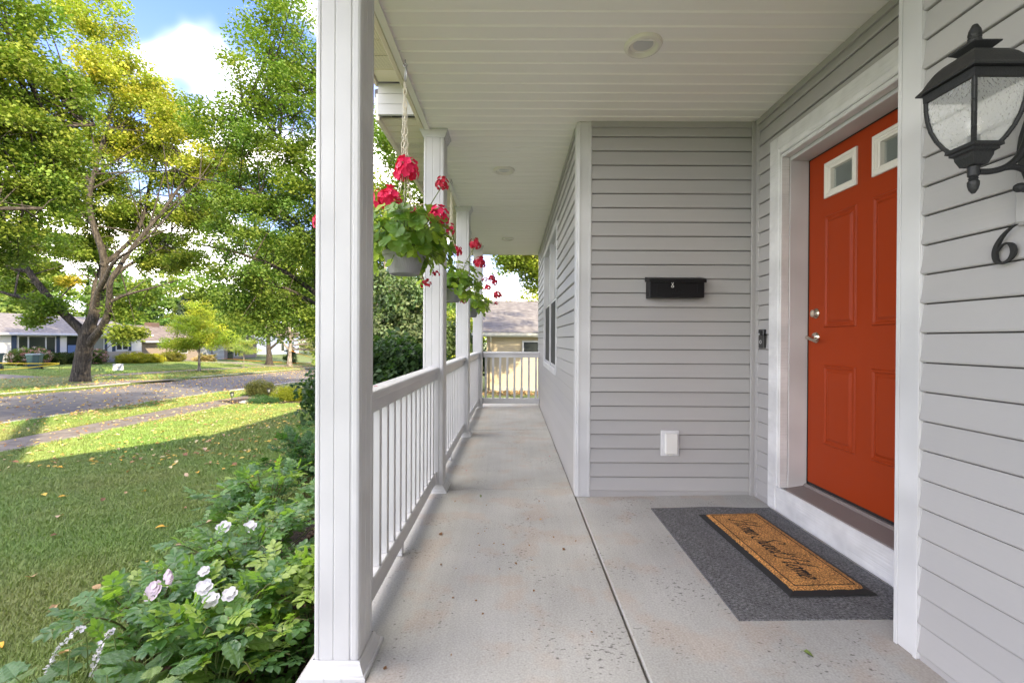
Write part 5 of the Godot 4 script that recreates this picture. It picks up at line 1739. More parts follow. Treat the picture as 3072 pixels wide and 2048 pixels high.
func make_shrubs() -> void:
	var small := leaf_cluster("small", 18, 0.14, 0.055, 0.8, 17)
	var tiny := leaf_cluster("tiny", 22, 0.12, 0.035, 0.9, 18, 2)
	var mid := leaf_cluster("mid", 16, 0.18, 0.085, 0.8, 19)
	var dark := Color(0.05, 0.095, 0.035)
	# beside the porch railing
	shrub("lilac_shrub", "dense dark leaved shrub filling the gap behind the first railing", Vector3(-2.25, ground_y(-2.2, -7.6), -7.6), [[Vector3(0, 1.0, 0), Vector3(1.1, 0.85, 1.2), 260, dark, 0.13], [Vector3(0.3, 1.45, 0.3), Vector3(0.6, 0.42, 0.6), 70, dark * 1.15, 0.12]], mid, 4, 0.85, 10)
	shrub("lilac_shrub", "dark shrub just past the second porch post, outside the railing", Vector3(-2.3, ground_y(-2.3, -10.4), -10.4), [[Vector3(0, 0.9, 0), Vector3(1.1, 0.9, 1.2), 220, dark * 1.1, 0.13]], mid, 4, 0.85, 8)
	shrub("dogwood_shrub", "tall pale leaved shrub behind the dark ones, beside the leaning trunk", Vector3(-3.3, ground_y(-3.3, -13.0), -13.0), [[Vector3(0, 1.7, 0), Vector3(1.35, 1.5, 1.3), 260, Color(0.15, 0.20, 0.10), 0.16], [Vector3(0.2, 3.3, 0), Vector3(1.1, 0.9, 1.1), 120, Color(0.15, 0.21, 0.10), 0.16]], mid, 4, 0.95, 10)
	shrub("dogwood_shrub", "pale green shrub seen between the second and third posts", Vector3(-2.9, ground_y(-2.9, -17.0), -17.0), [[Vector3(0, 1.5, 0), Vector3(1.4, 1.5, 1.2), 200, Color(0.14, 0.20, 0.08), 0.18]], mid, 4, 1.1, 8)
	shrub("golden_shrub", "yellow green low shrub glimpsed over the second railing", Vector3(-2.15, ground_y(-2.1, -14.2), -14.2), [[Vector3(0, 0.8, 0), Vector3(0.7, 0.7, 0.7), 90, Color(0.30, 0.32, 0.03), 0.12]], small, 4, 1.2, 5)
	shrub("corner_shrub", "dark shrub at the corner of the beige house", Vector3(-2.2, ground_y(-2.2, -20.6), -20.6), [[Vector3(0, 1.4, 0), Vector3(1.0, 1.4, 1.0), 150, dark, 0.18]], mid, 4, 1.1, 6)
	# the little bed by the sidewalk
	shrub("boxwood_shrub", "clipped dark round shrub with rusty tint in the bed by the sidewalk", Vector3(-9.35, ground_y(-9.3, -16.8), -16.8), [[Vector3(0, 0.28, 0), Vector3(0.50, 0.30, 0.46), 240, Color(0.10, 0.115, 0.035), 0.05]], tiny, 4, 0.8, 6)
	shrub("golden_spirea", "round bright yellow green shrub in the bed by the sidewalk", Vector3(-7.5, ground_y(-7.5, -15.3), -15.3), [[Vector3(0, 0.22, 0), Vector3(0.54, 0.27, 0.48), 260, Color(0.23, 0.27, 0.025), 0.05]], tiny, 4, 0.8, 6)
	shrub("ground_cover", "low blue green creeping plant between the rocks and the shrubs", Vector3(-8.0, ground_y(-8.0, -14.6), -14.6), [[Vector3(0, 0.05, 0), Vector3(0.55, 0.10, 0.35), 90, Color(0.06, 0.14, 0.045), 0.05]], tiny, 4, 0.8, 2, "plant")
	# planting before the white house
	var pink := Color(0.40, 0.20, 0.19)
	for k in 2:
		var at: Array = [[-35.9, -33.6], [-36.0, -38.6]][k]
		var t := shrub("hydrangea_bush", ["pink and green hydrangea bush below the big window, behind the bins", "pink and white hydrangea bush beside the big trunk"][k], Vector3(at[0], ground_y(at[0], at[1]), at[1]), [[Vector3(0, 0.65, 0), Vector3(0.9, 0.7, 1.3), 120, Color(0.10, 0.15, 0.03), 0.16]], small, 4, 1.4, 5)
		var where := []
		var tints := []
		for i in 70:
			var d := Vector3(absf(rng.randfn()), rng.randfn() * 0.7 + 0.1, rng.randfn()).normalized()
			where.append(Transform3D(Basis.IDENTITY.scaled(Vector3.ONE * rf(0.8, 1.3)), Vector3(d.x * 0.95, 0.65 + d.y * 0.75, d.z * 1.4)))
			tints.append((Color(0.62, 0.52, 0.46) if rng.randf() < 0.3 else pink) * rf(0.7, 1.3))
		multi("blossom", small, M.dry, where, tints, t)
	for k in 3:
		var at: Array = [[-35.9, -42.8, 1.0], [-36.2, -45.4, 0.85], [-37.2, -49.5, 1.1]][k]
		shrub("golden_spirea", ["golden yellow mound under the white house's far window", "smaller golden shrub at the white house's corner", "olive yellow hedge along the tan house's wall"][k], Vector3(at[0], ground_y(at[0], at[1]), at[1]), [[Vector3(0, 0.45 * at[2], 0), Vector3(0.9, 0.55 * at[2], 1.6), 130, Color(0.38, 0.36, 0.03) if k < 2 else Color(0.17, 0.17, 0.03), 0.14]], small, 4, 1.2, 4)
	for k in 2:
		var at: Array = [[-36.4, -36.0], [-36.4, -37.2]][k]
		shrub("clipped_shrub", ["dark clipped shrub under the triple window", "second dark clipped shrub, next to the hydrangea by the trunk"][k], Vector3(at[0], ground_y(at[0], at[1]), at[1]), [[Vector3(0, 0.45, 0), Vector3(0.6, 0.5, 0.6), 90, Color(0.05, 0.075, 0.02), 0.12]], small, 4, 1.2, 4)
	shrub("ornamental_grass", "tuft of pale dry grasses before the tan house", Vector3(-37.0, ground_y(-37.0, -54.5), -54.5), [[Vector3(0, 0.3, 0), Vector3(0.5, 0.5, 1.2), 60, Color(0.33, 0.27, 0.14), 0.2]], leaf_cluster("blade", 16, 0.2, 0.5, 0.5, 29, 1), 3, 1.0, 2, "plant")
	shrub("young_spruce", "small dark conifer between the two far trunks", Vector3(-29.4, ground_y(-29.4, -60.0), -60.0), [[Vector3(0, 0.9, 0), Vector3(0.8, 1.0, 0.8), 60, Color(0.04, 0.08, 0.03), 0.2], [Vector3(0, 1.9, 0), Vector3(0.4, 0.8, 0.4), 24, Color(0.04, 0.08, 0.03), 0.15]], small, 4, 1.5, 3)

# ------------------------------------------------------------------ things along the street
func make_street_things() -> void:
	var gy: float
	# path light
	for k in 2:
		var p: Vector3 = [Vector3(-8.85, 0, -14.3), Vector3(-8.55, 0, -15.9)][k]
		p.y = ground_y(p.x, p.z)
		var t := thing("path_light", ["black stake light with lantern head beside the sidewalk", "black stake light before the clipped round shrub"][k], "garden light", p, "stake lights in the sidewalk bed")
		var b := MB.new()
		b.tube(PackedVector3Array([Vector3(-0.02, -0.05, 0), Vector3(0.0, 0.24, 0)]), PackedFloat32Array([0.010, 0.010]), 6)
		build("stake", b, M.black_metal, t)
		b = MB.new()
		b.lathe(PackedVector2Array([Vector2(0.0, 0.235), Vector2(0.045, 0.24), Vector2(0.045, 0.252), Vector2(0.0, 0.254)]), Vector3.ZERO, 10)
		b.lathe(PackedVector2Array([Vector2(0.072, 0.352), Vector2(0.07, 0.365), Vector2(0.02, 0.385), Vector2(0.0, 0.388)]), Vector3.ZERO, 10)
		for j in 4:
			var a := TAU * j / 4
			b.tube(PackedVector3Array([Vector3(cos(a) * 0.042, 0.25, sin(a) * 0.042), Vector3(cos(a) * 0.058, 0.355, sin(a) * 0.058)]), PackedFloat32Array([0.006, 0.006]), 4)
		build("lantern_cage", b, M.black_metal, t)
		b = MB.new()
		b.lathe(PackedVector2Array([Vector2(0.034, 0.255), Vector2(0.048, 0.35)]), Vector3.ZERO, 10)
		build("glass_shade", b, M.blind, t)
	# rocks
	for k in 2:
		var p: Vector3 = [Vector3(-8.35, 0, -15.1), Vector3(-8.62, 0, -14.55)][k]
		p.y = ground_y(p.x, p.z) - 0.03
		var b := MB.new()
		var s: Vector3 = [Vector3(0.30, 0.16, 0.2), Vector3(0.16, 0.10, 0.13)][k]
		b.lathe(PackedVector2Array([Vector2(0.9, 0.0), Vector2(1.0, 0.3), Vector2(0.85, 0.75), Vector2(0.5, 0.98), Vector2(0.0, 1.04)]), Vector3.ZERO, 11)
		for i in b.v.size():
			var q := b.v[i]
			var w := 1.0 + 0.16 * sin(q.x * 5.0 + k) * cos(q.z * 4.0 + 1.3 * k) + 0.10 * sin(q.y * 7.0 + q.x * 3.0)
			b.v[i] = Vector3(q.x * s.x * w, q.y * s.y * w, q.z * s.z * w)
		var o := build("rock", b, M.rock, null, p)
		tag(o, ["larger pale rock before the clipped round shrub", "smaller white rock nearest the stake light"][k], "rock", "rocks in the sidewalk bed")
	# yard sign
	var t2 := thing("yard_sign", "white yard sign with round emblem on the lawn across the street", "sign", Vector3(-28.3, ground_y(-28.3, -32.5), -32.5))
	t2.rotation.y = 0.72
	var b2 := MB.new()
	b2.box(Vector3(-0.29, 0.12, -0.008), Vector3(0.29, 0.58, 0.008), 0.002)
	build("board", b2, M.sign_white, t2)
	b2 = MB.new()
	for s in [-0.2, 0.2]:
		b2.tube(PackedVector3Array([Vector3(s, -0.1, -0.014), Vector3(s, 0.5, -0.014)]), PackedFloat32Array([0.006, 0.006]), 5)
	build("wire_stake", b2, M.sign_grey, t2)
	b2 = MB.new()
	b2.lathe(PackedVector2Array([Vector2(0.150, 0.0), Vector2(0.150, 0.004), Vector2(0.138, 0.004), Vector2(0.138, 0.0)]), Vector3(0.0, 0.36, 0.008), 28, Vector3(0, 0, 1))
	b2.lathe(PackedVector2Array([Vector2(0.100, 0.0), Vector2(0.100, 0.004), Vector2(0.092, 0.004), Vector2(0.092, 0.0)]), Vector3(0.0, 0.36, 0.008), 28, Vector3(0, 0, 1))
	build("emblem_ring", b2, M.sign_grey, t2)
	b2 = MB.new()
	b2.lathe(PackedVector2Array([Vector2(0.066, 0.0), Vector2(0.066, 0.005), Vector2(0.030, 0.005), Vector2(0.030, 0.0)]), Vector3(0.0, 0.36, 0.008), 20, Vector3(0, 0, 1))
	build("emblem_eye", b2, M.sign_dark, t2)
	# wheeled bins
	for k in 2:
		var p: Vector3 = [Vector3(-32.6, 0, -30.9), Vector3(-33.0, 0, -28.8)][k]
		gy = ground_y(p.x, p.z)
		var t := thing("trash_bin", ["dark green wheeled bin before the pink hydrangea", "second dark green bin cut by the photo's left edge"][k], "bin", Vector3(p.x, gy, p.z), "wheeled bins across the street")
		t.rotation.y = 0.5
		var b := MB.new()
		b.sqloft(PackedVector2Array([Vector2(0.25, 0.04), Vector2(0.33, 0.92), Vector2(0.345, 0.93), Vector2(0.345, 0.97)]), Vector3.ZERO)
		build("body", b, M.bin_green, t)
		b = MB.new()
		b.extrude(PackedVector2Array([Vector2(-0.37, 0.975), Vector2(0.37, 0.975), Vector2(0.37, 1.0), Vector2(0.25, 1.06), Vector2(-0.3, 1.08), Vector2(-0.37, 1.03)]), Vector3(-0.36, 0, 0), Vector3(0, 0, 1), Vector3.UP, Vector3(1, 0, 0), 0.72)
		build("lid", b, M.bin_green, t)
		b = MB.new()
		b.tube(PackedVector3Array([Vector3(-0.25, 0.95, -0.42), Vector3(0.25, 0.95, -0.42)]), PackedFloat32Array([0.018, 0.018]), 6)
		build("handle", b, M.black_metal, t)
		for s in [-0.27, 0.27]:
			b = MB.new()
			b.lathe(PackedVector2Array([Vector2(0.0, 0.0), Vector2(0.13, 0.0), Vector2(0.14, 0.02), Vector2(0.13, 0.05), Vector2(0.0, 0.05)]), Vector3(s, 0.13, -0.27), 14, Vector3(1, 0, 0))
			build("wheel", b, M.black_metal, t)
	# barrier tape, sagging
	var stake_at := Vector3(-29.6, ground_y(-29.6, -29.6), -29.6)
	var post := MB.new()
	post.tube(PackedVector3Array([Vector3(0, -0.1, 0), Vector3(0, 0.75, 0)]), PackedFloat32Array([0.012, 0.010]), 6)
	tag(build("tape_stake", post, M.cane, null, stake_at), "thin stake holding the yellow tape beside the driveway", "stake")
	for k in 2:
		var a := stake_at + Vector3(0, 0.62 - 0.05 * k, 0)
		var e: Vector3 = [Vector3(-31.0, ground_y(-31, -23.5) + 0.95, -23.5), Vector3(-30.4, ground_y(-30.4, -24.2) + 0.25, -24.2)][k]
		tag(tape(a, e, M.tape, 0.14), ["upper yellow barrier tape stretched before the bins", "lower yellow barrier tape running to the same stake"][k], "barrier tape")
	tag(tape(Vector3(-26.3, ground_y(-26.3, -54) + 1.9, -53.7), Vector3(-20.4, ground_y(-20, -56) + 0.2, -56.0), M.tape_orange, 0.2, 0.02), "orange tape slanting down from the pale trunk", "barrier tape")
	tag(tape(Vector3(-36.0, ground_y(-36, -56) + 0.4, -56.0), Vector3(-21.0, ground_y(-21, -55) + 0.35, -55.0), M.tape_orange, 0.1, 0.016), "orange tape strung level across the far lawn", "barrier tape")
	# dark mulch under the sidewalk bed
	var mb := MB.new()
	var c := Vector3(-8.2, 0, -15.3)
	var ringp := []
	for i in 28:
		var a := TAU * i / 28
		var p := c + Vector3(cos(a) * (1.75 + 0.12 * sin(a * 5.0)), 0, sin(a) * (1.25 + 0.1 * cos(a * 4.0)))
		p.y = ground_y(p.x, p.z) + 0.006
		ringp.append(p)
	c.y = ground_y(c.x, c.z) + 0.05
	for i in 28:
		mb.tri(c, ringp[(i + 1) % 28], ringp[i])
	struct("sidewalk_bed", mb, M.mulch)

func tape(a: Vector3, e: Vector3, m: Material, sag: float, wide := 0.03) -> MeshInstance3D:
	var b := MB.new()
	var n := 28
	for i in n:
		var q := []
		for s in [i, i + 1]:
			var t := float(s) / n
			var p := a.lerp(e, t) - Vector3(0, sag * 4.0 * t * (1.0 - t), 0)
			var tw := sin(t * 9.0) * 0.7
			var w := Vector3(sin(tw) * 0.5, cos(tw), 0.3 * sin(tw)) * wide
			q.append(p - w)
			q.append(p + w)
		b.quad(q[0], q[2], q[3], q[1])
	return build("barrier_tape", b, m)

# ------------------------------------------------------------------ things on the walls
func make_wall_things() -> void:
	var X := Vector3(1, 0, 0)
	var U := Vector3.UP
	var Z := Vector3(0, 0, 1)
	# mailbox
	var t := thing("mailbox", "black metal mailbox mounted on the grey siding", "mailbox", Vector3(1.139, 1.425, -3.262))
	var b := MB.new()
	b.box(Vector3(-0.190, 0.0, 0.0), Vector3(0.190, 0.118, 0.098), 0.004)
	build("body", b, M.black_metal, t)
	b = MB.new()
	var side := PackedVector2Array([Vector2(0.0, 0.119), Vector2(0.110, 0.119), Vector2(0.110, 0.104), Vector2(0.114, 0.104), Vector2(0.115, 0.126), Vector2(0.108, 0.131), Vector2(0.012, 0.152), Vector2(0.0, 0.152)])
	b.extrude(side, Vector3(-0.197, 0, 0), Z, U, X, 0.394)
	build("lid", b, M.black_metal, t)
	b = MB.new()
	for s in [-0.140, 0.140]:
		b.box(Vector3(s - 0.002, 0.030, 0.0985), Vector3(s + 0.002, 0.096, 0.1005), 0.0008)
	build("front_rib", b, M.black_metal, t)
	b = MB.new()
	var hk := spline([Vector3(-0.041, 0.104, 0.105), Vector3(-0.036, 0.088, 0.104), Vector3(-0.043, 0.076, 0.104), Vector3(-0.034, 0.070, 0.104), Vector3(-0.026, 0.076, 0.104), Vector3(-0.033, 0.088, 0.104), Vector3(-0.028, 0.104, 0.105)], 4)
	b.tube(hk, lerp_radii(hk.size(), 0.0017, 0.0017), 6)
	build("latch_clip", b, M.steel_clip, t)
	var tm := TextMesh.new()
	var font := SystemFont.new()
	font.font_names = PackedStringArray(["Droid Sans"])
	tm.font = font
	tm.text = "Mail"
	tm.font_size = 64
	tm.pixel_size = 0.044 / 64.0
	tm.depth = 0.002
	var mo := put("embossed_lettering", tm, M.black_metal, t, Vector3(0.005, 0.042, 0.0988))
	mo.rotation.z = 0.03
	# outlet cover
	t = thing("outlet_cover", "white weatherproof outlet cover low on the grey siding", "outlet", Vector3(1.127, 0.393, -3.262))
	b = MB.new()
	b.box(Vector3(-0.066, -0.092, 0.0), Vector3(0.066, 0.092, 0.012), 0.004)
	build("backplate", b, M.outlet_plate, t)
	b = MB.new()
	b.box(Vector3(-0.042, -0.076, 0.0125), Vector3(0.050, 0.074, 0.036), 0.007)
	b.box(Vector3(-0.008, -0.086, 0.0125), Vector3(0.014, -0.077, 0.026), 0.002)
	build("hinged_cover", b, M.outlet_cover, t)
	# doorbell
	t = thing("doorbell", "black video doorbell on the siding left of the door casing", "doorbell", Vector3(1.724, 1.142, -3.128))
	b = MB.new()
	b.box(Vector3(-0.022, -0.064, -0.031), Vector3(-0.0, 0.020, 0.031), 0.003)
	build("faceplate", b, M.satin_black, t)
	b = MB.new()
	b.box(Vector3(-0.023, 0.0205, -0.031), Vector3(-0.0, 0.064, 0.031), 0.003)
	build("camera_panel", b, M.gloss_black, t)
	b = MB.new()
	b.lathe(PackedVector2Array([Vector2(0.0, 0.0), Vector2(0.008, 0.0), Vector2(0.007, 0.003), Vector2(0.0, 0.005)]), Vector3(-0.0232, 0.044, 0.0), 16, -X)
	build("lens", b, M.gloss_black, t)
	b = MB.new()
	b.box(Vector3(-0.0240, 0.026, -0.026), Vector3(-0.0225, 0.038, -0.014), 0.0004)
	build("sensor_window", b, M.sign_grey, t)
	b = MB.new()
	b.lathe(PackedVector2Array([Vector2(0.0095, -0.001), Vector2(0.0095, 0.001), Vector2(0.0125, 0.001), Vector2(0.0125, -0.001)]), Vector3(-0.0225, -0.022, -0.002), 24, -X)
	build("button_ring", b, M.outlet_cover, t)
	# house number: a slender six, thick and thin like pen lettering
	t = thing("house_number", "black metal numeral 6 beside the wall lantern", "house number", Vector3(1.4125, 1.352, -1.307))
	var pts := [Vector3(0.0660, 0.1060, 0.2), Vector3(0.0500, 0.0990, 0.7), Vector3(0.0300, 0.0820, 1.5), Vector3(0.0135, 0.0560, 2.5), Vector3(0.0085, 0.0300, 2.9), Vector3(0.0150, 0.0090, 2.3), Vector3(0.0310, 0.0030, 1.2), Vector3(0.0480, 0.0110, 1.6), Vector3(0.0580, 0.0290, 2.7), Vector3(0.0540, 0.0480, 2.4), Vector3(0.0420, 0.0580, 1.2), Vector3(0.0270, 0.0540, 0.8), Vector3(0.0150, 0.0400, 0.6)]
	var path := spline(pts, 5)
	b = MB.new()
	var L := PackedVector3Array()
	var R := PackedVector3Array()
	for i in path.size():
		var d := path[mini(i + 1, path.size() - 1)] - path[maxi(i - 1, 0)]
		var n2 := Vector2(-d.y, d.x).normalized() * maxf(path[i].z, 0.15) * 0.0023
		# along z towards the viewer is the reading direction reversed: the face looks to -x
		L.append(Vector3(0, path[i].y + n2.y, (path[i].x + n2.x) - 0.035))
		R.append(Vector3(0, path[i].y - n2.y, (path[i].x - n2.x) - 0.035))
	var last := path.size() - 1
	for i in last:
		var e := 0.0 if i < last - 9 else 0.0006
		var f := Vector3(-0.009 + e, 0, 0)
		var g := Vector3(0.0 , 0, 0)
		b.quad(L[i] + f, R[i] + f, R[i + 1] + f, L[i + 1] + f)
		b.quad(L[i] + g, L[i + 1] + g, L[i + 1] + f, L[i] + f)
		b.quad(R[i] + g, R[i] + f, R[i + 1] + f, R[i + 1] + g)
		b.quad(L[i] + g, R[i] + g, R[i + 1] + g, L[i + 1] + g)
	build("numeral", b, M.rubber, t)
	make_lantern()

func make_lantern() -> void:
	var o := Vector3(1.214, 0, -1.206)
	var t := thing("wall_lantern", "black iron wall lantern with textured glass beside the white corner trim", "lantern", o)
	var b := MB.new()
	b.lathe(PackedVector2Array([Vector2(0.0, 1.9665), Vector2(0.006, 1.963), Vector2(0.0125, 1.949), Vector2(0.0145, 1.937), Vector2(0.0125, 1.931), Vector2(0.0145, 1.929), Vector2(0.013, 1.925), Vector2(0.0145, 1.922), Vector2(0.013, 1.912)]), Vector3.ZERO, 20)
	build("finial", b, M.iron, t)
	b = MB.new()
	b.sqloft(PackedVector2Array([Vector2(0.012, 1.868), Vector2(0.024, 1.890), Vector2(0.036, 1.900), Vector2(0.036, 1.9035), Vector2(0.011, 1.916)]), Vector3.ZERO)
	build("top_cap", b, M.iron, t)
	b = MB.new()
	b.sqloft(PackedVector2Array([Vector2(0.083, 1.813), Vector2(0.083, 1.817), Vector2(0.073, 1.829), Vector2(0.065, 1.846), Vector2(0.055, 1.863), Vector2(0.043, 1.876), Vector2(0.026, 1.884), Vector2(0.010, 1.886)]), Vector3.ZERO)
	build("roof", b, M.iron, t)
	b = MB.new()
	b.sqloft(PackedVector2Array([Vector2(0.064, 1.788), Vector2(0.071, 1.790), Vector2(0.072, 1.812), Vector2(0.064, 1.8125)]), Vector3.ZERO, false)
	# curved corner bars
	var prof := [[0.0665, 1.790], [0.0662, 1.765], [0.0635, 1.735], [0.0585, 1.705], [0.0500, 1.676], [0.0395, 1.652], [0.0330, 1.642]]
	for sx in [-1.0, 1.0]:
		for sz in [-1.0, 1.0]:
			for i in prof.size() - 1:
				b.bar(Vector3(prof[i][0] * sx, prof[i][1], prof[i][0] * sz), Vector3(prof[i + 1][0] * sx, prof[i + 1][1] - 0.001, prof[i + 1][0] * sz), 0.0095, 0.0095, Vector3(sx, 0.2, 0).normalized(), 0.0015)
	build("frame", b, M.iron, t)
	for k in 4:
		var p := MB.new()
		var bs := Basis(Vector3.UP, PI * 0.5 * k)
		for i in prof.size() - 1:
			var a: Array = prof[i]
			var c: Array = prof[i + 1]
			p.quad(bs * Vector3(-c[0], c[1], c[0] - 0.001), bs * Vector3(c[0], c[1], c[0] - 0.001), bs * Vector3(a[0], a[1], a[0] - 0.001), bs * Vector3(-a[0], a[1], a[0] - 0.001))
		build("glass_pane", p, M.seeded_glass, t)
	b = MB.new()
	b.sqloft(PackedVector2Array([Vector2(0.030, 1.644), Vector2(0.039, 1.643), Vector2(0.040, 1.634), Vector2(0.034, 1.631), Vector2(0.034, 1.625), Vector2(0.027, 1.621), Vector2(0.026, 1.612), Vector2(0.021, 1.598), Vector2(0.019, 1.592), Vector2(0.012, 1.590)]), Vector3.ZERO)
	build("base_tray", b, M.iron, t)
	b = MB.new()
	b.lathe(PackedVector2Array([Vector2(0.0125, 1.592), Vector2(0.0125, 1.566), Vector2(0.0085, 1.562), Vector2(0.0110, 1.559), Vector2(0.0085, 1.556), Vector2(0.0128, 1.550), Vector2(0.0125, 1.541), Vector2(0.0095, 1.529), Vector2(0.004, 1.520), Vector2(0.0, 1.519)]), Vector3.ZERO, 20)
	build("lower_finial", b, M.iron, t)
	b = MB.new()
	b.lathe(PackedVector2Array([Vector2(0.0, 1.722), Vector2(0.010, 1.720), Vector2(0.019, 1.706), Vector2(0.0185, 1.692), Vector2(0.012, 1.676), Vector2(0.010, 1.668), Vector2(0.010, 1.642)]), Vector3.ZERO, 18)
	build("bulb", b, M.bulb, t)
	b = MB.new()
	b.lathe(PackedVector2Array([Vector2(0.0125, 1.672), Vector2(0.0135, 1.640)]), Vector3.ZERO, 14)
	build("bulb_socket", b, M.satin_black, t)
	# scrolled arm and its backplate
	b = MB.new()
	var arm := spline([Vector3(0.012, 1.578, 0), Vector3(0.045, 1.578, 0), Vector3(0.085, 1.590, 0), Vector3(0.118, 1.617, 0), Vector3(0.138, 1.655, 0), Vector3(0.150, 1.700, 0), Vector3(0.172, 1.730, 0), Vector3(0.192, 1.728, 0)], 5)
	b.tube(arm, lerp_radii(arm.size(), 0.0078, 0.0095), 10)
	var low := spline([Vector3(0.075, 1.586, 0), Vector3(0.110, 1.590, 0), Vector3(0.140, 1.578, 0), Vector3(0.152, 1.552, 0), Vector3(0.140, 1.532, 0), Vector3(0.124, 1.536, 0)], 5)
	b.tube(low, lerp_radii(low.size(), 0.0075, 0.0085), 10)
	b.lathe(PackedVector2Array([Vector2(0.0, -0.012), Vector2(0.011, -0.007), Vector2(0.0125, 0.0), Vector2(0.011, 0.007), Vector2(0.0, 0.012)]), Vector3(0.122, 1.536, 0), 12, Vector3(0, 0, 1))
	build("arm", b, M.iron, t)
	b = MB.new()
	for k in 12:
		var y := 1.60 + k * 0.013
		b.lathe(PackedVector2Array([Vector2(0.0, -0.008), Vector2(0.007, 0.0), Vector2(0.0, 0.008)]), Vector3(0.176 + 0.006 * sin(k * 1.3), y, 0.010 * (1 if k % 2 else -1)), 7)
	for k in 8:
		var y := 1.515 + k * 0.010
		b.lathe(PackedVector2Array([Vector2(0.0, -0.007), Vector2(0.007, 0.0), Vector2(0.0, 0.007)]), Vector3(0.166 + 0.006 * cos(k * 1.1), y, 0.008 * (1 if k % 2 else -1)), 7)
	var bp := PackedVector2Array()
	for i in 24:
		var a := TAU * i / 24
		bp.append(Vector2(cos(a) * 0.055 * (1.0 + 0.12 * cos(a * 4.0)), 1.655 + sin(a) * 0.15))
	b.extrude(bp, Vector3(0.180, 0, 0), Vector3(0, 0, 1), Vector3.UP, Vector3(1, 0, 0), 0.020)
	build("backplate", b, M.iron, t)
	b = MB.new()
	b.box(Vector3(0.2005, 1.455, -0.085), Vector3(0.224, 1.81, 0.085), 0.005)
	b.box(Vector3(0.1975, 1.462, -0.078), Vector3(0.2003, 1.80, 0.078), 0.002)
	build("mounting_block", b, M.siding_trim, t)

# ------------------------------------------------------------------ mats
func make_mats() -> void:
	var b := MB.new()
	var x0 := 0.915
	var x1 := 1.700
	var z0 := -1.815
	var z1 := -3.018
	# a thin rug with slight ripples along its edge
	var n := 14
	for i in n:
		for j in n:
			var q := []
			for e in [[0, 0], [1, 0], [1, 1], [0, 1]]:
				var u := float(i + e[0]) / n
				var v := float(j + e[1]) / n
				var x := lerpf(x0, x1, u) + 0.012 * (v - 0.5) * (1.0 - u)
				var z := lerpf(z0, z1, v) - 0.010 * sin(u * 5.0) * v
				var lift := 0.006 + 0.0025 * sin(u * 9.0 + v * 3.0) * v
				q.append(Vector3(x, floor_y(x) + lift, z))
			b.quad(q[0], q[1], q[2], q[3])
			for s in [[i == 0, 3, 0], [i == n - 1, 1, 2], [j == 0, 0, 1], [j == n - 1, 2, 3]]:
				if s[0]:
					var p: Vector3 = q[s[1]]
					var r: Vector3 = q[s[2]]
					var dn := Vector3(0, -0.012, 0)
					b.quad(p + dn, r + dn, r, p)
	tag(build("rug", b, M.rug), "charcoal grey woven rug lying before the orange door", "rug")
	# coir mat on a rubber tray, turned very slightly
	var t := thing("doormat", "tan coir doormat lettered Home Sweet Home, lying on the grey rug", "doormat", Vector3(1.384, floor_y(1.384) + 0.0105, -2.425))
	t.rotation.y = 0.022
	t.rotation.z = 0.018
	b = MB.new()
	var hw := 0.192
	var hl := 0.462
	var bev := [[0.0, 0.0], [0.004, 0.004], [0.028, 0.013], [0.034, 0.013]]
	ring(b, Vector3.ZERO, Vector3(1, 0, 0), Vector3(0, 0, -1), Vector3.UP, hw, hl, bev)
	build("rubber_border", b, M.rubber, t)
	b = MB.new()
	var cw := hw - 0.027
	var cl := hl - 0.027
	var m := 40
	var k := 16
	for i in m:
		for j in k:
			var q := []
			var uv := []
			for e in [[0, 0], [1, 0], [1, 1], [0, 1]]:
				var u := float(i + e[0]) / m
				var v := float(j + e[1]) / k
				var y := 0.0185 + 0.0008 * sin(u * 31.0) * cos(v * 17.0)
				if i + e[0] in [0, m] or j + e[1] in [0, k]: y = 0.0125
				var jit := 0.0012 * sin(u * 120.0 + v * 77.0) if (i + e[0] in [0, m] or j + e[1] in [0, k]) else 0.0
				# text runs from far to near, its top towards the door
				q.append(Vector3(lerpf(cw, -cw, v) + jit, y, lerpf(-cl, cl, u) + jit))
				uv.append(Vector2(u, v))
			b.quad_uv(q[0], q[3], q[2], q[1], uv[0], uv[3], uv[2], uv[1])
	build("coir_pile", b, M.coir, t)

# ------------------------------------------------------------------ hanging baskets
func scallop_leaf(r: float, lobes: int, cup: float, seed_: int) -> ArrayMesh:
	var b := MB.new()
	var g := RandomNumberGenerator.new()
	g.seed = seed_
	var n := lobes * 3
	var inner := []
	var outer := []
	for i in n + 1:
		var a := lerpf(0.25, TAU - 0.25, float(i) / n)
		var w := 1.0 + 0.11 * absf(sin(a * lobes * 0.5)) - 0.05
		var rr := r * w * g.randf_range(0.96, 1.04)
		var fold := 0.10 * cos(a * 5.0)
		inner.append(Vector3(-cos(a) * rr * 0.5, cup * r * 0.10 + fold * r * 0.16, sin(a) * rr * 0.5))
		outer.append(Vector3(-cos(a) * rr, cup * r * 0.34 + fold * r * 0.9, sin(a) * rr))
	for i in n:
		b.tri(Vector3.ZERO, inner[i + 1], inner[i])
		b.quad(inner[i + 1], outer[i + 1], outer[i], inner[i])
	return b.mesh()

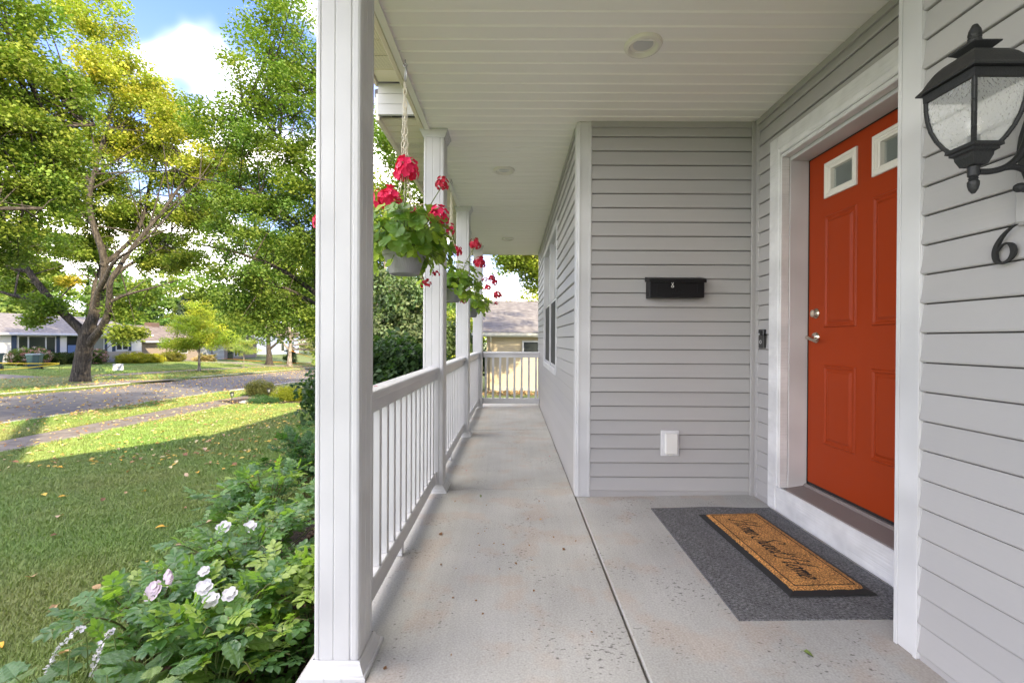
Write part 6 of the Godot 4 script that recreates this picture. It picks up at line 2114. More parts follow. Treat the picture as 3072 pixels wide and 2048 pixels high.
func flower_head(r: float, florets: int, seed_: int) -> ArrayMesh:
	var g := RandomNumberGenerator.new()
	g.seed = seed_
	var b := MB.new()
	for i in florets:
		var y := 1.0 - 1.55 * (i + 0.5) / florets
		var a := i * 2.39996
		var s := sqrt(maxf(0.0, 1.0 - y * y))
		var nrm := Vector3(cos(a) * s, y, sin(a) * s)
		var c := nrm * r * g.randf_range(0.62, 1.08)
		floret(b, c, (nrm + Vector3(g.randf_range(-0.3, 0.3), g.randf_range(-0.2, 0.3), g.randf_range(-0.3, 0.3))).normalized(), r * g.randf_range(0.27, 0.37), g.randf_range(0, TAU), 5)
	return b.mesh()

func floret(b: MB, c: Vector3, nrm: Vector3, s: float, turn: float, petals: int, wide := 0.55) -> void:
	var t := nrm.cross(Vector3(0.3, 0.9, 0.2)).normalized()
	var u := nrm.cross(t).normalized()
	for k in petals:
		var a := turn + TAU * k / petals
		var d := t * cos(a) + u * sin(a)
		var e := nrm.cross(d).normalized()
		var lift := nrm * s * 0.22
		var p0 := c
		var p1 := c + d * s * 0.55 - e * s * wide + lift * 0.7
		var p2 := c + d * s * 1.05 - e * s * wide * 0.45 + lift
		var p3 := c + d * s * 1.05 + e * s * wide * 0.45 + lift
		var p4 := c + d * s * 0.55 + e * s * wide + lift * 0.7
		var pm := c + d * s * 0.62 + lift * 0.25
		b.tri(p0, p1, pm); b.tri(pm, p1, p2); b.tri(pm, p2, p3); b.tri(pm, p3, p4); b.tri(p0, pm, p4)

func basket(label: String, at: Vector3, hook_y: float, heads: Array, seed_: int, n_leaves: int, spread: float) -> void:
	# at: centre of the pot's base
	var keep := rng.state
	rng.seed = seed_
	var t := thing("flower_basket", label, "hanging basket", at, "hanging geranium baskets along the porch")
	var b := MB.new()
	b.lathe(PackedVector2Array([Vector2(0.0, 0.004), Vector2(0.074, 0.004), Vector2(0.078, 0.0), Vector2(0.082, 0.004), Vector2(0.112, 0.098), Vector2(0.118, 0.100), Vector2(0.122, 0.122), Vector2(0.116, 0.126), Vector2(0.110, 0.112), Vector2(0.0, 0.108)]), Vector3.ZERO, 36)
	build("pot", b, M.pot, t)
	var top := Vector3(0, hook_y - at.y, 0)
	b = MB.new()
	var ey := spline([top + Vector3(0, 0.002, 0), top + Vector3(0, -0.018, 0), top + Vector3(0.011, -0.030, 0), top + Vector3(0, -0.043, 0), top + Vector3(-0.011, -0.030, 0), top + Vector3(-0.002, -0.019, 0)], 4)
	b.tube(ey, lerp_radii(ey.size(), 0.0026, 0.0026), 6)
	var rg := []
	for k in 13:
		var a := TAU * k / 12
		rg.append(top + Vector3(0.010 * sin(a) + 0.004, -0.082 + 0.042 * cos(a), 0.024 * sin(a)))
	b.tube(spline(rg, 2), lerp_radii(25, 0.0022, 0.0022), 6)
	build("hook", b, M.hook, t)
	var knot := top + Vector3(0.0, -0.125, 0)
	for k in 3:
		var a := TAU * k / 3 + 0.4
		var rim := Vector3(cos(a) * 0.117, 0.12, sin(a) * 0.117)
		# the strands hang close together and part only near the pot
		var bend := Vector3(cos(a) * 0.019, lerpf(rim.y, knot.y, 0.42), sin(a) * 0.019)
		b = MB.new()
		for seg in [[knot, bend], [bend, rim]]:
			var d: Vector3 = seg[1] - seg[0]
			var n := int(d.length() / 0.036)
			var dir := d.normalized()
			for i in n:
				var c: Vector3 = seg[0] + d * ((i + 0.5) / n)
				var sd := dir.cross(Vector3(1, 0, 0.3) if i % 2 == 0 else Vector3(-0.3, 0, 1)).normalized()
				var lk := PackedVector3Array()
				for j in 9:
					var q := TAU * j / 8
					lk.append(c + dir * cos(q) * 0.0225 + sd * sin(q) * 0.0095)
				b.tube(lk, lerp_radii(9, 0.0020, 0.0020), 4, false)
		build("chain", b, M.chain, t)
	# leaves
	var shapes := []
	for k in 4:
		shapes.append(scallop_leaf(1.0, 7 + k % 2, [0.5, 0.9, 0.2, -0.4][k], 300 + k))
	var stems := MB.new()
	var heart := Vector3(0, 0.19, 0)
	for i in n_leaves:
		var d := Vector3(rng.randfn(), rng.randfn() * 0.8 + 0.15, rng.randfn()).normalized()
		var q := pow(rng.randf(), 0.35)
		var p := heart + Vector3(d.x * spread, d.y * spread * 0.72, d.z * spread) * q
		if p.y < 0.07 and Vector2(p.x, p.z).length() < 0.135:
			p.y = 0.12 + rf(0, 0.08)
		if p.y < 0.02: p.y = rf(0.02, 0.12)
		var out := (Vector3(d.x, d.y * 0.7 + 0.45, d.z) + Vector3(rf(-0.45, 0.45), rf(-0.2, 0.5), rf(-0.45, 0.45))).normalized()
		var f := out.cross(Vector3(rf(-1, 1), rf(-0.3, 0.3), rf(-1, 1))).normalized()
		var sd := f.cross(out).normalized()
		var sc := rf(0.026, 0.047)
		var mat_k: int = [0, 0, 0, 1, 1, 2, 2, 3][rng.randi() % 8]
		var o := put("leaf", shapes[rng.randi() % 4], M["geranium_%d" % mat_k], t)
		o.transform = Transform3D(Basis(f * sc, out * sc, sd * sc), p)
		if i % 2 == 0:
			var root := Vector3(p.x * 0.25, 0.13, p.z * 0.25)
			stems.tube(PackedVector3Array([root, root.lerp(p, 0.5) + Vector3(0, 0.03, 0), p]), PackedFloat32Array([0.0035, 0.003, 0.002]), 4, false)
	for h in heads:
		var hp: Vector3 = h[0]
		var root := Vector3(hp.x * 0.2, 0.14, hp.z * 0.2)
		var pth := spline([root, root.lerp(hp, 0.5) + Vector3(0, 0.03, 0), hp - Vector3(0, 0.01, 0)], 5)
		stems.tube(pth, lerp_radii(pth.size(), 0.0035, 0.0025), 5, false)
		put("flower_head", flower_head(h[1], int(h[2]), 500 + int(hp.x * 100) + seed_), M.petal_red if h[3] == 0 else M.petal_dark, t, hp)
	build("stems", stems, M.stem, t).set_meta("kind", "stuff")
	rng.state = keep

func make_baskets() -> void:
	# flower heads: place from the pot's base, radius, florets, tone
	basket("nearest grey hanging basket of magenta geraniums behind the first post", Vector3(-0.612, 1.488, -2.55), WALL_TOP, [
		[Vector3(0.012, 0.570, 0.02), 0.070, 36, 0], [Vector3(0.208, 0.505, 0.0), 0.040, 24, 1], [Vector3(-0.080, 0.400, 0.06), 0.068, 36, 0],
		[Vector3(0.200, 0.305, 0.06), 0.060, 26, 0], [Vector3(0.258, 0.235, 0.05), 0.036, 9, 0], [Vector3(0.092, 0.300, 0.20), 0.024, 7, 0],
		[Vector3(-0.44, 0.275, 0.05), 0.048, 26, 0], [Vector3(0.09, -0.03, -0.16), 0.034, 14, 1], [Vector3(0.15, 0.03, -0.16), 0.026, 10, 1]], 41, 270, 0.285)
	basket("middle hanging basket of red geraniums between the second and third posts", Vector3(-0.612, 1.490, -4.45), WALL_TOP, [
		[Vector3(0.235, 0.560, 0.0), 0.058, 28, 1], [Vector3(0.055, 0.485, 0.05), 0.056, 26, 1], [Vector3(0.285, 0.375, 0.05), 0.058, 28, 1],
		[Vector3(0.33, 0.22, 0.0), 0.030, 14, 1], [Vector3(-0.2, 0.42, 0.1), 0.05, 24, 0], [Vector3(0.10, 0.02, -0.2), 0.03, 12, 1]], 43, 260, 0.315)
	basket("farthest hanging basket of red geraniums, close to the corner post", Vector3(-0.612, 1.445, -6.55), WALL_TOP, [
		[Vector3(0.30, 0.565, 0.0), 0.056, 26, 1], [Vector3(0.335, 0.50, 0.0), 0.050, 24, 1], [Vector3(0.385, 0.315, 0.05), 0.068, 30, 1],
		[Vector3(0.24, 0.42, 0.08), 0.056, 26, 1], [Vector3(0.365, 0.20, 0.0), 0.035, 14, 1], [Vector3(0.27, 0.34, 0.1), 0.03, 12, 1]], 47, 220, 0.32)

# ------------------------------------------------------------------ the bed beside the porch
# pinnate rose leaf of unit length along -z, leaflets folded a little
func rose_leaf(seed_: int) -> ArrayMesh:
	var g := RandomNumberGenerator.new()
	g.seed = seed_
	var b := MB.new()
	var places := [[0.30, 1], [0.30, -1], [0.55, 1], [0.55, -1], [0.78, 1], [0.78, -1], [0.86, 0]]
	for p in places:
		var o := Vector3(0, -0.10 * p[0] * p[0], -p[0])
		var d := Vector3(p[1] * 0.85, g.randf_range(-0.15, 0.1), -0.55 if p[1] != 0 else -1.0).normalized()
		var l: float = (0.40 if p[0] > 0.4 else 0.32) * g.randf_range(0.9, 1.1)
		var up := Vector3(g.randf_range(-0.2, 0.2), 1, g.randf_range(-0.2, 0.2)).normalized()
		blade(b, o, d, up, l, l * 0.30, 0.06)
	b.bar(Vector3(0, 0.004, 0), Vector3(0, -0.06, -0.86), 0.018, 0.014)
	return b.mesh()

# a folded oval blade, 8 triangles
func blade(b: MB, o: Vector3, d: Vector3, up: Vector3, l: float, w: float, fold: float) -> void:
	var s := d.cross(up).normalized()
	up = s.cross(d).normalized()
	var m0 := o
	var m1 := o + d * l * 0.38 - up * l * 0.02
	var m2 := o + d * l * 0.74 - up * l * 0.05
	var m3 := o + d * l - up * l * 0.14
	for k in [-1.0, 1.0]:
		var e1: Vector3 = m1 + s * w * k + up * (fold * l)
		var e2: Vector3 = m2 + s * w * 0.74 * k + up * (fold * l * 0.6)
		if k > 0:
			b.tri(m0, e1, m1); b.tri(m1, e1, e2); b.tri(m1, e2, m2); b.tri(m2, e2, m3)
		else:
			b.tri(m0, m1, e1); b.tri(m1, e2, e1); b.tri(m1, m2, e2); b.tri(m2, m3, e2)

func toothed_leaf(seed_: int, broad: float) -> ArrayMesh:
	# ovate blade of unit length along -z with a saw edge and puckered veins
	var g := RandomNumberGenerator.new()
	g.seed = seed_
	var b := MB.new()
	var n := 11
	for k in [-1.0, 1.0]:
		var em := []
		var mm := []
		var rm := []
		for i in n + 1:
			var t := float(i) / n
			var w := broad * pow(sin(PI * pow(t, 0.72)), 0.85)
			var tooth := (0.045 if i % 2 == 1 else -0.01) if i > 0 and i < n else 0.0
			var y := -0.22 * t * t
			rm.append(Vector3(0, y, -t))
			mm.append(Vector3(k * w * 0.5, y + 0.035 + 0.02 * (i % 2), -t + 0.03))
			em.append(Vector3(k * (w + tooth), y + 0.05 - 0.10 * w + 0.012 * g.randf_range(-1, 1), -t - tooth * 0.6 + 0.02))
		em[0] = rm[0]; mm[0] = rm[0]
		em[n] = rm[n]; mm[n] = rm[n]
		for i in n:
			if k > 0:
				b.quad(rm[i], mm[i], mm[i + 1], rm[i + 1])
				b.quad(mm[i], em[i], em[i + 1], mm[i + 1])
			else:
				b.quad(rm[i + 1], mm[i + 1], mm[i], rm[i])
				b.quad(mm[i + 1], em[i + 1], em[i], mm[i])
	return b.mesh()

func aim(p: Vector3, d: Vector3, up: Vector3, sc: float) -> Transform3D:
	# -z along d
	var z := -d.normalized()
	var x := up.cross(z).normalized()
	var y := z.cross(x)
	return Transform3D(Basis(x * sc, y * sc, z * sc), p)

func rose_bush(label: String, at: Vector3, h: float, r: float, n_canes: int, n_leaves: int, as_parts: bool, light_share: float, flowers: Array) -> Node3D:
	var t := thing("rose_bush", label, "rose bush", at)
	var leaves := [rose_leaf(601), rose_leaf(602), rose_leaf(603)]
	var cb := MB.new()
	var spots := []
	for i in n_canes:
		var a := rf(0, TAU)
		var q := rf(0.3, 1.0)
		var tip := Vector3(cos(a) * r * q, h * rf(0.72, 1.08) * (1.0 - 0.25 * q * q), sin(a) * r * q)
		var path := spline([Vector3(cos(a) * 0.06, -0.02, sin(a) * 0.06), Vector3(tip.x * 0.35, tip.y * 0.62, tip.z * 0.35), Vector3(tip.x * 0.75, tip.y * 0.98, tip.z * 0.75), tip], 5)
		cb.tube(path, lerp_radii(path.size(), 0.0055, 0.0025), 5, false)
		for k in range(4, path.size()):
			spots.append([path[k], (path[k] - path[k - 1]).normalized(), float(k) / path.size()])
	build("canes", cb, M.cane, t).set_meta("kind", "stuff")
	var where := []
	var tints := []
	for i in n_leaves:
		var s: Array = spots[rng.randi() % spots.size()]
		var side := Vector3(rf(-1, 1), rf(-0.15, 0.55), rf(-1, 1)).normalized()
		var d := (side + (s[1] as Vector3) * 0.35 + Vector3((s[0] as Vector3).x, 0, (s[0] as Vector3).z) * 0.8).normalized()
		var up := Vector3(rf(-0.35, 0.35), 1, rf(-0.35, 0.35)).normalized()
		if absf(d.dot(up)) > 0.92: up = Vector3(1, 0.2, 0)
		var tr := aim(s[0], d, up, rf(0.085, 0.145))
		if as_parts:
			var k: int = 3 if rng.randf() < light_share else [0, 0, 1, 2, 2][rng.randi() % 5]
			var o := put("leaf", leaves[rng.randi() % 3], M["rose_leaf_%d" % k], t)
			o.transform = tr
		else:
			where.append(tr)
			var v := rf(0.7, 1.3)
			tints.append((Color(0.065, 0.145, 0.042) if rng.randf() > light_share else Color(0.17, 0.25, 0.035)) * v)
	if where.size():
		multi("foliage", leaves[0], M.leaf, where, tints, t)
	for f in flowers:
		var b := MB.new()
		var fp: Vector3 = f[0]
		if f[2] == 0:
			# blown open flower, loose petals
			floret(b, fp, Vector3(0.15, 0.75, 0.6).normalized(), f[1], rf(0, TAU), 5, 0.62)
			floret(b, fp + Vector3(0, 0.006, 0), Vector3(-0.1, 0.9, 0.4).normalized(), f[1] * 0.7, rf(0, TAU), 5, 0.5)
		else:
			# full flower, rows of cupped petals
			for ringk in 5:
				floret(b, fp + Vector3(0, 0.007 * ringk, 0), (Vector3(-0.2, 0.55, 0.8) + Vector3(rf(-0.2, 0.2), rf(-0.2, 0.2), 0)).normalized(), f[1] * (1.0 - 0.17 * ringk), rf(0, TAU), 6, 0.6)
		build("flower", b, M.petal_white if f[2] == 0 else M.petal_pink, t)
	return t

func make_bed() -> void:
	# mulch with a wavy edge on the lawn side
	var mb := MB.new()
	var zs := []
	var z := 2.0
	while z > -9.2:
		zs.append(z)
		z -= 0.4
	for i in zs.size() - 1:
		var q := []
		for e in [i, i + 1]:
			var zz: float = zs[e]
			var xe := -1.85 - 0.22 * sin(zz * 1.3) - 0.12 * sin(zz * 2.9)
			for x in [-0.66, -1.25, xe]:
				q.append(Vector3(x, ground_y(x, zz) + (0.035 if x > -1.3 else 0.006), zz))
		mb.quad(q[1], q[0], q[3], q[4])
		mb.quad(q[2], q[1], q[4], q[5])
	struct("garden_bed", mb, M.mulch)
	var G := func(x: float, zz: float) -> Vector3: return Vector3(x, ground_y(x, zz), zz)
	rose_bush("rose bush with a drooping pair of white blooms, nearest the middle of the bed", (G as Callable).call(-1.62, -2.75), 0.52, 0.50, 34, 280, true, 0.10, [[Vector3(-0.10, 0.545, 0.05), 0.040, 0], [Vector3(0.045, 0.54, 0.03), 0.038, 0]])
	rose_bush("rose bush with loose white petals and lighter leaves beside the nearest post", (G as Callable).call(-1.34, -2.12), 0.46, 0.40, 30, 260, true, 0.28, [[Vector3(-0.08, 0.50, 0.03), 0.036, 0], [Vector3(-0.02, 0.465, 0.07), 0.034, 0], [Vector3(0.045, 0.475, 0.04), 0.032, 0], [Vector3(-0.10, 0.56, 0.0), 0.024, 0]])
	rose_bush("rose bush at the lawn's edge with one full pale pink rose", (G as Callable).call(-1.80, -2.26), 0.42, 0.34, 22, 170, true, 0.06, [[Vector3(0.055, 0.42, 0.05), 0.046, 1], [Vector3(0.11, 0.455, 0.02), 0.026, 1], [Vector3(0.085, 0.47, 0.0), 0.022, 1]])
	rose_bush("yellow green leaved rose bush pressed against the nearest post", (G as Callable).call(-1.02, -2.45), 0.52, 0.32, 22, 200, true, 0.6, [])
	rose_bush("low leafy rose bush further along the bed, without blooms", (G as Callable).call(-2.0, -3.7), 0.60, 0.55, 36, 290, true, 0.06, [])
	rose_bush("rose bush close under the first railing", (G as Callable).call(-1.25, -3.6), 0.66, 0.5, 34, 290, true, 0.12, [])
	rose_bush("broad rose bush where the bed bulges into the lawn", (G as Callable).call(-2.15, -4.9), 0.72, 0.6, 40, 420, false, 0.08, [])
	rose_bush("rose bush behind the first railing's far half", (G as Callable).call(-1.35, -4.9), 0.85, 0.55, 36, 420, false, 0.1, [])
	rose_bush("tallest dark rose bush at the top of the bed, beside the sunlit lawn", (G as Callable).call(-2.1, -6.0), 1.02, 0.62, 40, 480, false, 0.05, [])
	# coarse leaved plants at the front
	var says := ["coarse leaved plant in the bed's front corner, nearest the viewer", "coarse plant with one very broad leaf below the white roses", "coarse leaved plant spilling onto the lawn at the bottom edge", "coarse leaved seedling low beside the slab edge"]
	var at := [[-1.36, -1.55, 0.42, 0.36, 64, 0.125], [-1.24, -1.88, 0.40, 0.26, 34, 0.150], [-1.70, -1.72, 0.42, 0.36, 60, 0.12], [-1.02, -1.62, 0.20, 0.20, 30, 0.075]]
	var shapes := [toothed_leaf(701, 0.36), toothed_leaf(702, 0.42), toothed_leaf(703, 0.32)]
	for k in 4:
		var a: Array = at[k]
		var t := thing("anemone_plant", says[k], "plant", (G as Callable).call(a[0], a[1]))
		var sb := MB.new()
		for i in int(a[4]):
			var an := rf(0, TAU)
			var q := sqrt(rng.randf())
			var p := Vector3(cos(an) * a[3] * q, a[2] * rf(0.55, 1.05) * (1.0 - 0.35 * q * q), sin(an) * a[3] * q)
			var d := (Vector3(cos(an + rf(-0.8, 0.8)), rf(-0.35, 0.25), sin(an + rf(-0.8, 0.8)))).normalized()
			var up := Vector3(rf(-0.3, 0.3), 1, rf(-0.3, 0.3)).normalized()
			var o := put("leaf", shapes[rng.randi() % 3], M["big_leaf_%d" % [0, 0, 1, 1, 2][rng.randi() % 5]], t)
			o.transform = aim(p, d, up, a[5] * rf(0.7, 1.2))
			sb.tube(PackedVector3Array([Vector3(rf(-0.05, 0.05), -0.02, rf(-0.05, 0.05)), p * 0.5 + Vector3(0, 0.08, 0), p]), PackedFloat32Array([0.004, 0.003, 0.002]), 4, false)
		build("stems", sb, M.stem, t).set_meta("kind", "stuff")
	# white flower spikes
	for k in 2:
		var t := thing("white_spike_flower", ["drooping white flower spike hanging left of the pink rose", "short white flower spike below the pink rose"][k], "flower", (G as Callable).call([-1.80, -1.66][k], [-1.90, -1.88][k]))
		var top := Vector3(0.0, 0.42, 0.0)
		var pth := spline([Vector3.ZERO, Vector3(0.02, 0.25, 0), top, top + Vector3([-0.07, -0.03][k], -0.06, 0.03), top + Vector3([-0.10, -0.035][k], -0.14, 0.05)], 6)
		var b := MB.new()
		b.tube(pth, lerp_radii(pth.size(), 0.003, 0.0015), 5, false)
		build("stem", b, M.stem, t)
		b = MB.new()
		for i in range(12, pth.size()):
			for j in 3:
				floret(b, pth[i] + Vector3(rf(-0.008, 0.008), rf(-0.006, 0.006), rf(-0.008, 0.008)), Vector3(rf(-1, 1), rf(0, 1), rf(-1, 1)).normalized(), 0.008, rf(0, 6), 4)
		build("spike", b, M.petal_white, t)
	# ground cover of small leaves along the slab, and shredded bark
	var small := leaf_cluster("bedleaf", 9, 0.06, 0.034, 0.5, 23)
	var where := []
	var tints := []
	for i in 420:
		var x := rf(-1.5, -0.78)
		var zz := rf(-7.0, -1.2)
		if rng.randf() < 0.45: zz = rf(-2.6, -1.2)
		where.append(Transform3D(Basis(Vector3.UP, rf(0, TAU)), Vector3(x, ground_y(x, zz) + rf(0.05, 0.16), zz)))
		tints.append(Color(0.07, 0.14, 0.03) * rf(0.7, 1.6))
	var gc := multi("ground_cover", small, M.leaf, where, tints, null)
	tag(gc, "small leaved ground cover between the roses and the slab edge", "ground cover", "", "stuff")
	var chip := MB.new()
	chip.colored = true
	chip.obox(Vector3.ZERO, Vector3(1, 0, 0), Vector3.UP, Vector3(0, 0, 1), Vector3(0.032, 0.003, 0.007))
	where = []
	tints = []
	for i in 2600:
		var x := rf(-1.75, -0.73)
		var zz := rf(-4.0, -1.0)
		where.append(Transform3D(Basis(Vector3.UP, rf(0, TAU)) * Basis(Vector3(0, 0, 1), rf(-0.5, 0.5)) * Basis(Vector3(1, 0, 0), rf(-0.5, 0.5)).scaled(Vector3(rf(0.4, 1.3), 1, rf(0.6, 1.4))), Vector3(x, ground_y(x, zz) + rf(0.03, 0.055), zz)))
		var v := rf(0.25, 1.4)
		tints.append(Color(0.13 * v, 0.075 * v, 0.045 * v))
	tag(multi("mulch_chips", chip.mesh(), M.dry, where, tints, null), "shredded brown bark scattered over the bed", "mulch", "", "stuff")

# ------------------------------------------------------------------ grass and fallen leaves
func tuft(called: String, n: int, r: float, h: float, w: float, seed_: int) -> ArrayMesh:
	var g := RandomNumberGenerator.new()
	g.seed = seed_
	var b := MB.new()
	b.colored = true
	for i in n:
		var a := g.randf_range(0, TAU)
		var q := sqrt(g.randf()) * r
		var o := Vector3(cos(a) * q, -0.005, sin(a) * q)
		var la := g.randf_range(0, TAU)
		var lean := Vector3(cos(la), 0, sin(la))
		var hh := h * g.randf_range(0.5, 1.15)
		var s := Vector3(-lean.z, 0, lean.x) * w * g.randf_range(0.7, 1.3)
		var k := g.randf_range(0.2, 0.75)
		var m := o + Vector3(0, hh * 0.6, 0) + lean * hh * k * 0.35
		var e := o + Vector3(0, hh * (1.0 - 0.3 * k), 0) + lean * hh * k
		var t := g.randf_range(0.65, 1.3)
		b.col = Color(t * g.randf_range(0.9, 1.25), t, t * 0.9)
		b.quad(o - s, o + s, m + s * 0.8, m - s * 0.8)
		b.tri(m - s * 0.8, m + s * 0.8, e)
	return b.mesh()

func make_grass() -> void:
	var t0 := tuft("near", 26, 0.062, 0.062, 0.0026, 801)
	var t1 := tuft("far", 16, 0.10, 0.066, 0.0050, 802)
	var patch := FastNoiseLite.new()
	patch.seed = 4
	patch.frequency = 0.35
	patch.fractal_octaves = 3
	for band in 3:
		var where := []
		var tints := []
		var want: int = [26000, 26000, 26000][band]
		var tries := 0
		while where.size() < want and tries < want * 3:
			tries += 1
			var x: float
			var z: float
			if band == 0:
				z = -rf(1.2, 7.0)
				x = rf(-1.2, 0.35) + z * rf(0.25, 1.0) - 0.6
				if x > -1.35: continue
			elif band == 1:
				z = -rf(5.5, 19.0)
				x = -rf(1.4, 12.2)
				if x < 1.15 * z - 0.4: continue
			else:
				z = -rf(14.0, 64.0)
				x = -rf(19.2, 38.0)
				if x < 1.16 * z - 0.5: continue
			if band < 2:
				var xe := -1.80 - 0.22 * sin(z * 1.3) - 0.12 * sin(z * 2.9)
				if z > -9.2 and x > xe: continue
				if x < curve_at(WALK_NEAR, z) + 0.03 and x > curve_at(WALK_FAR, z) - 0.03: continue
				if x < curve_at(STREET_NEAR, z) + 0.10: continue
				if Vector2((x + 8.2) / 1.75, (z + 15.3) / 1.25).length() < 1.0: continue
			else:
				if x > curve_at(STREET_FAR, z) - 0.12: continue
				var c := -25.2 - 2.0 * clampf((-z - 20.0) / 20.0, 0.0, 1.0)
				if absf(x - c) < 0.62: continue
				if z > -26.6 and z < -21.4: continue
				if z < -50.4 and z > -57.6 and rng.randf() < 0.9: continue
			var pn := patch.get_noise_2d(x, z)
			var g: Color = Color(0.170, 0.290, 0.054).lerp(Color(0.31, 0.300, 0.105), clampf(0.38 + pn * 0.5, 0.0, 1.0))
			var v := rf(0.75, 1.25)
			var sc := rf(0.7, 1.2) * (1.0 if band < 2 else 2.3)
			where.append(Transform3D(Basis(Vector3.UP, rf(0, TAU)).scaled(Vector3(sc, rf(0.75, 1.25) * (1.0 if band < 2 else 1.1), sc)), Vector3(x, ground_y(x, z), z)))
			tints.append(Color(g.r * v, g.g * v, g.b * v))
		var o := multi("grass", t0 if band == 0 else t1, M.grass, where, tints, null)
		tag(o, ["short mown grass of the shaded lawn near the porch", "sunlit mown grass on both sides of the sidewalk", "mown grass of the lawns across the street"][band], "grass", "", "stuff")

func fallen_leaf(seed_: int) -> ArrayMesh:
	var g := RandomNumberGenerator.new()
	g.seed = seed_
	var b := MB.new()
	b.colored = true
	blade(b, Vector3(0, 0.1, 0.5), Vector3(0, 0, -1), Vector3.UP, 1.0, g.randf_range(0.26, 0.42), g.randf_range(0.05, 0.22))
	b.bar(Vector3(0, 0.1, 0.5), Vector3(0.05, 0.14, 0.75), 0.03, 0.03)
	return b.mesh()

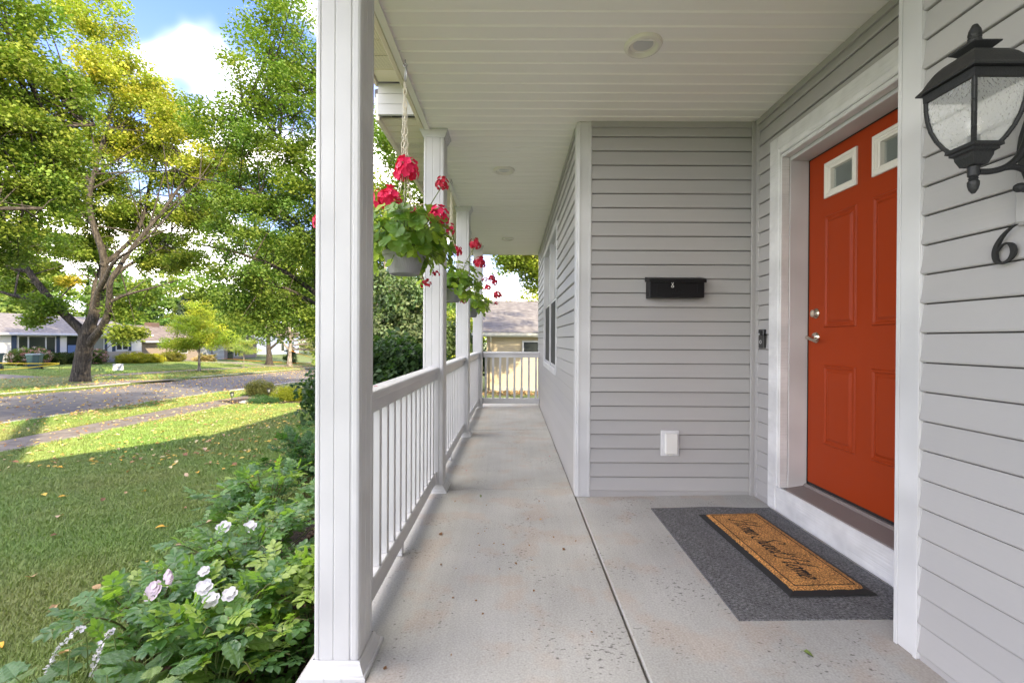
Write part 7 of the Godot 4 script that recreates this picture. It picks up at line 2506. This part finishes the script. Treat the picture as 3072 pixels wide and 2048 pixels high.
func make_litter() -> void:
	var shapes := [fallen_leaf(901), fallen_leaf(902), fallen_leaf(903)]
	var tones := {"yellow": [Color(0.58, 0.40, 0.06), Color(0.62, 0.34, 0.03)], "tan": [Color(0.42, 0.27, 0.13), Color(0.48, 0.34, 0.20)], "brown": [Color(0.16, 0.075, 0.035), Color(0.22, 0.11, 0.05)]}
	for key in tones:
		for i in 2:
			var m := mk("dry_%s_%d" % [key, i], tones[key][i], 0.8, {"back": Color(0.5, 0.4, 0.2)})
			m.vertex_color_use_as_albedo = false
	# the ones that show singly on the near lawn
	for i in 64:
		var z := -rf(1.9, 8.2)
		var x := z * rf(0.45, 1.05) - rf(0.2, 0.6)
		if x > -2.05: x = -2.05 - rf(0, 1.2)
		var key: String = ["yellow", "tan", "tan", "brown"][rng.randi() % 4]
		var o := put("fallen_leaf", shapes[rng.randi() % 3], M["dry_%s_%d" % [key, rng.randi() % 2]])
		var s := rf(0.045, 0.085) * (0.75 if z > -3.0 else 1.0)
		o.transform = Transform3D((Basis(Vector3.UP, rf(0, TAU)) * Basis(Vector3(1, 0, 0), rf(-0.4, 0.4)) * Basis(Vector3(0, 0, 1), rf(-0.5, 0.5))).scaled(Vector3.ONE * s), Vector3(x, ground_y(x, z) + 0.055, z))
		tag(o, "%s fallen leaf lying on the shaded lawn near the porch" % key, "leaf", "%s leaves on the near lawn" % key)
	# everything further off: lawn, verge and street
	for band in 2:
		var where := []
		var tints := []
		for i in [3000, 9500][band]:
			var x: float
			var z: float
			if band == 0:
				z = -rf(6.0, 20.0)
				x = -rf(2.2, 11.6)
				if x < 1.15 * z - 0.5: continue
			else:
				z = -rf(9.0, 60.0)
				x = rf(-27.0, -10.8)
				if x < 1.16 * z - 0.5: continue
			var sn := curve_at(STREET_NEAR, z)
			var sf := curve_at(STREET_FAR, z)
			var y := ground_y(x, z) + 0.05
			if x < sn and x > sf:
				# swept to the sides, thinner in the wheel tracks
				var u := (x - sf) / (sn - sf)
				if rng.randf() < 0.45 * sin(PI * u): continue
				y = ground_y(x, z) - 0.10 + 0.05 * (1.0 - absf(u - 0.5) * 2.0) + 0.012
			elif x < curve_at(WALK_NEAR, z) and x > curve_at(WALK_FAR, z):
				y = ground_y(x, z) + 0.022
			var s := rf(0.04, 0.085) * (1.0 if band == 0 else 1.35)
			where.append(Transform3D((Basis(Vector3.UP, rf(0, TAU)) * Basis(Vector3(1, 0, 0), rf(-0.35, 0.35)) * Basis(Vector3(0, 0, 1), rf(-0.4, 0.4))).scaled(Vector3.ONE * s), Vector3(x, y, z)))
			var c: Color = [Color(0.58, 0.42, 0.08), Color(0.55, 0.34, 0.06), Color(0.40, 0.27, 0.14), Color(0.30, 0.15, 0.06), Color(0.55, 0.46, 0.22)][rng.randi() % 5]
			tints.append(c * rf(0.7, 1.2))
		tag(multi("fallen_leaves", shapes[band], M.dry, where, tints, null), ["yellow and tan leaves scattered over the sunlit lawn", "yellow leaves drifted over the street and far verge"][band], "fallen leaves", "", "stuff")
	# bits on the porch slab and the rail
	var bits := [[-0.23, -3.30, 0, 0.05], [0.18, -2.86, 1, 0.03], [0.28, -2.45, 2, 0.035], [-0.36, -2.30, 2, 0.028], [0.02, -2.30, 2, 0.026], [-0.42, -2.66, 2, 0.05], [-0.22, -1.42, 2, 0.026], [1.06, -1.62, 0, 0.045], [0.36, -4.4, 3, 0.03], [-0.40, -3.95, 3, 0.028], [-0.26, -2.0, 2, 0.02], [0.1, -2.05, 2, 0.022]]
	var bl := ["curled olive leaf scrap by the second post's base", "small tan leaf scrap on the slab below the corner board", "brown twig bit on the slab right of its middle", "brown scrap close to the railing foot", "brown scrap in the slab's middle", "thin brown scrap beside the bottom rail", "lone brown scrap near the nearest post's base", "narrow olive leaf on the slab before the rug", "red petal by the long wall's base", "red petal beside the second post", "tiny brown scrap nearer the viewer by the railing", "tiny brown scrap left of the floor joint"]
	for i in bits.size():
		var p: Array = bits[i]
		var m: Material = [M.stem, M.dry_tan_0, M.dry_brown_0, M.petal_dark][p[2]]
		var o := put("leaf_scrap" if p[2] < 3 else "petal", shapes[i % 3], m)
		o.transform = Transform3D((Basis(Vector3.UP, rf(0, TAU)) * Basis(Vector3(1, 0, 0), rf(-0.1, 0.1))).scaled(Vector3(p[3] * 0.6, p[3] * 0.6, p[3])), Vector3(p[0], floor_y(p[0]) + 0.001, p[1]))
		tag(o, bl[i], "leaf" if p[2] < 3 else "petal")
	for i in 26:
		var q := Vector2(rf(-0.45, 0.4), rf(-3.4, -1.5))
		if rng.randf() < 0.5: q = Vector2(rf(-0.3, 0.36), rf(-2.75, -2.2))
		var o := put("debris_crumb", shapes[i % 3], M.dry_brown_0)
		var s := rf(0.007, 0.016)
		o.transform = Transform3D(Basis(Vector3.UP, rf(0, TAU)).scaled(Vector3(s, s * 0.7, s * rf(1.0, 2.2))), Vector3(q.x, floor_y(q.x) + 0.0005, q.y))
		tag(o, "tiny dark crumb of leaf litter on the porch slab", "debris", "crumbs scattered on the porch slab")
	var pr := put("petal", shapes[0], M.petal_dark)
	pr.transform = Transform3D(Basis(Vector3.UP, 0.9).scaled(Vector3(0.026, 0.02, 0.03)), Vector3(-0.60, 0.9205, -1.98))
	tag(pr, "fallen red petal on the nearest handrail", "petal")
	# leaf drift at the foot of the beige house
	var wh := []
	var ti := []
	for i in 900:
		var x := rf(-1.6, 3.4)
		var z := rf(-19.9, -17.5)
		wh.append(Transform3D((Basis(Vector3.UP, rf(0, TAU)) * Basis(Vector3(1, 0, 0), rf(-0.5, 0.5))).scaled(Vector3.ONE * rf(0.06, 0.12)), Vector3(x, ground_y(x, z) + rf(0.0, 0.06), z)))
		ti.append([Color(0.34, 0.19, 0.09), Color(0.45, 0.32, 0.16), Color(0.2, 0.1, 0.05)][rng.randi() % 3] * rf(0.7, 1.3))
	tag(multi("leaf_drift", shapes[1], M.dry, wh, ti, null), "brown leaves drifted along the foot of the beige house", "fallen leaves", "", "stuff")
